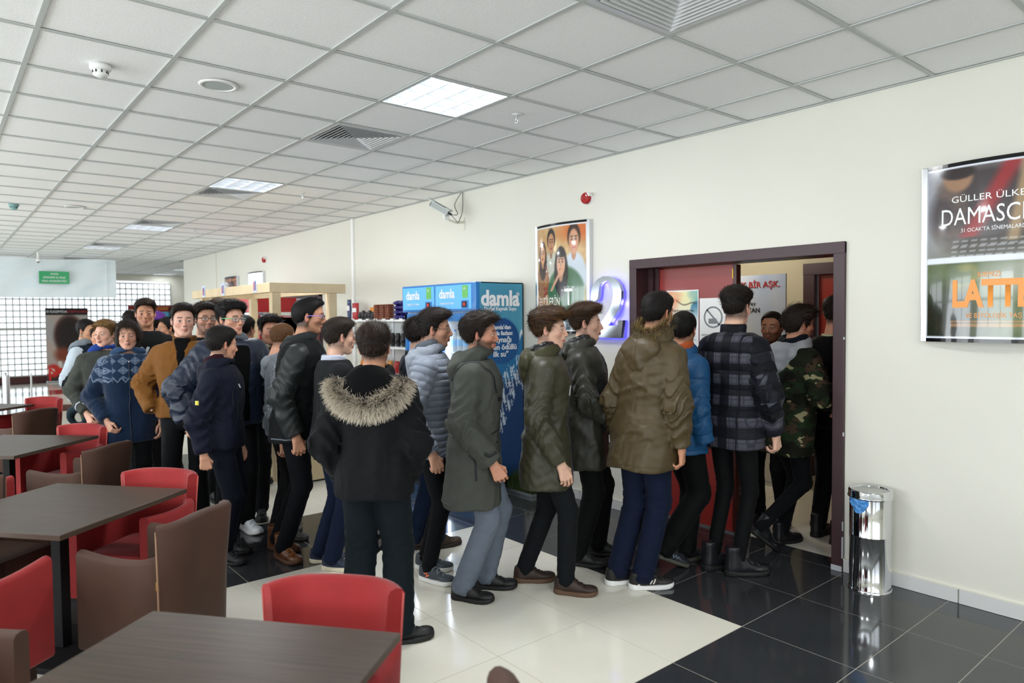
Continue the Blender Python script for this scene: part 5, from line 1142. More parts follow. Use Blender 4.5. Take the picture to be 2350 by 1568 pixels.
def person(s):
    SEED[0] += 13; seed = SEED[0]; hst = s.get('hair', {}); H = s['H']-max(0, hst.get('top', .03)*.78+.25*hst.get('quiff', 0)-.018); k = H/1.75; lod = min(max(s.get('d', 4.5)/4.6, 1), 1.9)*s.get('lodk', 1); th = math.radians(s['th']); lean = s.get('lean', (0, 0)); g = s.get('girth', 1.0)
    hy = math.radians(s.get('hy', 0)); hp = s.get('head', {}); hs = s.get('hs', min(max(k**.75, .96), 1.05))
    nod = math.radians(s.get('nod', 0)); roll = math.radians(s.get('hroll', 0))
    Mh = rotz(hy)@roty(nod)@rotx(roll); hc = np.array([.012, 0, 0], f32)
    zh = H-.123*hs; zpiv = zh-.10
    def shear(V):
        V = V.copy(); t = np.clip(V[:, 2]/H, 0, 1.1); V[:, 0] += lean[0]*t; V[:, 1] += lean[1]*t; return V
    def headx(V): Q = (V*hs)@Mh.T; Q = Q+hc; Q[:, 2] += zh; return Q
    # joints
    tk = s.get('tk', .018); sw = s.get('sw', 1.0)
    arms = {}
    for side, sg in (('R', -1), ('L', 1)):
        a = s.get('arm'+side, 'hang'); sh = np.array([-.012, sg*(.166*sw+tk*.25), 1.374])
        pr = {'hang': ((-.05, .235, 1.10), (.045, .245, .86)), 'back': ((-.10, .225, 1.11), (-.03, .24, .86)), 'fwd': ((-.02, .235, 1.11), (.12, .215, .88)), 'pocket': ((-.07, .295, 1.12), (.095, .205, .93)), 'bent': ((.0, .24, 1.12), (.20, .16, 1.04)), 'out': ((-.03, .30, 1.13), (.03, .345, .89)), 'raise': ((.10, .30, 1.36), (.22, .24, 1.58)), 'wide': ((-.06, .33, 1.16), (.05, .29, .90))}
        if isinstance(a, str): e, w_ = pr[a]
        else: e, w_ = a
        arms[side] = [sh*k, np.array([e[0], sg*e[1], e[2]])*k, np.array([w_[0], sg*w_[1], w_[2]])*k]
    if 'feet' in s and s.get('shift', 1): s['pos'] = (s['pos'][0]-.045*math.cos(th), s['pos'][1]-.045*math.sin(th)); lean = (lean[0]+.045, lean[1])
    ft = s.get('feet', ((.02, -.10), (-.02, .10))); lift = s.get('lift', (0, 0)); legs = {}
    for (side, sg), f_, lf in zip((('R', -1), ('L', 1)), ft, lift):
        hip = np.array([0, sg*.088, .90])*k; ank = np.array([f_[0], f_[1], .085*k+lf]); hip[:2] += np.array(lean)*.5*0
        mid = (hip+ank)/2; D = np.linalg.norm(hip-ank); Lh = .425*k; off = math.sqrt(max(Lh*Lh-(D/2)**2, .0004)); n_ = np.array([1.0, 0, 0]); d_ = (ank-hip)/D; n_ -= d_*(n_@d_); n_ /= np.linalg.norm(n_); legs[side] = (hip, mid+n_*min(off, .2)*s.get('kb', .75), ank)
    prof = np.array(BODY, f32)*vec(1, 1, 1, 1); zp, cxp, ap, bp_ = [prof[:, i]*k for i in range(4)]
    def torso(P, tk_, z0=None, z1=None, flare=0.0, n=2.5):
        z = P[:, 2]; cx = np.interp(z, zp, cxp); a = (np.interp(z, zp, ap))*g+tk_; b_ = (np.interp(z, zp, bp_))*(.5+.5*g)+tk_
        if z0 is not None: fl = flare*sstep(1.15*k, z0, z); a = a+fl; b_ = b_+fl
        X = P[:, 0]-cx; Y = P[:, 1]; q = (np.abs(X/a)**n+np.abs(Y/b_)**n)**(1/n)+1e-6; r_ = np.sqrt(X*X+Y*Y)+1e-6; d = r_*(1-1/q); return d
    # ------------------------------------------------ skin body
    hh = .0046*lod; V, F, C, hfn = build_head(hp, hh); skin = lin(hp.get('skin', 'c99a80')); parts = [(shear(headx(V)), F, C)]
    def core(P):
        d = smax(torso(P, -.018), P[:, 2]-1.47*k, .02); d = smax(d, .84*k-P[:, 2], .02)
        for q in arms.values(): d = smin(d, smin(cap(P, q[0], q[1], .043, .036), cap(P, q[1], q[2], .034, .024), .01), .02)
        for q in legs.values(): d = smin(d, smin(cap(P, q[0], q[1], .070, .045), cap(P, q[1], q[2], .045, .030), .01), .02)
        return smin(d, cap(P, (-.02, 0, 1.42*k), (-.01, 0, zh-.1), .05, .045), .02)
    A = np.array([q for v_ in list(arms.values())+list(legs.values()) for q in v_]); lo = A.min(0)-.09; hi = A.max(0)+.09; hi[2] = max(hi[2], 1.52*k); lo[0] = min(lo[0], -.15); hi[0] = max(hi[0], .17)
    V, F = nets(core, lo, hi, .026); parts.append((shear(V), F, np.tile(skin, (len(V), 1))))
    hnd = s.get('hands', 'RL')
    for side, sg in (('R', -1), ('L', 1)):
        q = arms[side]; kind = s.get('hand'+side, 'relax')
        if kind == 'none' or side not in hnd: continue
        V, F = hand(kind, .0042*max(1, lod*.95)); V = V*.98*k; d_ = (q[2]-q[1]); d_ /= np.linalg.norm(d_); d_ = d_*.75+np.array([.0, 0, -.25])*(kind != 'open'); d_ /= np.linalg.norm(d_)
        tw = math.radians(s.get('twist', 25)); t_ = np.array([math.cos(tw), -sg*math.sin(tw)*1.0, 0]); t_ = t_-d_*(t_@d_); t_ /= np.linalg.norm(t_); z_ = np.array([0, sg, 0])*1.0; z_ = np.cross(d_, t_)*(1 if sg < 0 else -1)
        B = np.stack([d_, t_, z_]).astype(f32); W = V@B+(q[2]+d_*.022).astype(f32)
        if sg > 0: F = F[:, ::-1]
        c_ = np.tile(skin, (len(V), 1)); c_ = c_*(1-.25*np.clip((V[:, :1]-.09)/.05, 0, 1))+lin('c4705f')*(.25*np.clip((V[:, :1]-.09)/.05, 0, 1)); parts.append((shear(W), F, c_))
    V, F, C = join(parts); me = bpy.data.meshes.new('person'); setmesh(me, V, F); setcol(me, C)
    root = link('person', me, M_skin, None, (s['pos'][0], s['pos'][1], 0), (0, 0, th)); tag(root, s['label'], 'person', s.get('group'))
    if 'prot' in s: pass
    def part(name, V, F, m, C=None, lc=None, par=root, sheared=False):
        me = bpy.data.meshes.new(name); setmesh(me, V if sheared else shear(V), F)
        if C is not None: setcol(me, C)
        if lc is not None: setvec(me, lc, 'lc')
        return link(name, me, m, par)
    # eyes
    if s.get('eyes', True):
        ev, ef, ec = eye_mesh(hp.get('iris', '2e1c12')); gz = rotz(math.radians(s.get('gaze', 0)))
        for sg in (-1, 1): part('eye', headx((ev@gz.T)+vec(.0755, sg*.032, .0)), ef, M_eye, ec)
    # hair
    st = dict(s.get('hair', {})); hcol = lin(st.get('col', '15100e')); hcol2 = lin(st.get('col2', '2c211b'))
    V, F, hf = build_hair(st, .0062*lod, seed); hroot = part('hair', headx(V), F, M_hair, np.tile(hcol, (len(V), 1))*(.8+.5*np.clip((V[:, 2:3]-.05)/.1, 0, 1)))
    r = np.random.RandomState(seed); ns = int(st.get('n', 2600)/lod**1.5); pk = r.randint(0, len(V), ns); P0 = V[pk]; Nn = grad(hf, P0, .004)
    fl = np.array(st.get('flow', (1, 0, .15)), f32); D = fl-Nn*(Nn@fl)[:, None]; low = sstep(.05, 0, P0[:, 2])[:, None]; D = D*(1-low)+np.array([-.2, 0, -1], f32)*low; D /= np.linalg.norm(D, axis=1, keepdims=True)+1e-6; D = D+Nn*st.get('lift', .07)*(1-low)+.30*np.stack([np.sin(P0[:, 1]*60+seed), np.sin(P0[:, 0]*55), 0*P0[:, 0]], 1)*(1-low)
    LL = (st.get('len', .028)*(1-low)+.012*low)
    SV, SF, T = strands(P0-Nn*.002, D.astype(f32), Nn, LL.astype(f32), .0011*lod, seed, st.get('curl', .22)*.55); cc = hcol+(hcol2-hcol)*np.clip(T[:, None]*.9+.4*np.repeat(r.rand(ns)-.4, 6)[:, None], 0, 1)
    part('hair_strands', headx(SV), SF, M_hair, cc, par=hroot)['kind'] = 'stuff'
    # ------------------------------------------------ upper garment
    c = s['coat']; hem = c.get('hem', .92)*k; tk_ = c.get('tk', .022); quilt = c.get('quilt', 0); fold = c.get('fold', .007); cuffcut = c.get('cuff', 1.0); sq = c.get('squilt', quilt)
    ztop = (c.get('neck', 1.475))*k
    def coat(P, full=True):
        dT = torso(P, tk_, hem, flare=c.get('flare', .012))
        z = P[:, 2]; disp = fold*1.5*(ridges(P*vec(1, 1, .45), 19, seed, 2)+.8*ridges(P*vec(.6, .6, 1.2), 30, seed+1, 2)*(.4+.6*np.exp(-((z-1.08*k)/.16)**2))+.4*ridges(P, 55, seed+2, 2))*(.35+.65*sstep(1.42*k, 1.25*k, z))
        disp = disp-fold*1.5*creases(P*vec(1, 1, .5), 21, seed+3, 2)
        if quilt: disp = disp*.4-quilt*(np.abs(np.sin(math.pi*z/c.get('qs', .055)))**.55-.6)
        if c.get('rib'): disp = np.where(z < hem+.055, .004*np.sin(np.arctan2(P[:, 1], P[:, 0])*60)*0+.010-.0*z, disp)
        dT = dT+disp; dT = smax(dT, hem-z+.004*np.sin(P[:, 1]*25+P[:, 0]*31), .012); dT = smax(dT, z-ztop, .02)
        d = dT; tag_ = np.zeros(len(P), f32); tt_all = np.zeros(len(P), f32)
        for i, (side, q) in enumerate(arms.items()):
            r0, r1, r2 = .055+tk_*.72, .048+tk_*.75, .034+tk_*.65; r0 *= c.get('sl', 1); r1 *= c.get('sl', 1); r2 *= c.get('sl', 1)
            a, ta, la = capt(P, q[0], q[1], r0, r1); b_, tb, lb = capt(P, q[1], q[2], r1, r2)
            tl = np.where(a < b_, np.clip(ta, -.1, 1)*la, la+np.clip(tb, 0, 1.2)*lb)
            dd = smin(a, b_, .03); near = np.exp(-((tl-la)/.13)**2); fs = c.get('sfold', fold)
            dd = dd+fs*1.35*((.45+1.0*near)*(np.abs(np.sin(tl*38+2.5*np.sin(P[:, 0]*26+seed)+1.3*np.sin(P[:, 1]*31)))-.55)*1.1+.6*ridges(P, 24, seed+5+i, 2)-.8*creases(P*vec(1, 1, .8), 30, seed+8+i, 2))*sstep(0, .08, tl)
            if sq: dd = dd-sq*(np.abs(np.sin(math.pi*tl/c.get('qs', .055)))**.55-.6)
            if c.get('cuffrib'): dd = np.where(tl > la+lb-.05, dd+.006, dd)
            dd = smax(dd, (tb-cuffcut)*lb, .006); tt_all = np.where(dd < d, tl, tt_all); tag_ = np.where(dd < d, i+1, tag_); d = smin(d, dd, .022)
        fn_ = s.get('extra')
        if full: return d
        return d, tag_, tt_all
    A = np.array([q for v_ in arms.values() for q in v_]); lo = A.min(0)-.10-tk_; hi = A.max(0)+.10+tk_; lo[2] = min(lo[2], hem-.03); hi[2] = max(hi[2], ztop+.03); lo[0] = min(lo[0], -.17-tk_-c.get('flare', .012)-(g-1)*.15); hi[0] = max(hi[0], .18+tk_+c.get('flare', .012)+(g-1)*.15); lo[1] = min(lo[1], -.24-tk_); hi[1] = max(hi[1], .24+tk_)
    V, F = nets(coat, lo, hi, c.get('h', .0105)*lod); d_, tg, tl = coat(V, False)
    ang = np.arctan2(V[:, 1], V[:, 0]); lcx = np.where(tg > 0, ang*.1, np.where(np.abs(V[:, 1]) < .13*k, V[:, 1], V[:, 1]+np.sign(V[:, 1])*np.abs(V[:, 0])*.5)); lcx = np.where(tg > 0, V[:, 0]*.9+V[:, 1]*.4, lcx); lc = np.stack([lcx, np.where(tg > 0, 1.39*k-tl, V[:, 2]), tg], 1)
    m = clothmat(*c['mat'][0], **c['mat'][1]); sl = c.get('sleevemat')
    coato = part(c.get('name', 'jacket'), V, F, m, lc=lc)
    if sl:
        m2 = clothmat(*sl[0], **sl[1]); coato.data.materials.append(m2); fm = (tg[F] > 0).mean(1) > .6
        coato.data.polygons.foreach_set('material_index', fm.astype(np.int32))
    low2 = c.get('lower')
    if low2:
        m2 = clothmat(*low2[0], **low2[1]); coato.data.materials.append(m2); zc = V[F][:, :, 2].mean(1); fm = (zc < low2[2]*k) & ((tg[F] > 0).mean(1) < .4); idx = np.zeros(len(F), np.int32); idx[fm] = len(coato.data.materials)-1
        if sl: idx = np.where((tg[F] > 0).mean(1) > .6, 1, idx)
        coato.data.polygons.foreach_set('material_index', idx.astype(np.int32))
    def snap(P, off):
        P = np.array(P, f32)
        for _ in range(5): P = P-grad(coat, P, .006)*(coat(P)-off)[:, None]*.9
        return P
    def ribbon(name, pts, w0, m, off=.003, n=14, par=None):
        pts = np.array(pts, f32)*np.array([k, k, k], f32); seg = np.linspace(0, len(pts)-1, n); Q = np.stack([np.interp(seg, np.arange(len(pts)), pts[:, i]) for i in range(3)], 1).astype(f32); Q = snap(Q, off); N_ = grad(coat, Q, .006); T_ = np.gradient(Q, axis=0); S_ = np.cross(T_, N_); S_ /= np.linalg.norm(S_, axis=1, keepdims=True)+1e-6
        rows = [snap(Q+S_*w0*q_, off+(.0 if abs(q_) == 1 else .0015))-N_*(.004 if abs(q_) == 1 else 0) for q_ in (-1, -.8, .8, 1)]; V_ = np.stack(rows, 1).reshape(-1, 3); F_ = np.array([(4*i+j, 4*i+j+1, 4*i+5+j, 4*i+4+j) for i in range(n-1) for j in range(3)], np.int32); o_ = part(name, V_, F_, m, par=par or coato); return o_
    for rb in c.get('ribbons', []): ribbon(rb[0], rb[1], rb[2], mat(*rb[3]) if isinstance(rb[3], tuple) else rb[3], *(rb[4:]))
    # cuffs bands, collar, hood
    nb = np.array([-.016, 0, 1.47*k], f32)
    hd = s.get('hood')
    if hd:
        kd = hd.get('kind', 'down'); R_ = hd.get('r', .040)*.84; hm = clothmat(*hd['mat'][0], **hd['mat'][1]) if 'mat' in hd else m
        zn = (1.484+hd.get('up', 0))*k
        def ring(P, rad, tilt, rx, ry, dz=0, open_=0.0):
            X = P-np.array([-.022+hd.get('fx', 0), 0, zn+dz], f32); X = X@roty(-tilt); x, y, z = X.T; a = np.arctan2(y/ry, x/rx); q = np.sqrt((x/rx)**2+(y/ry)**2)+1e-6; rr = np.sqrt(x*x+y*y); d2 = rr*(1-1/q); return np.sqrt(d2*d2+(z*.8)**2)-rad*(1-open_*np.clip(np.cos(a), 0, 1))
        if kd == 'down':
            bs = hd.get('bag', 1.0)
            def hf2(P):
                d = ring(P, R_, .42, .078, .092, .0, .35); d = smin(d, ring(P, R_*.9, .55, .100, .112, -.028, .5), .03)
                d = smin(d, ell(P@roty(.0), (-.100-.02*bs, 0, 1.425*k), (.046*bs, .138*bs, .070*bs)), .04); d = smin(d, ell(P, (-.12, 0, 1.35*k), (.04*bs, .085*bs, .07*bs)), .04)
                d = d+.010*ridges(P*vec(1, .8, 1.3), 27, seed+9, 2)+.004*ridges(P, 60, seed+11, 2)-.014*creases(P, 24, seed+12, 3)+.006*np.exp(-(P[:, 1]/.006)**2)*(P[:, 0] < -.08); return smax(d, -cap(P, (-.0, 0, 1.44*k), (.02, 0, 1.62*k), .050, .074), .014)
            V, F = nets(hf2, (-.27, -.24, 1.22*k), (.16, .24, 1.60*k), .0095*lod); ho = part('hood', V, F, hm)
            if hd.get('lining'):
                lm = clothmat(*hd['lining'][0], **hd['lining'][1])
                def lf(P): return smax(ring(P, R_*.95, .42, .068, .084, .030, .35)-.0+.005*(np.abs(np.sin(P[:, 1]*70+P[:, 0]*50))-.5), -cap(P, (-.0, 0, 1.44*k), (.02, 0, 1.62*k), .046, .07), .012)
                V, F = nets(lf, (-.22, -.2, 1.36*k), (.14, .2, 1.60*k), .009*lod); part('hood_lining', V, F, lm, par=ho)
            if hd.get('fur'):
                n_ = 1700; r = np.random.RandomState(seed+3); a = r.uniform(.9, 2*math.pi-.9, n_); zc = zn+hd.get('fdz', .04); P0 = np.stack([-.022-.0+.088*np.cos(a)*1.05, .108*np.sin(a), zc+.055*np.cos(a)], 1); b_ = r.uniform(0, 2*math.pi, n_); rad_ = np.stack([np.cos(a)*np.cos(b_), np.sin(a)*np.cos(b_), np.sin(b_)], 1); P0 = P0+rad_*.026; P0 = P0.astype(f32); D = (rad_+np.array([0, 0, .25])).astype(f32)
                SV, SF, T = strands(P0, D, np.tile(vec(0, 0, 1), (n_, 1)), .034, .0016, seed, .45, 2); c1, c2 = lin(hd['fur'][0]), lin(hd['fur'][1]); part('fur_trim', SV, SF, M_fur, c1+(c2-c1)*np.clip(T[:, None]*1.1+.3*np.repeat(r.rand(n_)-.5, 6)[:, None], 0, 1), par=ho)['kind'] = 'stuff'
        elif kd == 'spread':    # hood lying open on the back with a wide fur rim
            def hf2(P):
                d = ell(P, (-.105, 0, 1.43*k), (.085, .135, .10)); d = smin(d, ring(P, .028, .35, .078, .09, .0, .3), .03); d = smin(d, ell(P, (-.15, 0, 1.365*k), (.06, .14, .075)), .04); return smax(d, -cap(P, (.0, 0, 1.46*k), (.02, 0, 1.62*k), .052, .076), .012)
            V, F = nets(hf2, (-.27, -.24, 1.2*k), (.16, .24, 1.6*k), .009*lod); ho = part('hood', V, F, hm)
            n_ = 7500; r = np.random.RandomState(seed+3); u_ = r.uniform(-1, 1, n_); yy = .178*np.sin(u_*1.5); zz = (1.315+.135*np.abs(u_)**1.7)*k; xx = -.185+.115*np.abs(u_)**2.2; P0 = np.stack([xx, yy, zz], 1); b_ = r.uniform(0, 2*math.pi, n_)
            tang = np.stack([.2*u_, .178*np.cos(u_*1.5), .3*u_*k], 1); tang /= np.linalg.norm(tang, axis=1, keepdims=True); n1 = np.array([-1.0, 0, .15]); n2 = np.cross(tang, n1); n2 /= np.linalg.norm(n2, axis=1, keepdims=True); n1v = np.cross(n2, tang); rad_ = np.cos(b_)[:, None]*n2+np.sin(b_)[:, None]*n1v; P0 = (P0+rad_*(.030*r.rand(n_)**.5)[:, None]).astype(f32); D = (rad_*.8+np.array([-.45, 0, -.5])+tang*.25*np.sign(u_)[:, None]).astype(f32)
            SV, SF, T = strands(P0, D, np.tile(vec(-1, 0, 0), (n_, 1)), .056, .0013, seed, .28, 2); c1, c2 = lin(hd['fur'][0]), lin(hd['fur'][1]); part('fur_trim', SV, SF, M_fur, c1+(c2-c1)*np.clip(T[:, None]**1.2*1.2+.35*np.repeat(r.rand(n_)-.5, 6)[:, None], 0, 1), par=ho)['kind'] = 'stuff'
        else:                   # stand collar
            hh_ = hd.get('hh', .06)
            def hf2(P):
                z = P[:, 2]; X = P[:, 0]+.024-.10*(z-1.45*k); Y = P[:, 1]; sp_ = hd.get('open', 0)*sstep(0, .09, P[:, 0]); q = np.sqrt((X/.073)**2+(Y/(.078+sp_*.3))**2)+1e-6; rr = np.sqrt(X*X+Y*Y); d = np.abs(rr*(1-1/q))-.009; d = smax(d, np.maximum(z-(1.455+hh_)*k+hd.get('dip', .3)*np.maximum(P[:, 0], 0), 1.42*k-z), .008)
                if hd.get('open'): d = smax(d, .02+P[:, 0]*0-(np.abs(P[:, 1])+.8*np.maximum(.05-P[:, 0], 0)*3), .008)
                return d
            V, F = nets(hf2, (-.16, -.13, 1.40*k), (.13, .13, 1.58*k), .0075*lod); part('collar', V, F, hm, lc=np.stack([V[:, 1], V[:, 2], 0*V[:, 0]], 1))
    for ex in s.get('inner', []):   # inner shirt / open front, built on the front of the chest
        nm, w_, z0, z1, mm = ex; im = clothmat(*mm[0], **mm[1])
        def inf(P): 
            d = torso(P, tk_+.006, hem, flare=c.get('flare', .012)); z = P[:, 2]; d = smax(d, -P[:, 0]+.02, .01); wz = (w_*np.clip((z-z0*k)/((z1-z0)*k), 0, 1)+.002 if w_ > 0 else -w_*(.85+.25*sstep(1.0*k, 1.45*k, z)+.06*np.sin(z*14))); d = smax(d, np.abs(P[:, 1]-s.get('ioff', 0))-wz, .01); return smax(d, np.maximum(z-z1*k, z0*k-z), .01)
        V, F = nets(inf, (0, -.22, z0*k-.02), (.24, .22, z1*k+.02), .011*lod); part(nm, V, F, im)
    # ------------------------------------------------ trousers
    t = s['pants']; tw_ = t.get('w', .012)
    def pants(P):
        d = smax(torso(P, .004+tw_*.5), P[:, 2]-1.02*k, .01); d = smax(d, .80*k-P[:, 2], .05); out = d
        for i, (side, q) in enumerate(legs.items()):
            a, ta, la = capt(P, q[0], q[1], .082*g+tw_*.6, .056+tw_); b_, tb, lb = capt(P, q[1], q[2], .056+tw_, .044+tw_*1.3); dd = smin(a, b_, .02); tl = np.where(a < b_, np.clip(ta, 0, 1)*la, la+np.clip(tb, 0, 1.1)*lb)
            nr = np.exp(-((tl-la)/.09)**2)+1.1*np.exp(-((tl-la-lb)/.10)**2); dd = dd+t.get('fold', .006)*((.2+nr)*(np.abs(np.sin(tl*52+2.2*np.sin(P[:, 1]*35+P[:, 0]*30+i*2)))-.5)+.5*ridges(P, 22, seed+20+i, 2)); dd = smax(dd, (tb-t.get('cut', 1.12))*lb, .006); out = smin(out, dd, .025)
        return out
    A = np.array([q for v_ in legs.values() for q in v_]); lo = A.min(0)-.11; hi = A.max(0)+.11; hi[2] = min(1.04*k, hem+.12); lo[2] = max(0, lo[2]); lo[0] = min(lo[0], -.15*g); hi[0] = max(hi[0], .16*g); lo[1] = min(lo[1], -.2*g); hi[1] = max(hi[1], .2*g)
    V, F = nets(pants, lo, hi, t.get('h', .0125)*lod); part('trousers', V, F, clothmat(*t['mat'][0], **t['mat'][1]))
    # ------------------------------------------------ shoes
    sh = s.get('shoes', {'kind': 'low', 'col': '18181a', 'sole': '1c1c1c'}); (UV, UF), (SV_, SF_), upf = shoe_tpl(sh.get('kind', 'low'), .0068*lod if sh.get('det') is None else .0055)
    for (side, sg), f_, lf, pt in zip((('R', -1), ('L', 1)), ft, lift, s.get('toe', (0, 0))):
        yaw = -sg*0.0+sg*math.radians(8)+math.radians(s.get('fyaw', 0)); Rm = rotz(yaw)@roty(math.radians(pt)); tr = lambda V: ((V*sh.get('s', 1.0)*k)@Rm.T+np.array([f_[0]+.012, f_[1], (lf*1.0 if pt == 0 else max(lf-.0, 0))], f32)).astype(f32)
        W = tr(UV); so = tr(SV_); dz = min(so[:, 2].min(), 0) if pt == 0 else so[:, 2].min()-sh.get('gap', 0); W[:, 2] -= dz; so[:, 2] -= dz
        su = part('shoe', W, UF, mat('shoe_'+sh['col'], sh['col'], sh.get('rough', .5), bump=(120, .2, .003)), sheared=True); part('sole', so, SF_, mat('sole_'+sh['sole'], sh['sole'], .6), par=su, sheared=True)
        lm = mat('lace_'+sh.get('lace', '3a3a3c'), sh.get('lace', '3a3a3c'), .7); mb = MB()
        for q in range(5):
            x0_ = .02+.022*q; zz = [.098, .088, .079, .071, .065][q]; pts = []
            for e in np.linspace(-1, 1, 7): pts.append((x0_+.008*e*(1 if q % 2 else -1), .027*e, zz-.016*e*e+.01))
            pts = np.array(pts, f32)
            for _ in range(5): pts = pts-grad(upf, pts, .003)*(upf(pts)-.0015)[:, None]
            Q = tr(pts); Q[:, 2] -= dz; mb.tube([tuple(v_) for v_ in Q], .0034, 5)
        o_ = mb.build('laces', lm, su, smooth=True); o_['kind'] = 'stuff'
        if side in sh.get('marks', {}):
            for (pl, ww, mc) in sh['marks'][side]:
                pts = np.array(pl, f32); nseg = 6; sg_ = np.linspace(0, len(pts)-1, nseg); Q = np.stack([np.interp(sg_, np.arange(len(pts)), pts[:, i]) for i in range(3)], 1).astype(f32)
                for _ in range(6): Q = Q-grad(upf, Q, .003)*(upf(Q)-.0012)[:, None]
                N_ = grad(upf, Q, .003); T_ = np.gradient(Q, axis=0); S_ = np.cross(T_, N_); S_ /= np.linalg.norm(S_, axis=1, keepdims=True)+1e-6; VV = np.stack([Q-S_*ww, Q+S_*ww], 1).reshape(-1, 3); W2 = tr(VV); W2[:, 2] -= dz; part('shoe_mark', W2, np.array([(2*i, 2*i+1, 2*i+3, 2*i+2) for i in range(nseg-1)], np.int32), mat('mark_'+mc, mc, .5), par=su, sheared=True)
    # ------------------------------------------------ spectacles
    gl = s.get('glasses')
    if gl:
        fmn = mat('spectacle_'+gl[0], gl[0], .25); tm = mat('temple_'+gl[1], gl[1], .3, spec=.6); mb = MB(); hx_ = lambda p: tuple(shear(headx(np.array([p], f32)))[0]); th_ = gl[2] if len(gl) > 2 else .0016
        for sg in (-1, 1):
            n_ = 22; pts = []
            for i in range(n_+1):
                a = 2*math.pi*i/n_; cy, cz = math.cos(a), math.sin(a); pw = .6 if th_ > .0012 else 1; pts.append(hx_((.1015-.010*abs(cy*.024+.033)/.05*1.0, sg*(.0335+.0235*np.sign(cy)*abs(cy)**pw), .000+.0165*np.sign(cz)*abs(cz)**pw)))
            mb.tube(pts, th_, 6, cap=False)
        mb.tube([hx_((.1025, -.010, .004)), hx_((.108, 0, .006)), hx_((.1025, .010, .004))], th_, 6); go = mb.build('spectacles', fmn, root, smooth=True)
        mb = MB()
        for sg in (-1, 1): mb.tube([hx_((.093, sg*.057, .006)), hx_((.06, sg*.0775, .008)), hx_((.0, sg*.0845, .010)), hx_((-.018, sg*.085, -.006))], (.0032 if th_ > .0012 else .0013), 6)
        mb.build('temples', tm, go, smooth=True)
        lens = mat('spectacle_lens', 'ffffff', .02, alpha=.14, spec=1.0); mb = MB()
        for sg in (-1, 1):
            pts = []
            for i in range(16):
                a = 2*math.pi*i/16; cy, cz = math.cos(a), math.sin(a); pts.append(hx_((.1005-.010*abs(cy*.024+.033)/.05, sg*(.0335+.0235*np.sign(cy)*abs(cy)**.7), .0165*np.sign(cz)*abs(cz)**.7)))
            mb.add(pts, [tuple(range(16))])
        mb.build('lenses', lens, go)
    return root, dict(k=k, arms=arms, shear=shear, part=part, headx=headx, zh=zh)
# ================================================================== THE QUEUE
def cm(name, col, rough=.8, **k):
    c = [int(col[i:i+2], 16)/255 for i in (0, 2, 4)]; L_ = max(c); f = .62 if L_ < .14 else (.68 if L_ < .23 else (.76 if L_ < .38 else .92))
    return ((name, tuple(x*f for x in c), rough), k)
BLK = cm('cloth_black', '0e0f11'); JEANK = cm('denim_black', '14161a', .9); NAVY = cm('trousers_navy', '15203c', .85); DTEAL = cm('trousers_dark_teal', '16232a', .85); JGREY = cm('denim_grey', '6d7684', .9)
PB = dict(mat=JEANK)
SK1, SK2, SK3, SK4 = 'cf9c82', 'c28a6c', 'd8ac95', 'b57f62'
Pp = []
def P_(**k): Pp.append(k)
# P: hidden one behind the quilted jacket
P_(pos=(-4.24, 2.76), th=77.9, hy=10, H=1.677, lean=(-.044, .124), d=4.9, feet=((-.077, .033), (.077, -.033)), label='person with straight black hair in navy, half hidden behind the grey quilted jacket',
   head=dict(skin=SK3, fade=.2), hair=dict(top=.028, side=.020, low=.015, len=.05, n=4200, flow=(.3, 0, -.9), amp=.002, curl=.08, col='0f0c0b', col2='241c18'), coat=dict(mat=cm('jacket_deep_navy', '1b2638', .6), hem=.88, tk=.03, fold=.008), hood=dict(kind='collar', hh=.05), pants=dict(mat=cm('denim_blue_dark', '1e2f4e', .9)), shoes=dict(kind='low', col='4a3a30', sole='2a221c'))
P_(pos=(-3.78, 2.467), th=46.6, hy=4, H=1.732, lean=(.013, .056), d=4.38, feet=((.03, -.10), (-.03, .11)), fyaw=-18, armR=((-.09, .25, 1.10), (.055, .25, .86)), handR='curl', label='person in grey quilted jacket and round wire spectacles, profile to the right',
   head=dict(skin=SK1, beard=.25, nose=1.15, fade=.5), hair=dict(top=.034, side=.012, quiff=.024, len=.04, flow=(.8, .15, .35), amp=.005, col='120e0c', col2='2e221b'),
   glasses=('6a5a40', '6a5a40', .0009), coat=dict(name='quilted_jacket', mat=cm('quilt_grey', '8d95a3', .5, sheen=.1, quilt=.043), hem=.80, tk=.034, quilt=.004, qs=.043, squilt=.005, fold=.007, lower=None, ribbons=[('hem_band', [(.15, -.10, .83), (.0, -.20, .83), (-.12, -.16, .83)], .018, ('quilt_band', '7f8794', .7), .002), ('drawstring', [(.10, -.07, 1.40), (.135, -.085, 1.30), (.14, -.09, 1.20)], .003, ('cord_dark', '2a2d33', .6), .004)]),
   hood=dict(r=.040, bag=1.0, up=.01, mat=cm('hood_grey', '959ca8', .6), lining=cm('hood_inner_grey', '5c626c', .8)), pants=dict(mat=JEANK, w=.004), shoes=dict(kind='low', col='3c434b', sole='e6e6e2', lace='8a9096', det=1, marks={'R': [([(-.02, -.045, .055), (.01, -.048, .07)], .004, 'f0764a'), ([(-.01, -.045, .035), (.02, -.048, .05)], .004, 'f0764a'), ([(-.005, -.046, .062), (.005, -.047, .043)], .004, 'f0764a'), ([(.155, -.02, .03), (.175, 0, .035), (.155, .02, .03)], .008, 'c9332c')]}))
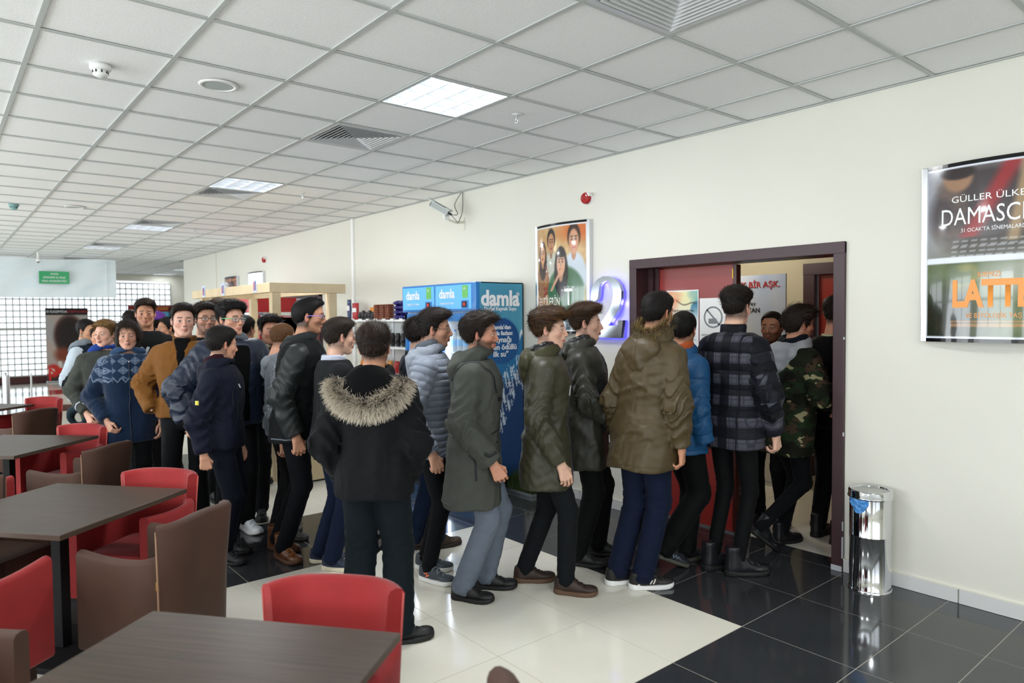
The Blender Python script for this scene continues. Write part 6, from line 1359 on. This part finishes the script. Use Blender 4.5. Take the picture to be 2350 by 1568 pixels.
P_(pos=(-3.35, 2.495), th=46.8, hy=0, H=1.706, lean=(.027, .061), d=4.3, feet=((-.03, -.09), (.09, .09)), girth=1.1, fyaw=-6, kb=1.1, armR=((-.06, .255, 1.11), (.135, .225, .87)), handR='curl', twist=10, label='bearded person in grey-green hooded parka and grey jeans, beside the blue fridge',
   head=dict(skin='c48c72', beard=.8, fade=.7, jaw=1.02, brow='15100e'), hair=dict(top=.036, side=.018, quiff=.030, back=.012, len=.042, flow=(.85, .2, .3), amp=.009, curl=.4, col='15100d', col2='3a2a1e', n=3200),
   coat=dict(name='parka', mat=cm('parka_grey_green', '5b5e57', .7), hem=.575, tk=.040, fold=.009, flare=.03, sfold=.009, sl=1.04,
     ribbons=[('shoulder_strap', [(-.10, -.13, 1.36), (-.05, -.16, 1.44), (.03, -.155, 1.43), (.09, -.145, 1.36), (.11, -.15, 1.28)], .011, ('strap_black', '16181a', .6), .004, 20), ('placket', [(.17, -.06, 1.38), (.2, -.06, 1.1), (.2, -.06, .85), (.2, -.06, .6)], .004, ('strap_black', '16181a', .6), .004, 24),
              ('chest_tab', [(.14, -.13, 1.235), (.16, -.10, 1.235)], .014, ('strap_black', '16181a', .6), .004, 6), ('pocket_zip', [(.02, -.21, .93), (.035, -.21, .76)], .006, ('strap_black', '16181a', .6), .003, 8), ('pocket_flap', [(.12, -.16, 1.03), (.17, -.12, 1.05), (.19, -.09, 1.05)], .004, ('strap_black', '16181a', .6), .003, 8), ('pocket_tab', [(.15, -.14, .975), (.165, -.125, .975)], .006, ('strap_black', '16181a', .6), .003, 4), ('hem_seam', [(.2, -.09, .61), (.05, -.21, .605), (-.12, -.19, .61), (-.19, 0, .61)], .002, ('parka_seam', '464840', .7), .002, 20),
              ('cuff_strap', [(.085, -.29, .935), (.12, -.285, .92), (.155, -.265, .94)], .010, ('strap_black', '16181a', .6), .004, 10)]),
   hood=dict(r=.044, bag=1.15, up=.02), pants=dict(mat=JGREY, w=.018, fold=.008), shoes=dict(kind='low', col='151516', sole='121213', lace='222222', s=1.03))
P_(pos=(-3.12, 2.905), th=47.2, hy=-10, H=1.738, lean=(-.013, .052), d=4.37, feet=((.127, -.093), (-.127, .093)), armR=((-.06, .25, 1.10), (.085, .235, .84)), handR='relax', label='person in olive hooded parka, wavy fringe, face visible, left of the twin parka',
   head=dict(skin=SK3, fade=.45, nose=1.12, hair='2a1d14'), hair=dict(top=.040, side=.012, quiff=.042, fringe=.02, fs=1, back=.010, len=.045, flow=(.9, -.1, .15), amp=.009, curl=.2, col='2a1c12', col2='6a4c2e', n=3400, swirl=.2),
   coat=dict(name='parka', mat=cm('parka_olive', '45432e', .5, spec=.5), hem=.655, tk=.036, fold=.011, flare=.03, sfold=.011, ribbons=[('placket', [(.155, -.05, 1.40), (.185, -.05, 1.15), (.185, -.05, .9), (.19, -.05, .68)], .011, ('placket_navy', '1d2433', .6), .003, 24), ('zip_pull', [(.165, -.1, 1.28), (.17, -.1, 1.22)], .003, ('zip_silver', 'a8aaad', .4), .005, 4), ('hem_seam', [(.17, -.09, .69), (.05, -.2, .685), (-.12, -.18, .69), (-.17, 0, .69)], .002, ('olive_seam', '33351f', .7), .002, 20)]),
   hood=dict(r=.040, bag=1.15, mat=cm('parka_olive_light', '504e36', .5), lining=cm('lining_black_quilt', '1b1c20', .35, spec=.6)), pants=dict(mat=cm('denim_charcoal', '1b1f24', .9), w=.008), shoes=dict(kind='low', col='33241d', sole='5e4533', lace='1c1410', det=1))
P_(pos=(-3.285, 3.45), th=42.3, hy=0, H=1.768, lean=(-.056, .05), d=4.66, feet=((-.06, -.104), (.07, .104)), armR=((.02, .25, 1.12), (.19, .17, .98)), handR='none', label='person in darker olive parka with upswept brown quiff, in profile below the figure 2',
   head=dict(skin=SK3, fade=.45, nose=1.08, hair='2a1d14'), hair=dict(top=.036, side=.010, quiff=.042, len=.045, flow=(.8, 0, .55), amp=.005, curl=.3, col='24180f', col2='5a3f28', n=3200),
   coat=dict(name='parka', mat=cm('parka_dark_olive', '37382a', .5, spec=.5), hem=.655, tk=.036, fold=.011, flare=.03, sfold=.012, ribbons=[('placket', [(.155, -.03, 1.42), (.19, -.03, 1.15), (.19, -.03, .9), (.19, -.03, .68)], .013, ('placket_navy', '1d2433', .6), .003, 24)]),
   hood=dict(r=.040, bag=1.1, lining=cm('lining_black_quilt', '1b1c20', .35, spec=.6)), pants=dict(mat=BLK, w=.018), shoes=dict(kind='low', col='19191b', sole='141414'))
P_(pos=(-2.812, 3.313), th=88.2, hy=-2, H=1.814, lean=(.195, -.042), d=4.36, feet=((.04, -.07), (-.02, .08)), fyaw=-22, armR=((-.02, .245, 1.10), (.05, .245, .865)), handR='curl', label='person seen from behind in khaki parka with fur-edged hood and navy trousers',
   head=dict(skin=SK2, fade=.5), hair=dict(top=.026, side=.010, len=.02, flow=(.3, 0, .2), amp=.003, curl=.2, col='0f0c0b', col2='221a16'),
   coat=dict(name='parka', mat=cm('parka_khaki', '5f4e2e', .5, spec=.45), hem=.715, tk=.036, fold=.012, flare=.03, sfold=.013, sl=1.0, ribbons=[('centre_seam', [(-.18, .0, 1.25), (-.18, 0, .95), (-.18, 0, .74)], .0018, ('khaki_seam', '4b3f28', .7), .002, 20), ('hem_seam', [(.1, -.2, .75), (-.12, -.19, .75), (-.18, 0, .75), (-.12, .19, .75)], .002, ('khaki_seam', '4b3f28', .7), .002, 20)]),
   hood=dict(r=.042, bag=1.1, up=.02, fur=('3a2d1c', '8f7c4e'), fdz=.055), pants=dict(mat=NAVY, w=.02, fold=.010), shoes=dict(kind='low', col='1c1c1a', sole='e8e8e6', lace='3a3a38', det=1, marks={'R': [([(.012+.02*q, -.05, .032), (.032+.02*q, -.046, .068)], .0042, 'd9d4cc') for q in range(3)]+[([(-.045, -.045, .034), (-.030, -.046, .034)], .004, 'd9d4cc')]}))
P_(pos=(-2.844, 3.845), th=76.4, hy=30, H=1.692, lean=(.08, .08), d=4.75, feet=((-.13, -.03), (.10, .03)), lift=(.055, 0), toe=(22, 0), kb=1.2, armR=((-.05, .225, 1.10), (.02, .235, .88)), handR='none', label='person in bright blue puffer jacket between the khaki parka and the plaid jacket',
   head=dict(skin=SK2, fade=.5), hair=dict(top=.020, side=.012, len=.016, flow=(.3, 0, .2), amp=.003, col='0e0b0a', col2='1f1815'), coat=dict(name='puffer_jacket', mat=cm('puffer_blue', '18507f', .5, spec=.4, quilt=.115), hem=.79, tk=.040, quilt=.009, qs=.115, squilt=.008, fold=.007, ribbons=[('pocket_zip', [(.10, -.19, 1.02), (.13, -.18, .92), (.12, -.18, .84)], .005, ('zip_tan', 'a5673a', .5), .003, 10)]),
   hood=dict(r=.040, bag=.9, lining=cm('lining_orange', 'b5562c', .8)), pants=dict(mat=BLK, w=.022), shoes=dict(kind='low', col='22262c', sole='4a4a42', lace='2c3036', det=1, marks={'R': [([(-.075, -.03, .09), (-.02, -.045, .075), (.03, -.042, .085)], .0028, '2f6fd0')]+[([(.0+.03*q, -.05, .035), (.02+.03*q, -.046, .065)], .004, '6a7683') for q in range(3)]+[([(.02+.03*q, -.046, .065), (.03+.03*q, -.05, .038)], .004, '6a7683') for q in range(3)]}))
P_(pos=(-2.56, 3.992), th=87.3, hy=5, H=1.865, lean=(.188, .094), d=4.7, feet=((.0, -.085), (-.03, .085)), fyaw=-22, armR=((-.02, .265, 1.11), (.09, .25, .87)), handR='curl', twist=5, label='tall person from behind in dark plaid puffer jacket and black boots at the doorway',
   head=dict(skin=SK3, fade=.75), hair=dict(top=.040, side=.006, quiff=.01, len=.03, flow=(.5, .2, .5), amp=.005, col='15100d', col2='2f231b'), coat=dict(name='plaid_jacket', mat=cm('plaid', '15171f', .6, kind='plaid', col2='22242e', col3='4b4b55', quilt=.12), hem=.765, tk=.040, quilt=.007, qs=.12, squilt=.007, fold=.009, sfold=.010, sl=1.03),
   hood=dict(kind='collar', hh=.075), pants=dict(mat=BLK, w=.0, fold=.006), shoes=dict(kind='boot', col='1b1c20', sole='161616', rough=.32, s=1.05))
P_(pos=(-2.902, 5.10), th=275, hy=7, H=1.692, lean=(0, 0), d=5.45, gaze=-20, armR=((.05, .30, 1.2), (.12, .26, 1.36)), armL='hang', hands='RL', label='dark-bearded man in black jacket inside the doorway, peering out to the left',
   head=dict(skin='c08c70', beard=.5, fade=.5, jaw=1.02, fat=.004, browk=1), hair=dict(top=.016, side=.008, len=.018, flow=(-.6, 0, .5), amp=.002, col='15110f', col2='3a332e'), coat=dict(mat=cm('jacket_black', '121316', .4), hem=.84, tk=.028, fold=.008), hood=dict(kind='collar', hh=.05), pants=PB)
P_(pos=(-2.585, 4.66), th=67.8, hy=-8, H=1.739, lean=(.122, -.042), d=4.95, feet=((-.20, -.06), (.10, .06)), lift=(.10, 0), toe=(38, 0), kb=1.2, armR=((.02, .29, 1.14), (.22, .20, 1.06)), label='person in camouflage jacket with pale grey hood, stepping through the doorway',
   head=dict(skin=SK2, fade=.2, fat=.002), hair=dict(top=.038, side=.022, quiff=.02, low=.005, len=.05, flow=(.7, -.3, .1), amp=.006, curl=.25, col='17100d', col2='33251c', n=3000), coat=dict(name='camouflage_jacket', mat=cm('camo', '262a1a', .8, kind='camo', col2='1d2a18', col3='3c2f22'), hem=.70, tk=.036, fold=.011, flare=.02, sfold=.012),
   hood=dict(r=.046, bag=1.05, mat=cm('hood_pale_grey', 'a9abb0', .85), lining=cm('lining_navy', '141a26', .9)), pants=dict(mat=JEANK, w=.002), shoes=dict(kind='boot', col='15161a', sole='121212', rough=.4))
P_(pos=(-2.43, 5.12), th=85.8, hy=0, H=1.803, lean=(.15, .06), d=5.3, feet=((-.03, -.10), (.03, .10)), armR='bent', label='person in black jersey with cream collar, furthest through the doorway',
   head=dict(skin=SK2, fade=.75), hair=dict(top=.03, side=.005, len=.025, flow=(.5, 0, .4), amp=.004, col='17120f', col2='3a2e26'), coat=dict(name='jersey', mat=BLK, hem=.86, tk=.024, fold=.008), hood=dict(kind='collar', hh=.035, mat=cm('collar_cream', 'c8bd9b', .8)), pants=PB, shoes=dict(kind='boot', col='131316', sole='111111'))
# O: fur hood, foreground
P_(pos=(-3.189, 1.74), th=136.4, hy=2, H=1.639, lean=(.185, .05), d=3.75, feet=((.02, -.11), (-.02, .11)), fyaw=-55, girth=1.0, armR=((-.04, .245, 1.10), (.08, .19, .90)), armL=((-.07, .275, 1.10), (.10, .215, .88)), handR='none', handL='none', label='person from behind in black coat with wide fur-trimmed hood, centre foreground',
   head=dict(skin=SK2, fade=.7), hair=dict(top=.030, side=.012, back=.010, len=.036, flow=(.3, .3, .5), amp=.008, curl=.3, lift=.15, col='1a1411', col2='4a3a30', n=4200), coat=dict(name='coat', mat=cm('coat_black_twill', '1c1e22', .85), hem=.80, tk=.034, fold=.010, sfold=.011, sl=1.0, flare=.02),
   hood=dict(kind='spread', mat=cm('hood_black_fleece', '08080a', .95), fur=('463c33', 'd8ccb8')), pants=dict(mat=DTEAL, w=.028, fold=.012, cut=1.1), shoes=dict(kind='low', col='161617', sole='101010', det=1, s=1.05))
P_(pos=(-4.388, 2.054), th=74.1, hy=8, H=1.675, lean=(.048, -.111), d=4.6, feet=((.02, -.09), (-.03, .09)), fyaw=-25, armR=((-.07, .26, 1.10), (-.01, .285, .86)), handR='fist', label='person in black jacket with white shirt collar, between the purple spectacles and the fur hood',
   head=dict(skin=SK3, fade=.6), hair=dict(top=.026, side=.009, quiff=.015, len=.022, flow=(.7, 0, .3), amp=.004, col='1e1712', col2='43352a'), coat=dict(mat=cm('jacket_charcoal', '1d2024', .8), hem=.80, tk=.034, fold=.009, lower=cm('jacket_navy_black', '161b26', .8)+(1.02,)), hood=dict(kind='collar', hh=.055, mat=cm('shirt_white', 'c9cede', .8), open=.03), pants=dict(mat=cm('denim_navy', '1a2744', .9), w=.012), shoes=dict(kind='low', col='1d2a42', sole='d8d0b8'))
P_(pos=(-4.797, 1.906), th=58.4, hy=4, H=1.816, lean=(.182, -.022), d=4.9, feet=((.02, -.10), (-.06, .12)), fyaw=-40, girth=1.12, armR=((-.08, .265, 1.12), (.045, .265, .865)), handR='curl', label='tall moustached person in black leather-sleeved jacket with purple spectacle temples',
   head=dict(skin='b9876c', mous=.95, beard=.12, fade=.85, jaw=.98, fat=.006, nose=1.15), hair=dict(top=.022, side=.012, quiff=.012, len=.018, flow=(.5, 0, .3), amp=.003, col='0b0909', col2='191413'), glasses=('3a2d48', '9a7bd0', .0020),
   coat=dict(name='varsity_jacket', mat=cm('jacket_wool_black', '1a1d20', .8), hem=.80, tk=.040, fold=.009, sfold=.009, sleevemat=cm('leather_dark', '2c3131', .5, spec=.4, wr=.35), sl=1.0, ribbons=[('hem_stripe', [(.16, -.10, .83), (.02, -.22, .83), (-.13, -.17, .83)], .005, ('stripe_grey', '59626a', .7), .003, 12), ('badge', [(.155, -.10, 1.27), (.165, -.095, 1.245)], .011, ('badge_gold', 'c9ab3a', .5), .004, 4), ('zip', [(.12, -.115, 1.32), (.14, -.115, 1.15), (.15, -.11, .95)], .0035, ('zip_dark', '3a4a5a', .4), .003, 16)]),
   hood=dict(r=.042, bag=.9, mat=cm('hood_charcoal', '33383a', .85)), pants=dict(mat=cm('denim_midnight', '10141c', .9), w=.012), shoes=dict(kind='boot', col='5e3419', sole='4a2c18', lace='9a5c22', rough=.35))
P_(pos=(-5.24, 2.04), th=73.7, hy=28, nod=12, H=1.64, lean=(.02, -.02), d=5.1, armR=((-.08, .235, 1.09), (-.02, .25, .84)), handR='curl', fyaw=-35, label='person with close-cropped fair hair in marled grey hoodie, looking away',
   head=dict(skin='d09a80', fade=.7, hair='6a4a30'), hair=dict(top=.007, side=.005, len=.007, n=2600, flow=(.3, 0, .2), amp=.0008, lift=.6, col='5a3c24', col2='83603f'), coat=dict(name='hoodie', mat=cm('hoodie_grey', '7f858d', .9), hem=.84, tk=.026, fold=.007, sleevemat=cm('sleeve_marl', '5a6068', .9, kind='melange', col2='9aa0a6'), rib=True), hood=dict(r=.034, bag=.7, mat=cm('hood_light_grey', '888e96', .9)), pants=dict(mat=BLK, w=.02), shoes=dict(kind='low', col='3b3a36', sole='2a2622'))
P_(pos=(-5.03, 1.544), th=54.9, hy=42, nod=6, H=1.622, lean=(0, 0), d=4.85, armR=((-.10, .25, 1.09), (-.05, .265, .85)), handR='fist', fyaw=-20, label='short person in navy hooded jacket with yellow sleeve badge, head turned away to the right',
   head=dict(skin='c79478', fade=.6), hair=dict(top=.026, side=.014, quiff=.010, len=.02, flow=(.6, 0, .3), amp=.004, col='120e0c', col2='2b221d'), coat=dict(name='hooded_jacket', mat=cm('jacket_navy', '171c33', .75), hem=.85, tk=.032, fold=.009, sfold=.010, ribbons=[('sleeve_badge', [(-.075, -.305, 1.235), (-.078, -.31, 1.205)], .013, ('badge_yellow', 'd8cf5a', .5), .004, 5), ('zip_pull', [(.14, -.05, 1.33), (.145, -.05, 1.30)], .005, ('zip_silver', 'a8aaad', .4), .005, 4), ('pocket_zip', [(.11, -.13, 1.30), (.125, -.13, 1.18)], .003, ('zip_black', '0a0c12', .5), .003, 8)]),
   hood=dict(r=.036, bag=.7, lining=cm('lining_burgundy', '3a1220', .9)), pants=dict(mat=cm('denim_indigo_dark', '141c2c', .9), w=.012), shoes=dict(kind='low', col='17181b', sole='131313'))
P_(pos=(-5.55, 1.785), th=.2, hy=20, H=1.82, lean=(0, 0), d=5.15, girth=1.12, armR=((-.03, .37, 1.12), (.06, .335, .90)), armL=((-.03, .30, 1.12), (.05, .26, .88)), handL='none', handR='relax', ioff=.01, label='person in open navy puffer with grey hood over black shirt, green spectacle temple',
   head=dict(skin='c9977e', fade=.8, fat=.008, browk=1), hair=dict(top=.040, side=.014, quiff=.022, len=.03, flow=(.5, .4, .5), amp=.009, curl=.5, col='0c0a0a', col2='1b1614', n=3400), glasses=('4a6470', '6fd08a', .0018), inner=[('shirt', -.075, .87, 1.44, cm('shirt_black', '070708', .95))],
   coat=dict(name='puffer_jacket', mat=cm('puffer_navy', '1b2a44', .45, spec=.5), hem=.84, tk=.048, quilt=.006, qs=.09, squilt=.009, fold=.012, sfold=.014, sl=1.25), hood=dict(r=.036, bag=.9, mat=cm('hood_mid_grey', '6b747d', .9)), pants=PB, shoes=dict(kind='low', col='dfe1e4', sole='e8e8e6', lace='cfd2d6'))
P_(pos=(-5.85, 2.2), th=349.4, hy=8, H=1.712, lean=(0, 0), d=5.6, lodk=1.1, gaze=8, label='person in tan and cream fleece jacket, face half hidden by the fair cropped head',
   head=dict(skin='c08a70', beard=.3, fade=.7), hair=dict(top=.040, side=.010, quiff=.02, len=.03, flow=(.3, .3, .6), amp=.008, curl=.4, col='0e0b0a', col2='221b17'), coat=dict(mat=cm('jacket_tan', '5e4c2c', .7), hem=.86, tk=.034), hood=dict(r=.036, bag=.9, mat=cm('fleece_cream', 'a59d8d', .95)), pants=PB)
P_(pos=(-7.0, 2.39), th=131.2, hy=-10, H=1.701, lean=(0, 0), d=6.3, lodk=1.1, label='dark-haired person in navy seen from behind, partly covered by the green-spectacled one',
   head=dict(skin=SK2), hair=dict(top=.025, side=.014, len=.02, col='0e0b0a', col2='1f1915'), coat=dict(mat=cm('jacket_dull_navy', '1e2a44', .8), hem=.86), hood=dict(kind='collar', hh=.03), pants=PB)
P_(pos=(-6.76, 2.06), th=13.0, hy=-2, H=1.862, lean=(0, 0), d=6.2, lodk=1.1, label='brown-haired person with yellow scarf, peeping behind the green spectacles',
   head=dict(skin='b98a70', fade=.5), hair=dict(top=.034, side=.012, quiff=.02, len=.035, flow=(.6, .3, .3), amp=.008, col='2c2118', col2='5b4632'), glasses=('1c1a1a', '1c1a1a', .0013), coat=dict(mat=cm('jacket_black', '121316', .4), hem=.86), hood=dict(r=.045, bag=.7, mat=cm('scarf_yellow', 'e0b62c', .8)), pants=PB)
P_(pos=(-6.258, 1.8), th=354.0, hy=8, H=1.821, lean=(0, 0), d=5.95, label='bearded person with dark rectangular spectacles, behind the tan jacket',
   head=dict(skin='c4937a', beard=.6, fade=.7), hair=dict(top=.030, side=.012, quiff=.022, len=.04, flow=(.6, -.5, .2), amp=.005, col='120e0c', col2='332720'), glasses=('17161a', '17161a', .0019), coat=dict(mat=cm('jacket_black', '121316', .4), hem=.86), hood=dict(kind='collar', hh=.03), pants=PB)
P_(pos=(-5.841, 1.518), th=333.4, hy=17, H=1.798, lean=(0, 0), d=5.45, armR=((-.05, .31, 1.14), (.07, .22, .96)), handR='none', handL='none', ioff=-.0, label='person in tan jacket over black top, pale face looking at the camera',
   head=dict(skin='cfa08c', fade=.75, iris='4a5a64', browk=.9), hair=dict(top=.026, side=.007, quiff=.012, len=.028, flow=(.6, -.6, .2), amp=.004, col='17120f', col2='32271f'), inner=[('top', .06, 1.22, 1.50, cm('shirt_black', '070708', .95))],
   coat=dict(name='tan_jacket', mat=cm('jacket_tan_bright', '7a4f20', .75), hem=.90, tk=.036, fold=.009, sfold=.012), hood=dict(kind='collar', hh=.065, open=.04, mat=cm('collar_tan', '70471c', .75)), pants=PB)
P_(pos=(-7.53, 1.61), th=342.9, hy=5, H=1.878, lean=(0, 0), d=6.5, label='tallest of the left group, in black top with white chest print, behind the patterned cardigan',
   head=dict(skin='b98568', fade=.6), hair=dict(top=.034, side=.008, quiff=.014, len=.03, flow=(.5, .3, .5), amp=.006, col='1b1511', col2='463729'), coat=dict(name='sweatshirt', mat=cm('sweat_black', '131416', .85), hem=.88, tk=.022, ribbons=[('chest_print', [(.13, -.02+.05*q, 1.33), (.13, -.06+.05*q, 1.24)], .014, ('print_grey_white', 'a9acb0', .7), .003, 6) for q in range(3)]), hood=dict(kind='collar', hh=.02), pants=PB)
P_(pos=(-9.63, 1.895), th=168.9, H=1.789, d=8.6, lodk=1.1, label='black-haired person far back, only the crown visible left of the tallest one',
   head=dict(skin=SK2), hair=dict(top=.03, side=.02, col='0e0b0a', col2='1c1613'), coat=dict(mat=cm('jacket_black', '121316', .4), hem=.86), pants=PB)
P_(pos=(-8.991, 2.036), th=137.2, H=1.76, d=8.2, lodk=1.1, label='person wearing a purple cap far back, right of the tallest one', cap=1,
   head=dict(skin=SK2), hair=dict(top=.022, side=.02, low=.03, col='0e0b0a', col2='1c1613'), coat=dict(mat=cm('jacket_black', '121316', .4), hem=.86), pants=PB)
P_(pos=(-8.25, 1.985), th=276.5, H=1.70, d=7.6, lodk=1.1, armR=((.10, .27, 1.42), (.12, .20, 1.66)), handR='open', label='laughing person in rust-red top raising a hand to the purple cap', twist=0,
   head=dict(skin='b98568'), hair=dict(top=.02, side=.012, col='0e0b0a', col2='1c1613'), coat=dict(mat=cm('top_rust', '8a3520', .8), hem=.9, sleevemat=cm('cloth_black', '0e0f11')), pants=PB)
P_(pos=(-6.624, 1.275), th=351.1, hy=-5, H=1.666, lean=(0, 0), d=5.9, armR=((-.08, .29, 1.10), (.09, .185, .90)), handR='curl', hood=dict(r=.034, bag=.8, mat=cm('cardigan_hood', '2f4766', .9, kind='knit')), label='long-haired person in blue patterned knit cardigan, hand in pocket',
   head=dict(skin='c1917a', fade=.0, lips='9a5850'), hair=dict(top=.030, side=.024, long=.15, fringe=.0, len=.06, flow=(.2, .5, -.6), amp=.006, curl=.18, col='1b1411', col2='3a2c24', n=4200), coat=dict(name='knit_cardigan', mat=cm('fairisle', '1b3150', .95, kind='fairisle', col2='243a56', col3='78879c', sheen=.3), hem=.69, tk=.034, fold=.006, flare=.015, ribbons=[('zip', [(.13, .0, 1.44), (.165, .0, 1.2), (.17, 0, .95), (.17, 0, .72)], .004, ('zip_navy', '131b2b', .5), .003, 24), ('zip_pull', [(.15, -.0, 1.425), (.152, -.0, 1.41)], .006, ('zip_silver', 'a8aaad', .4), .006, 4)]), pants=PB)
P_(pos=(-7.319, 1.223), th=.5, hy=-48, H=1.677, lean=(0, 0), d=6.4, armR=((-.07, .27, 1.10), (.08, .19, .90)), handR='curl', label='fair-haired person in grey jacket with blue hood, looking to the left',
   head=dict(skin='d6a48e', fade=.3, hair='6a5030', brow='6a5236'), hair=dict(top=.030, side=.014, quiff=.02, len=.03, flow=(.6, .5, .2), amp=.008, curl=.3, col='5d4527', col2='94743f'), coat=dict(mat=cm('jacket_ash', '52554f', .85), hem=.88, tk=.032, fold=.009, ribbons=[('cuff_band', [(.03, -.225, .96), (.06, -.20, .95)], .006, ('shirt_white', 'c9cede', .8), .003, 6)]), hood=dict(r=.036, bag=.8, mat=cm('hood_royal', '22408c', .85)), pants=dict(mat=cm('denim_teal_dark', '1b2a33', .9)))
P_(pos=(-8.11, 1.30), th=40.4, hy=-60, H=1.62, d=7.1, lodk=1.1, armR=((-.10, .31, 1.12), (.05, .27, .90)), handR='relax', label='person in black jersey, head hidden behind the fair-haired one',
   head=dict(skin=SK2), hair=dict(top=.015, side=.01, col='0e0b0a', col2='1c1613'), coat=dict(name='jersey', mat=cm('jersey_green_black', '11181a', .85), hem=.86, tk=.03), pants=dict(mat=cm('denim_teal_dark', '1b2a33', .9)))
P_(pos=(-8.941, 1.309), th=51.7, hy=-10, nod=5, H=1.683, lean=(0, 0), d=7.7, armR=((-.09, .24, 1.09), (.0, .25, .85)), handR='curl', label='person in dark blue hoodie with white sleeves and khaki trousers, leftmost of the queue',
   head=dict(skin='b98a6a', fade=.5), hair=dict(top=.02, side=.010, len=.018, col='0e0b0a', col2='1c1613'), coat=dict(name='hoodie', mat=cm('hoodie_petrol', '1b2b3c', .85), hem=.88, tk=.028, sleevemat=cm('sleeve_white', 'c3d0da', .8), ribbons=[('drawcord', [(.12, -.07, 1.41), (.135, -.08, 1.27)], .007, ('cord_cream', 'cfcab8', .7), .004, 8)]), hood=dict(r=.042, bag=.8, mat=cm('hood_slate', '7d868f', .9)), pants=dict(mat=cm('chino_khaki', '8b8061', .85), w=.016), shoes=dict(kind='low', col='4a4234', sole='a59c88'))
made = {}
for s in Pp:
    root, info = person(s); made[s['label'][:20]] = (root, info, s)
    if s.get('cap'):
        part = info['part']; hx = info['headx']
        def cf(P): d = ell(P, (-.012, 0, .055), (.125, .105, .095)); d = smax(d, .045-P[:, 2], .01); return smin(d, smax(cap(P*vec(1, .6, 1), (.1, 0, .055), (.16, 0, .045), .045, .035), np.abs(P[:, 2]-.05)-.006, .004), .01)
        V, F = nets(cf, (-.15, -.12, .02), (.22, .12, .17), .009); part('purple_cap', hx(V), F, mat('cap_purple', '5a2a86', .8))
# beanie held by the leftmost person
root, info, s = made[s['label'][:20]]
kk = info['k']; q = info['arms']['R'][2]
def bf(P): a = np.arctan2(P[:, 2], P[:, 0]); rr = np.sqrt(P[:, 0]**2+P[:, 2]**2); return np.sqrt((rr-.085-.02*np.sin(a))**2+(P[:, 1]*.8)**2)-.035-.012*np.sin(a)+.004*ridges(P, 40, 5)
V, F = nets(bf, (-.16, -.07, -.17), (.16, .07, .16), .009); me = bpy.data.meshes.new('beanie'); setmesh(me, V, F)
o = link('folded_scarf', me, clothmat('scarf_slate', '2b3a42', .95)); th_ = math.radians(51.7); lx, ly, lz = q[0]+.03, q[1]+.01, q[2]-.19
o.location = (-8.941+lx*math.cos(th_)-ly*math.sin(th_), 1.309+lx*math.sin(th_)+ly*math.cos(th_), lz); o.rotation_euler = (0, 0, th_); tag(o, 'dark slate scarf hanging from the hand of the leftmost person', 'scarf')
for img in list(bpy.data.images): pass
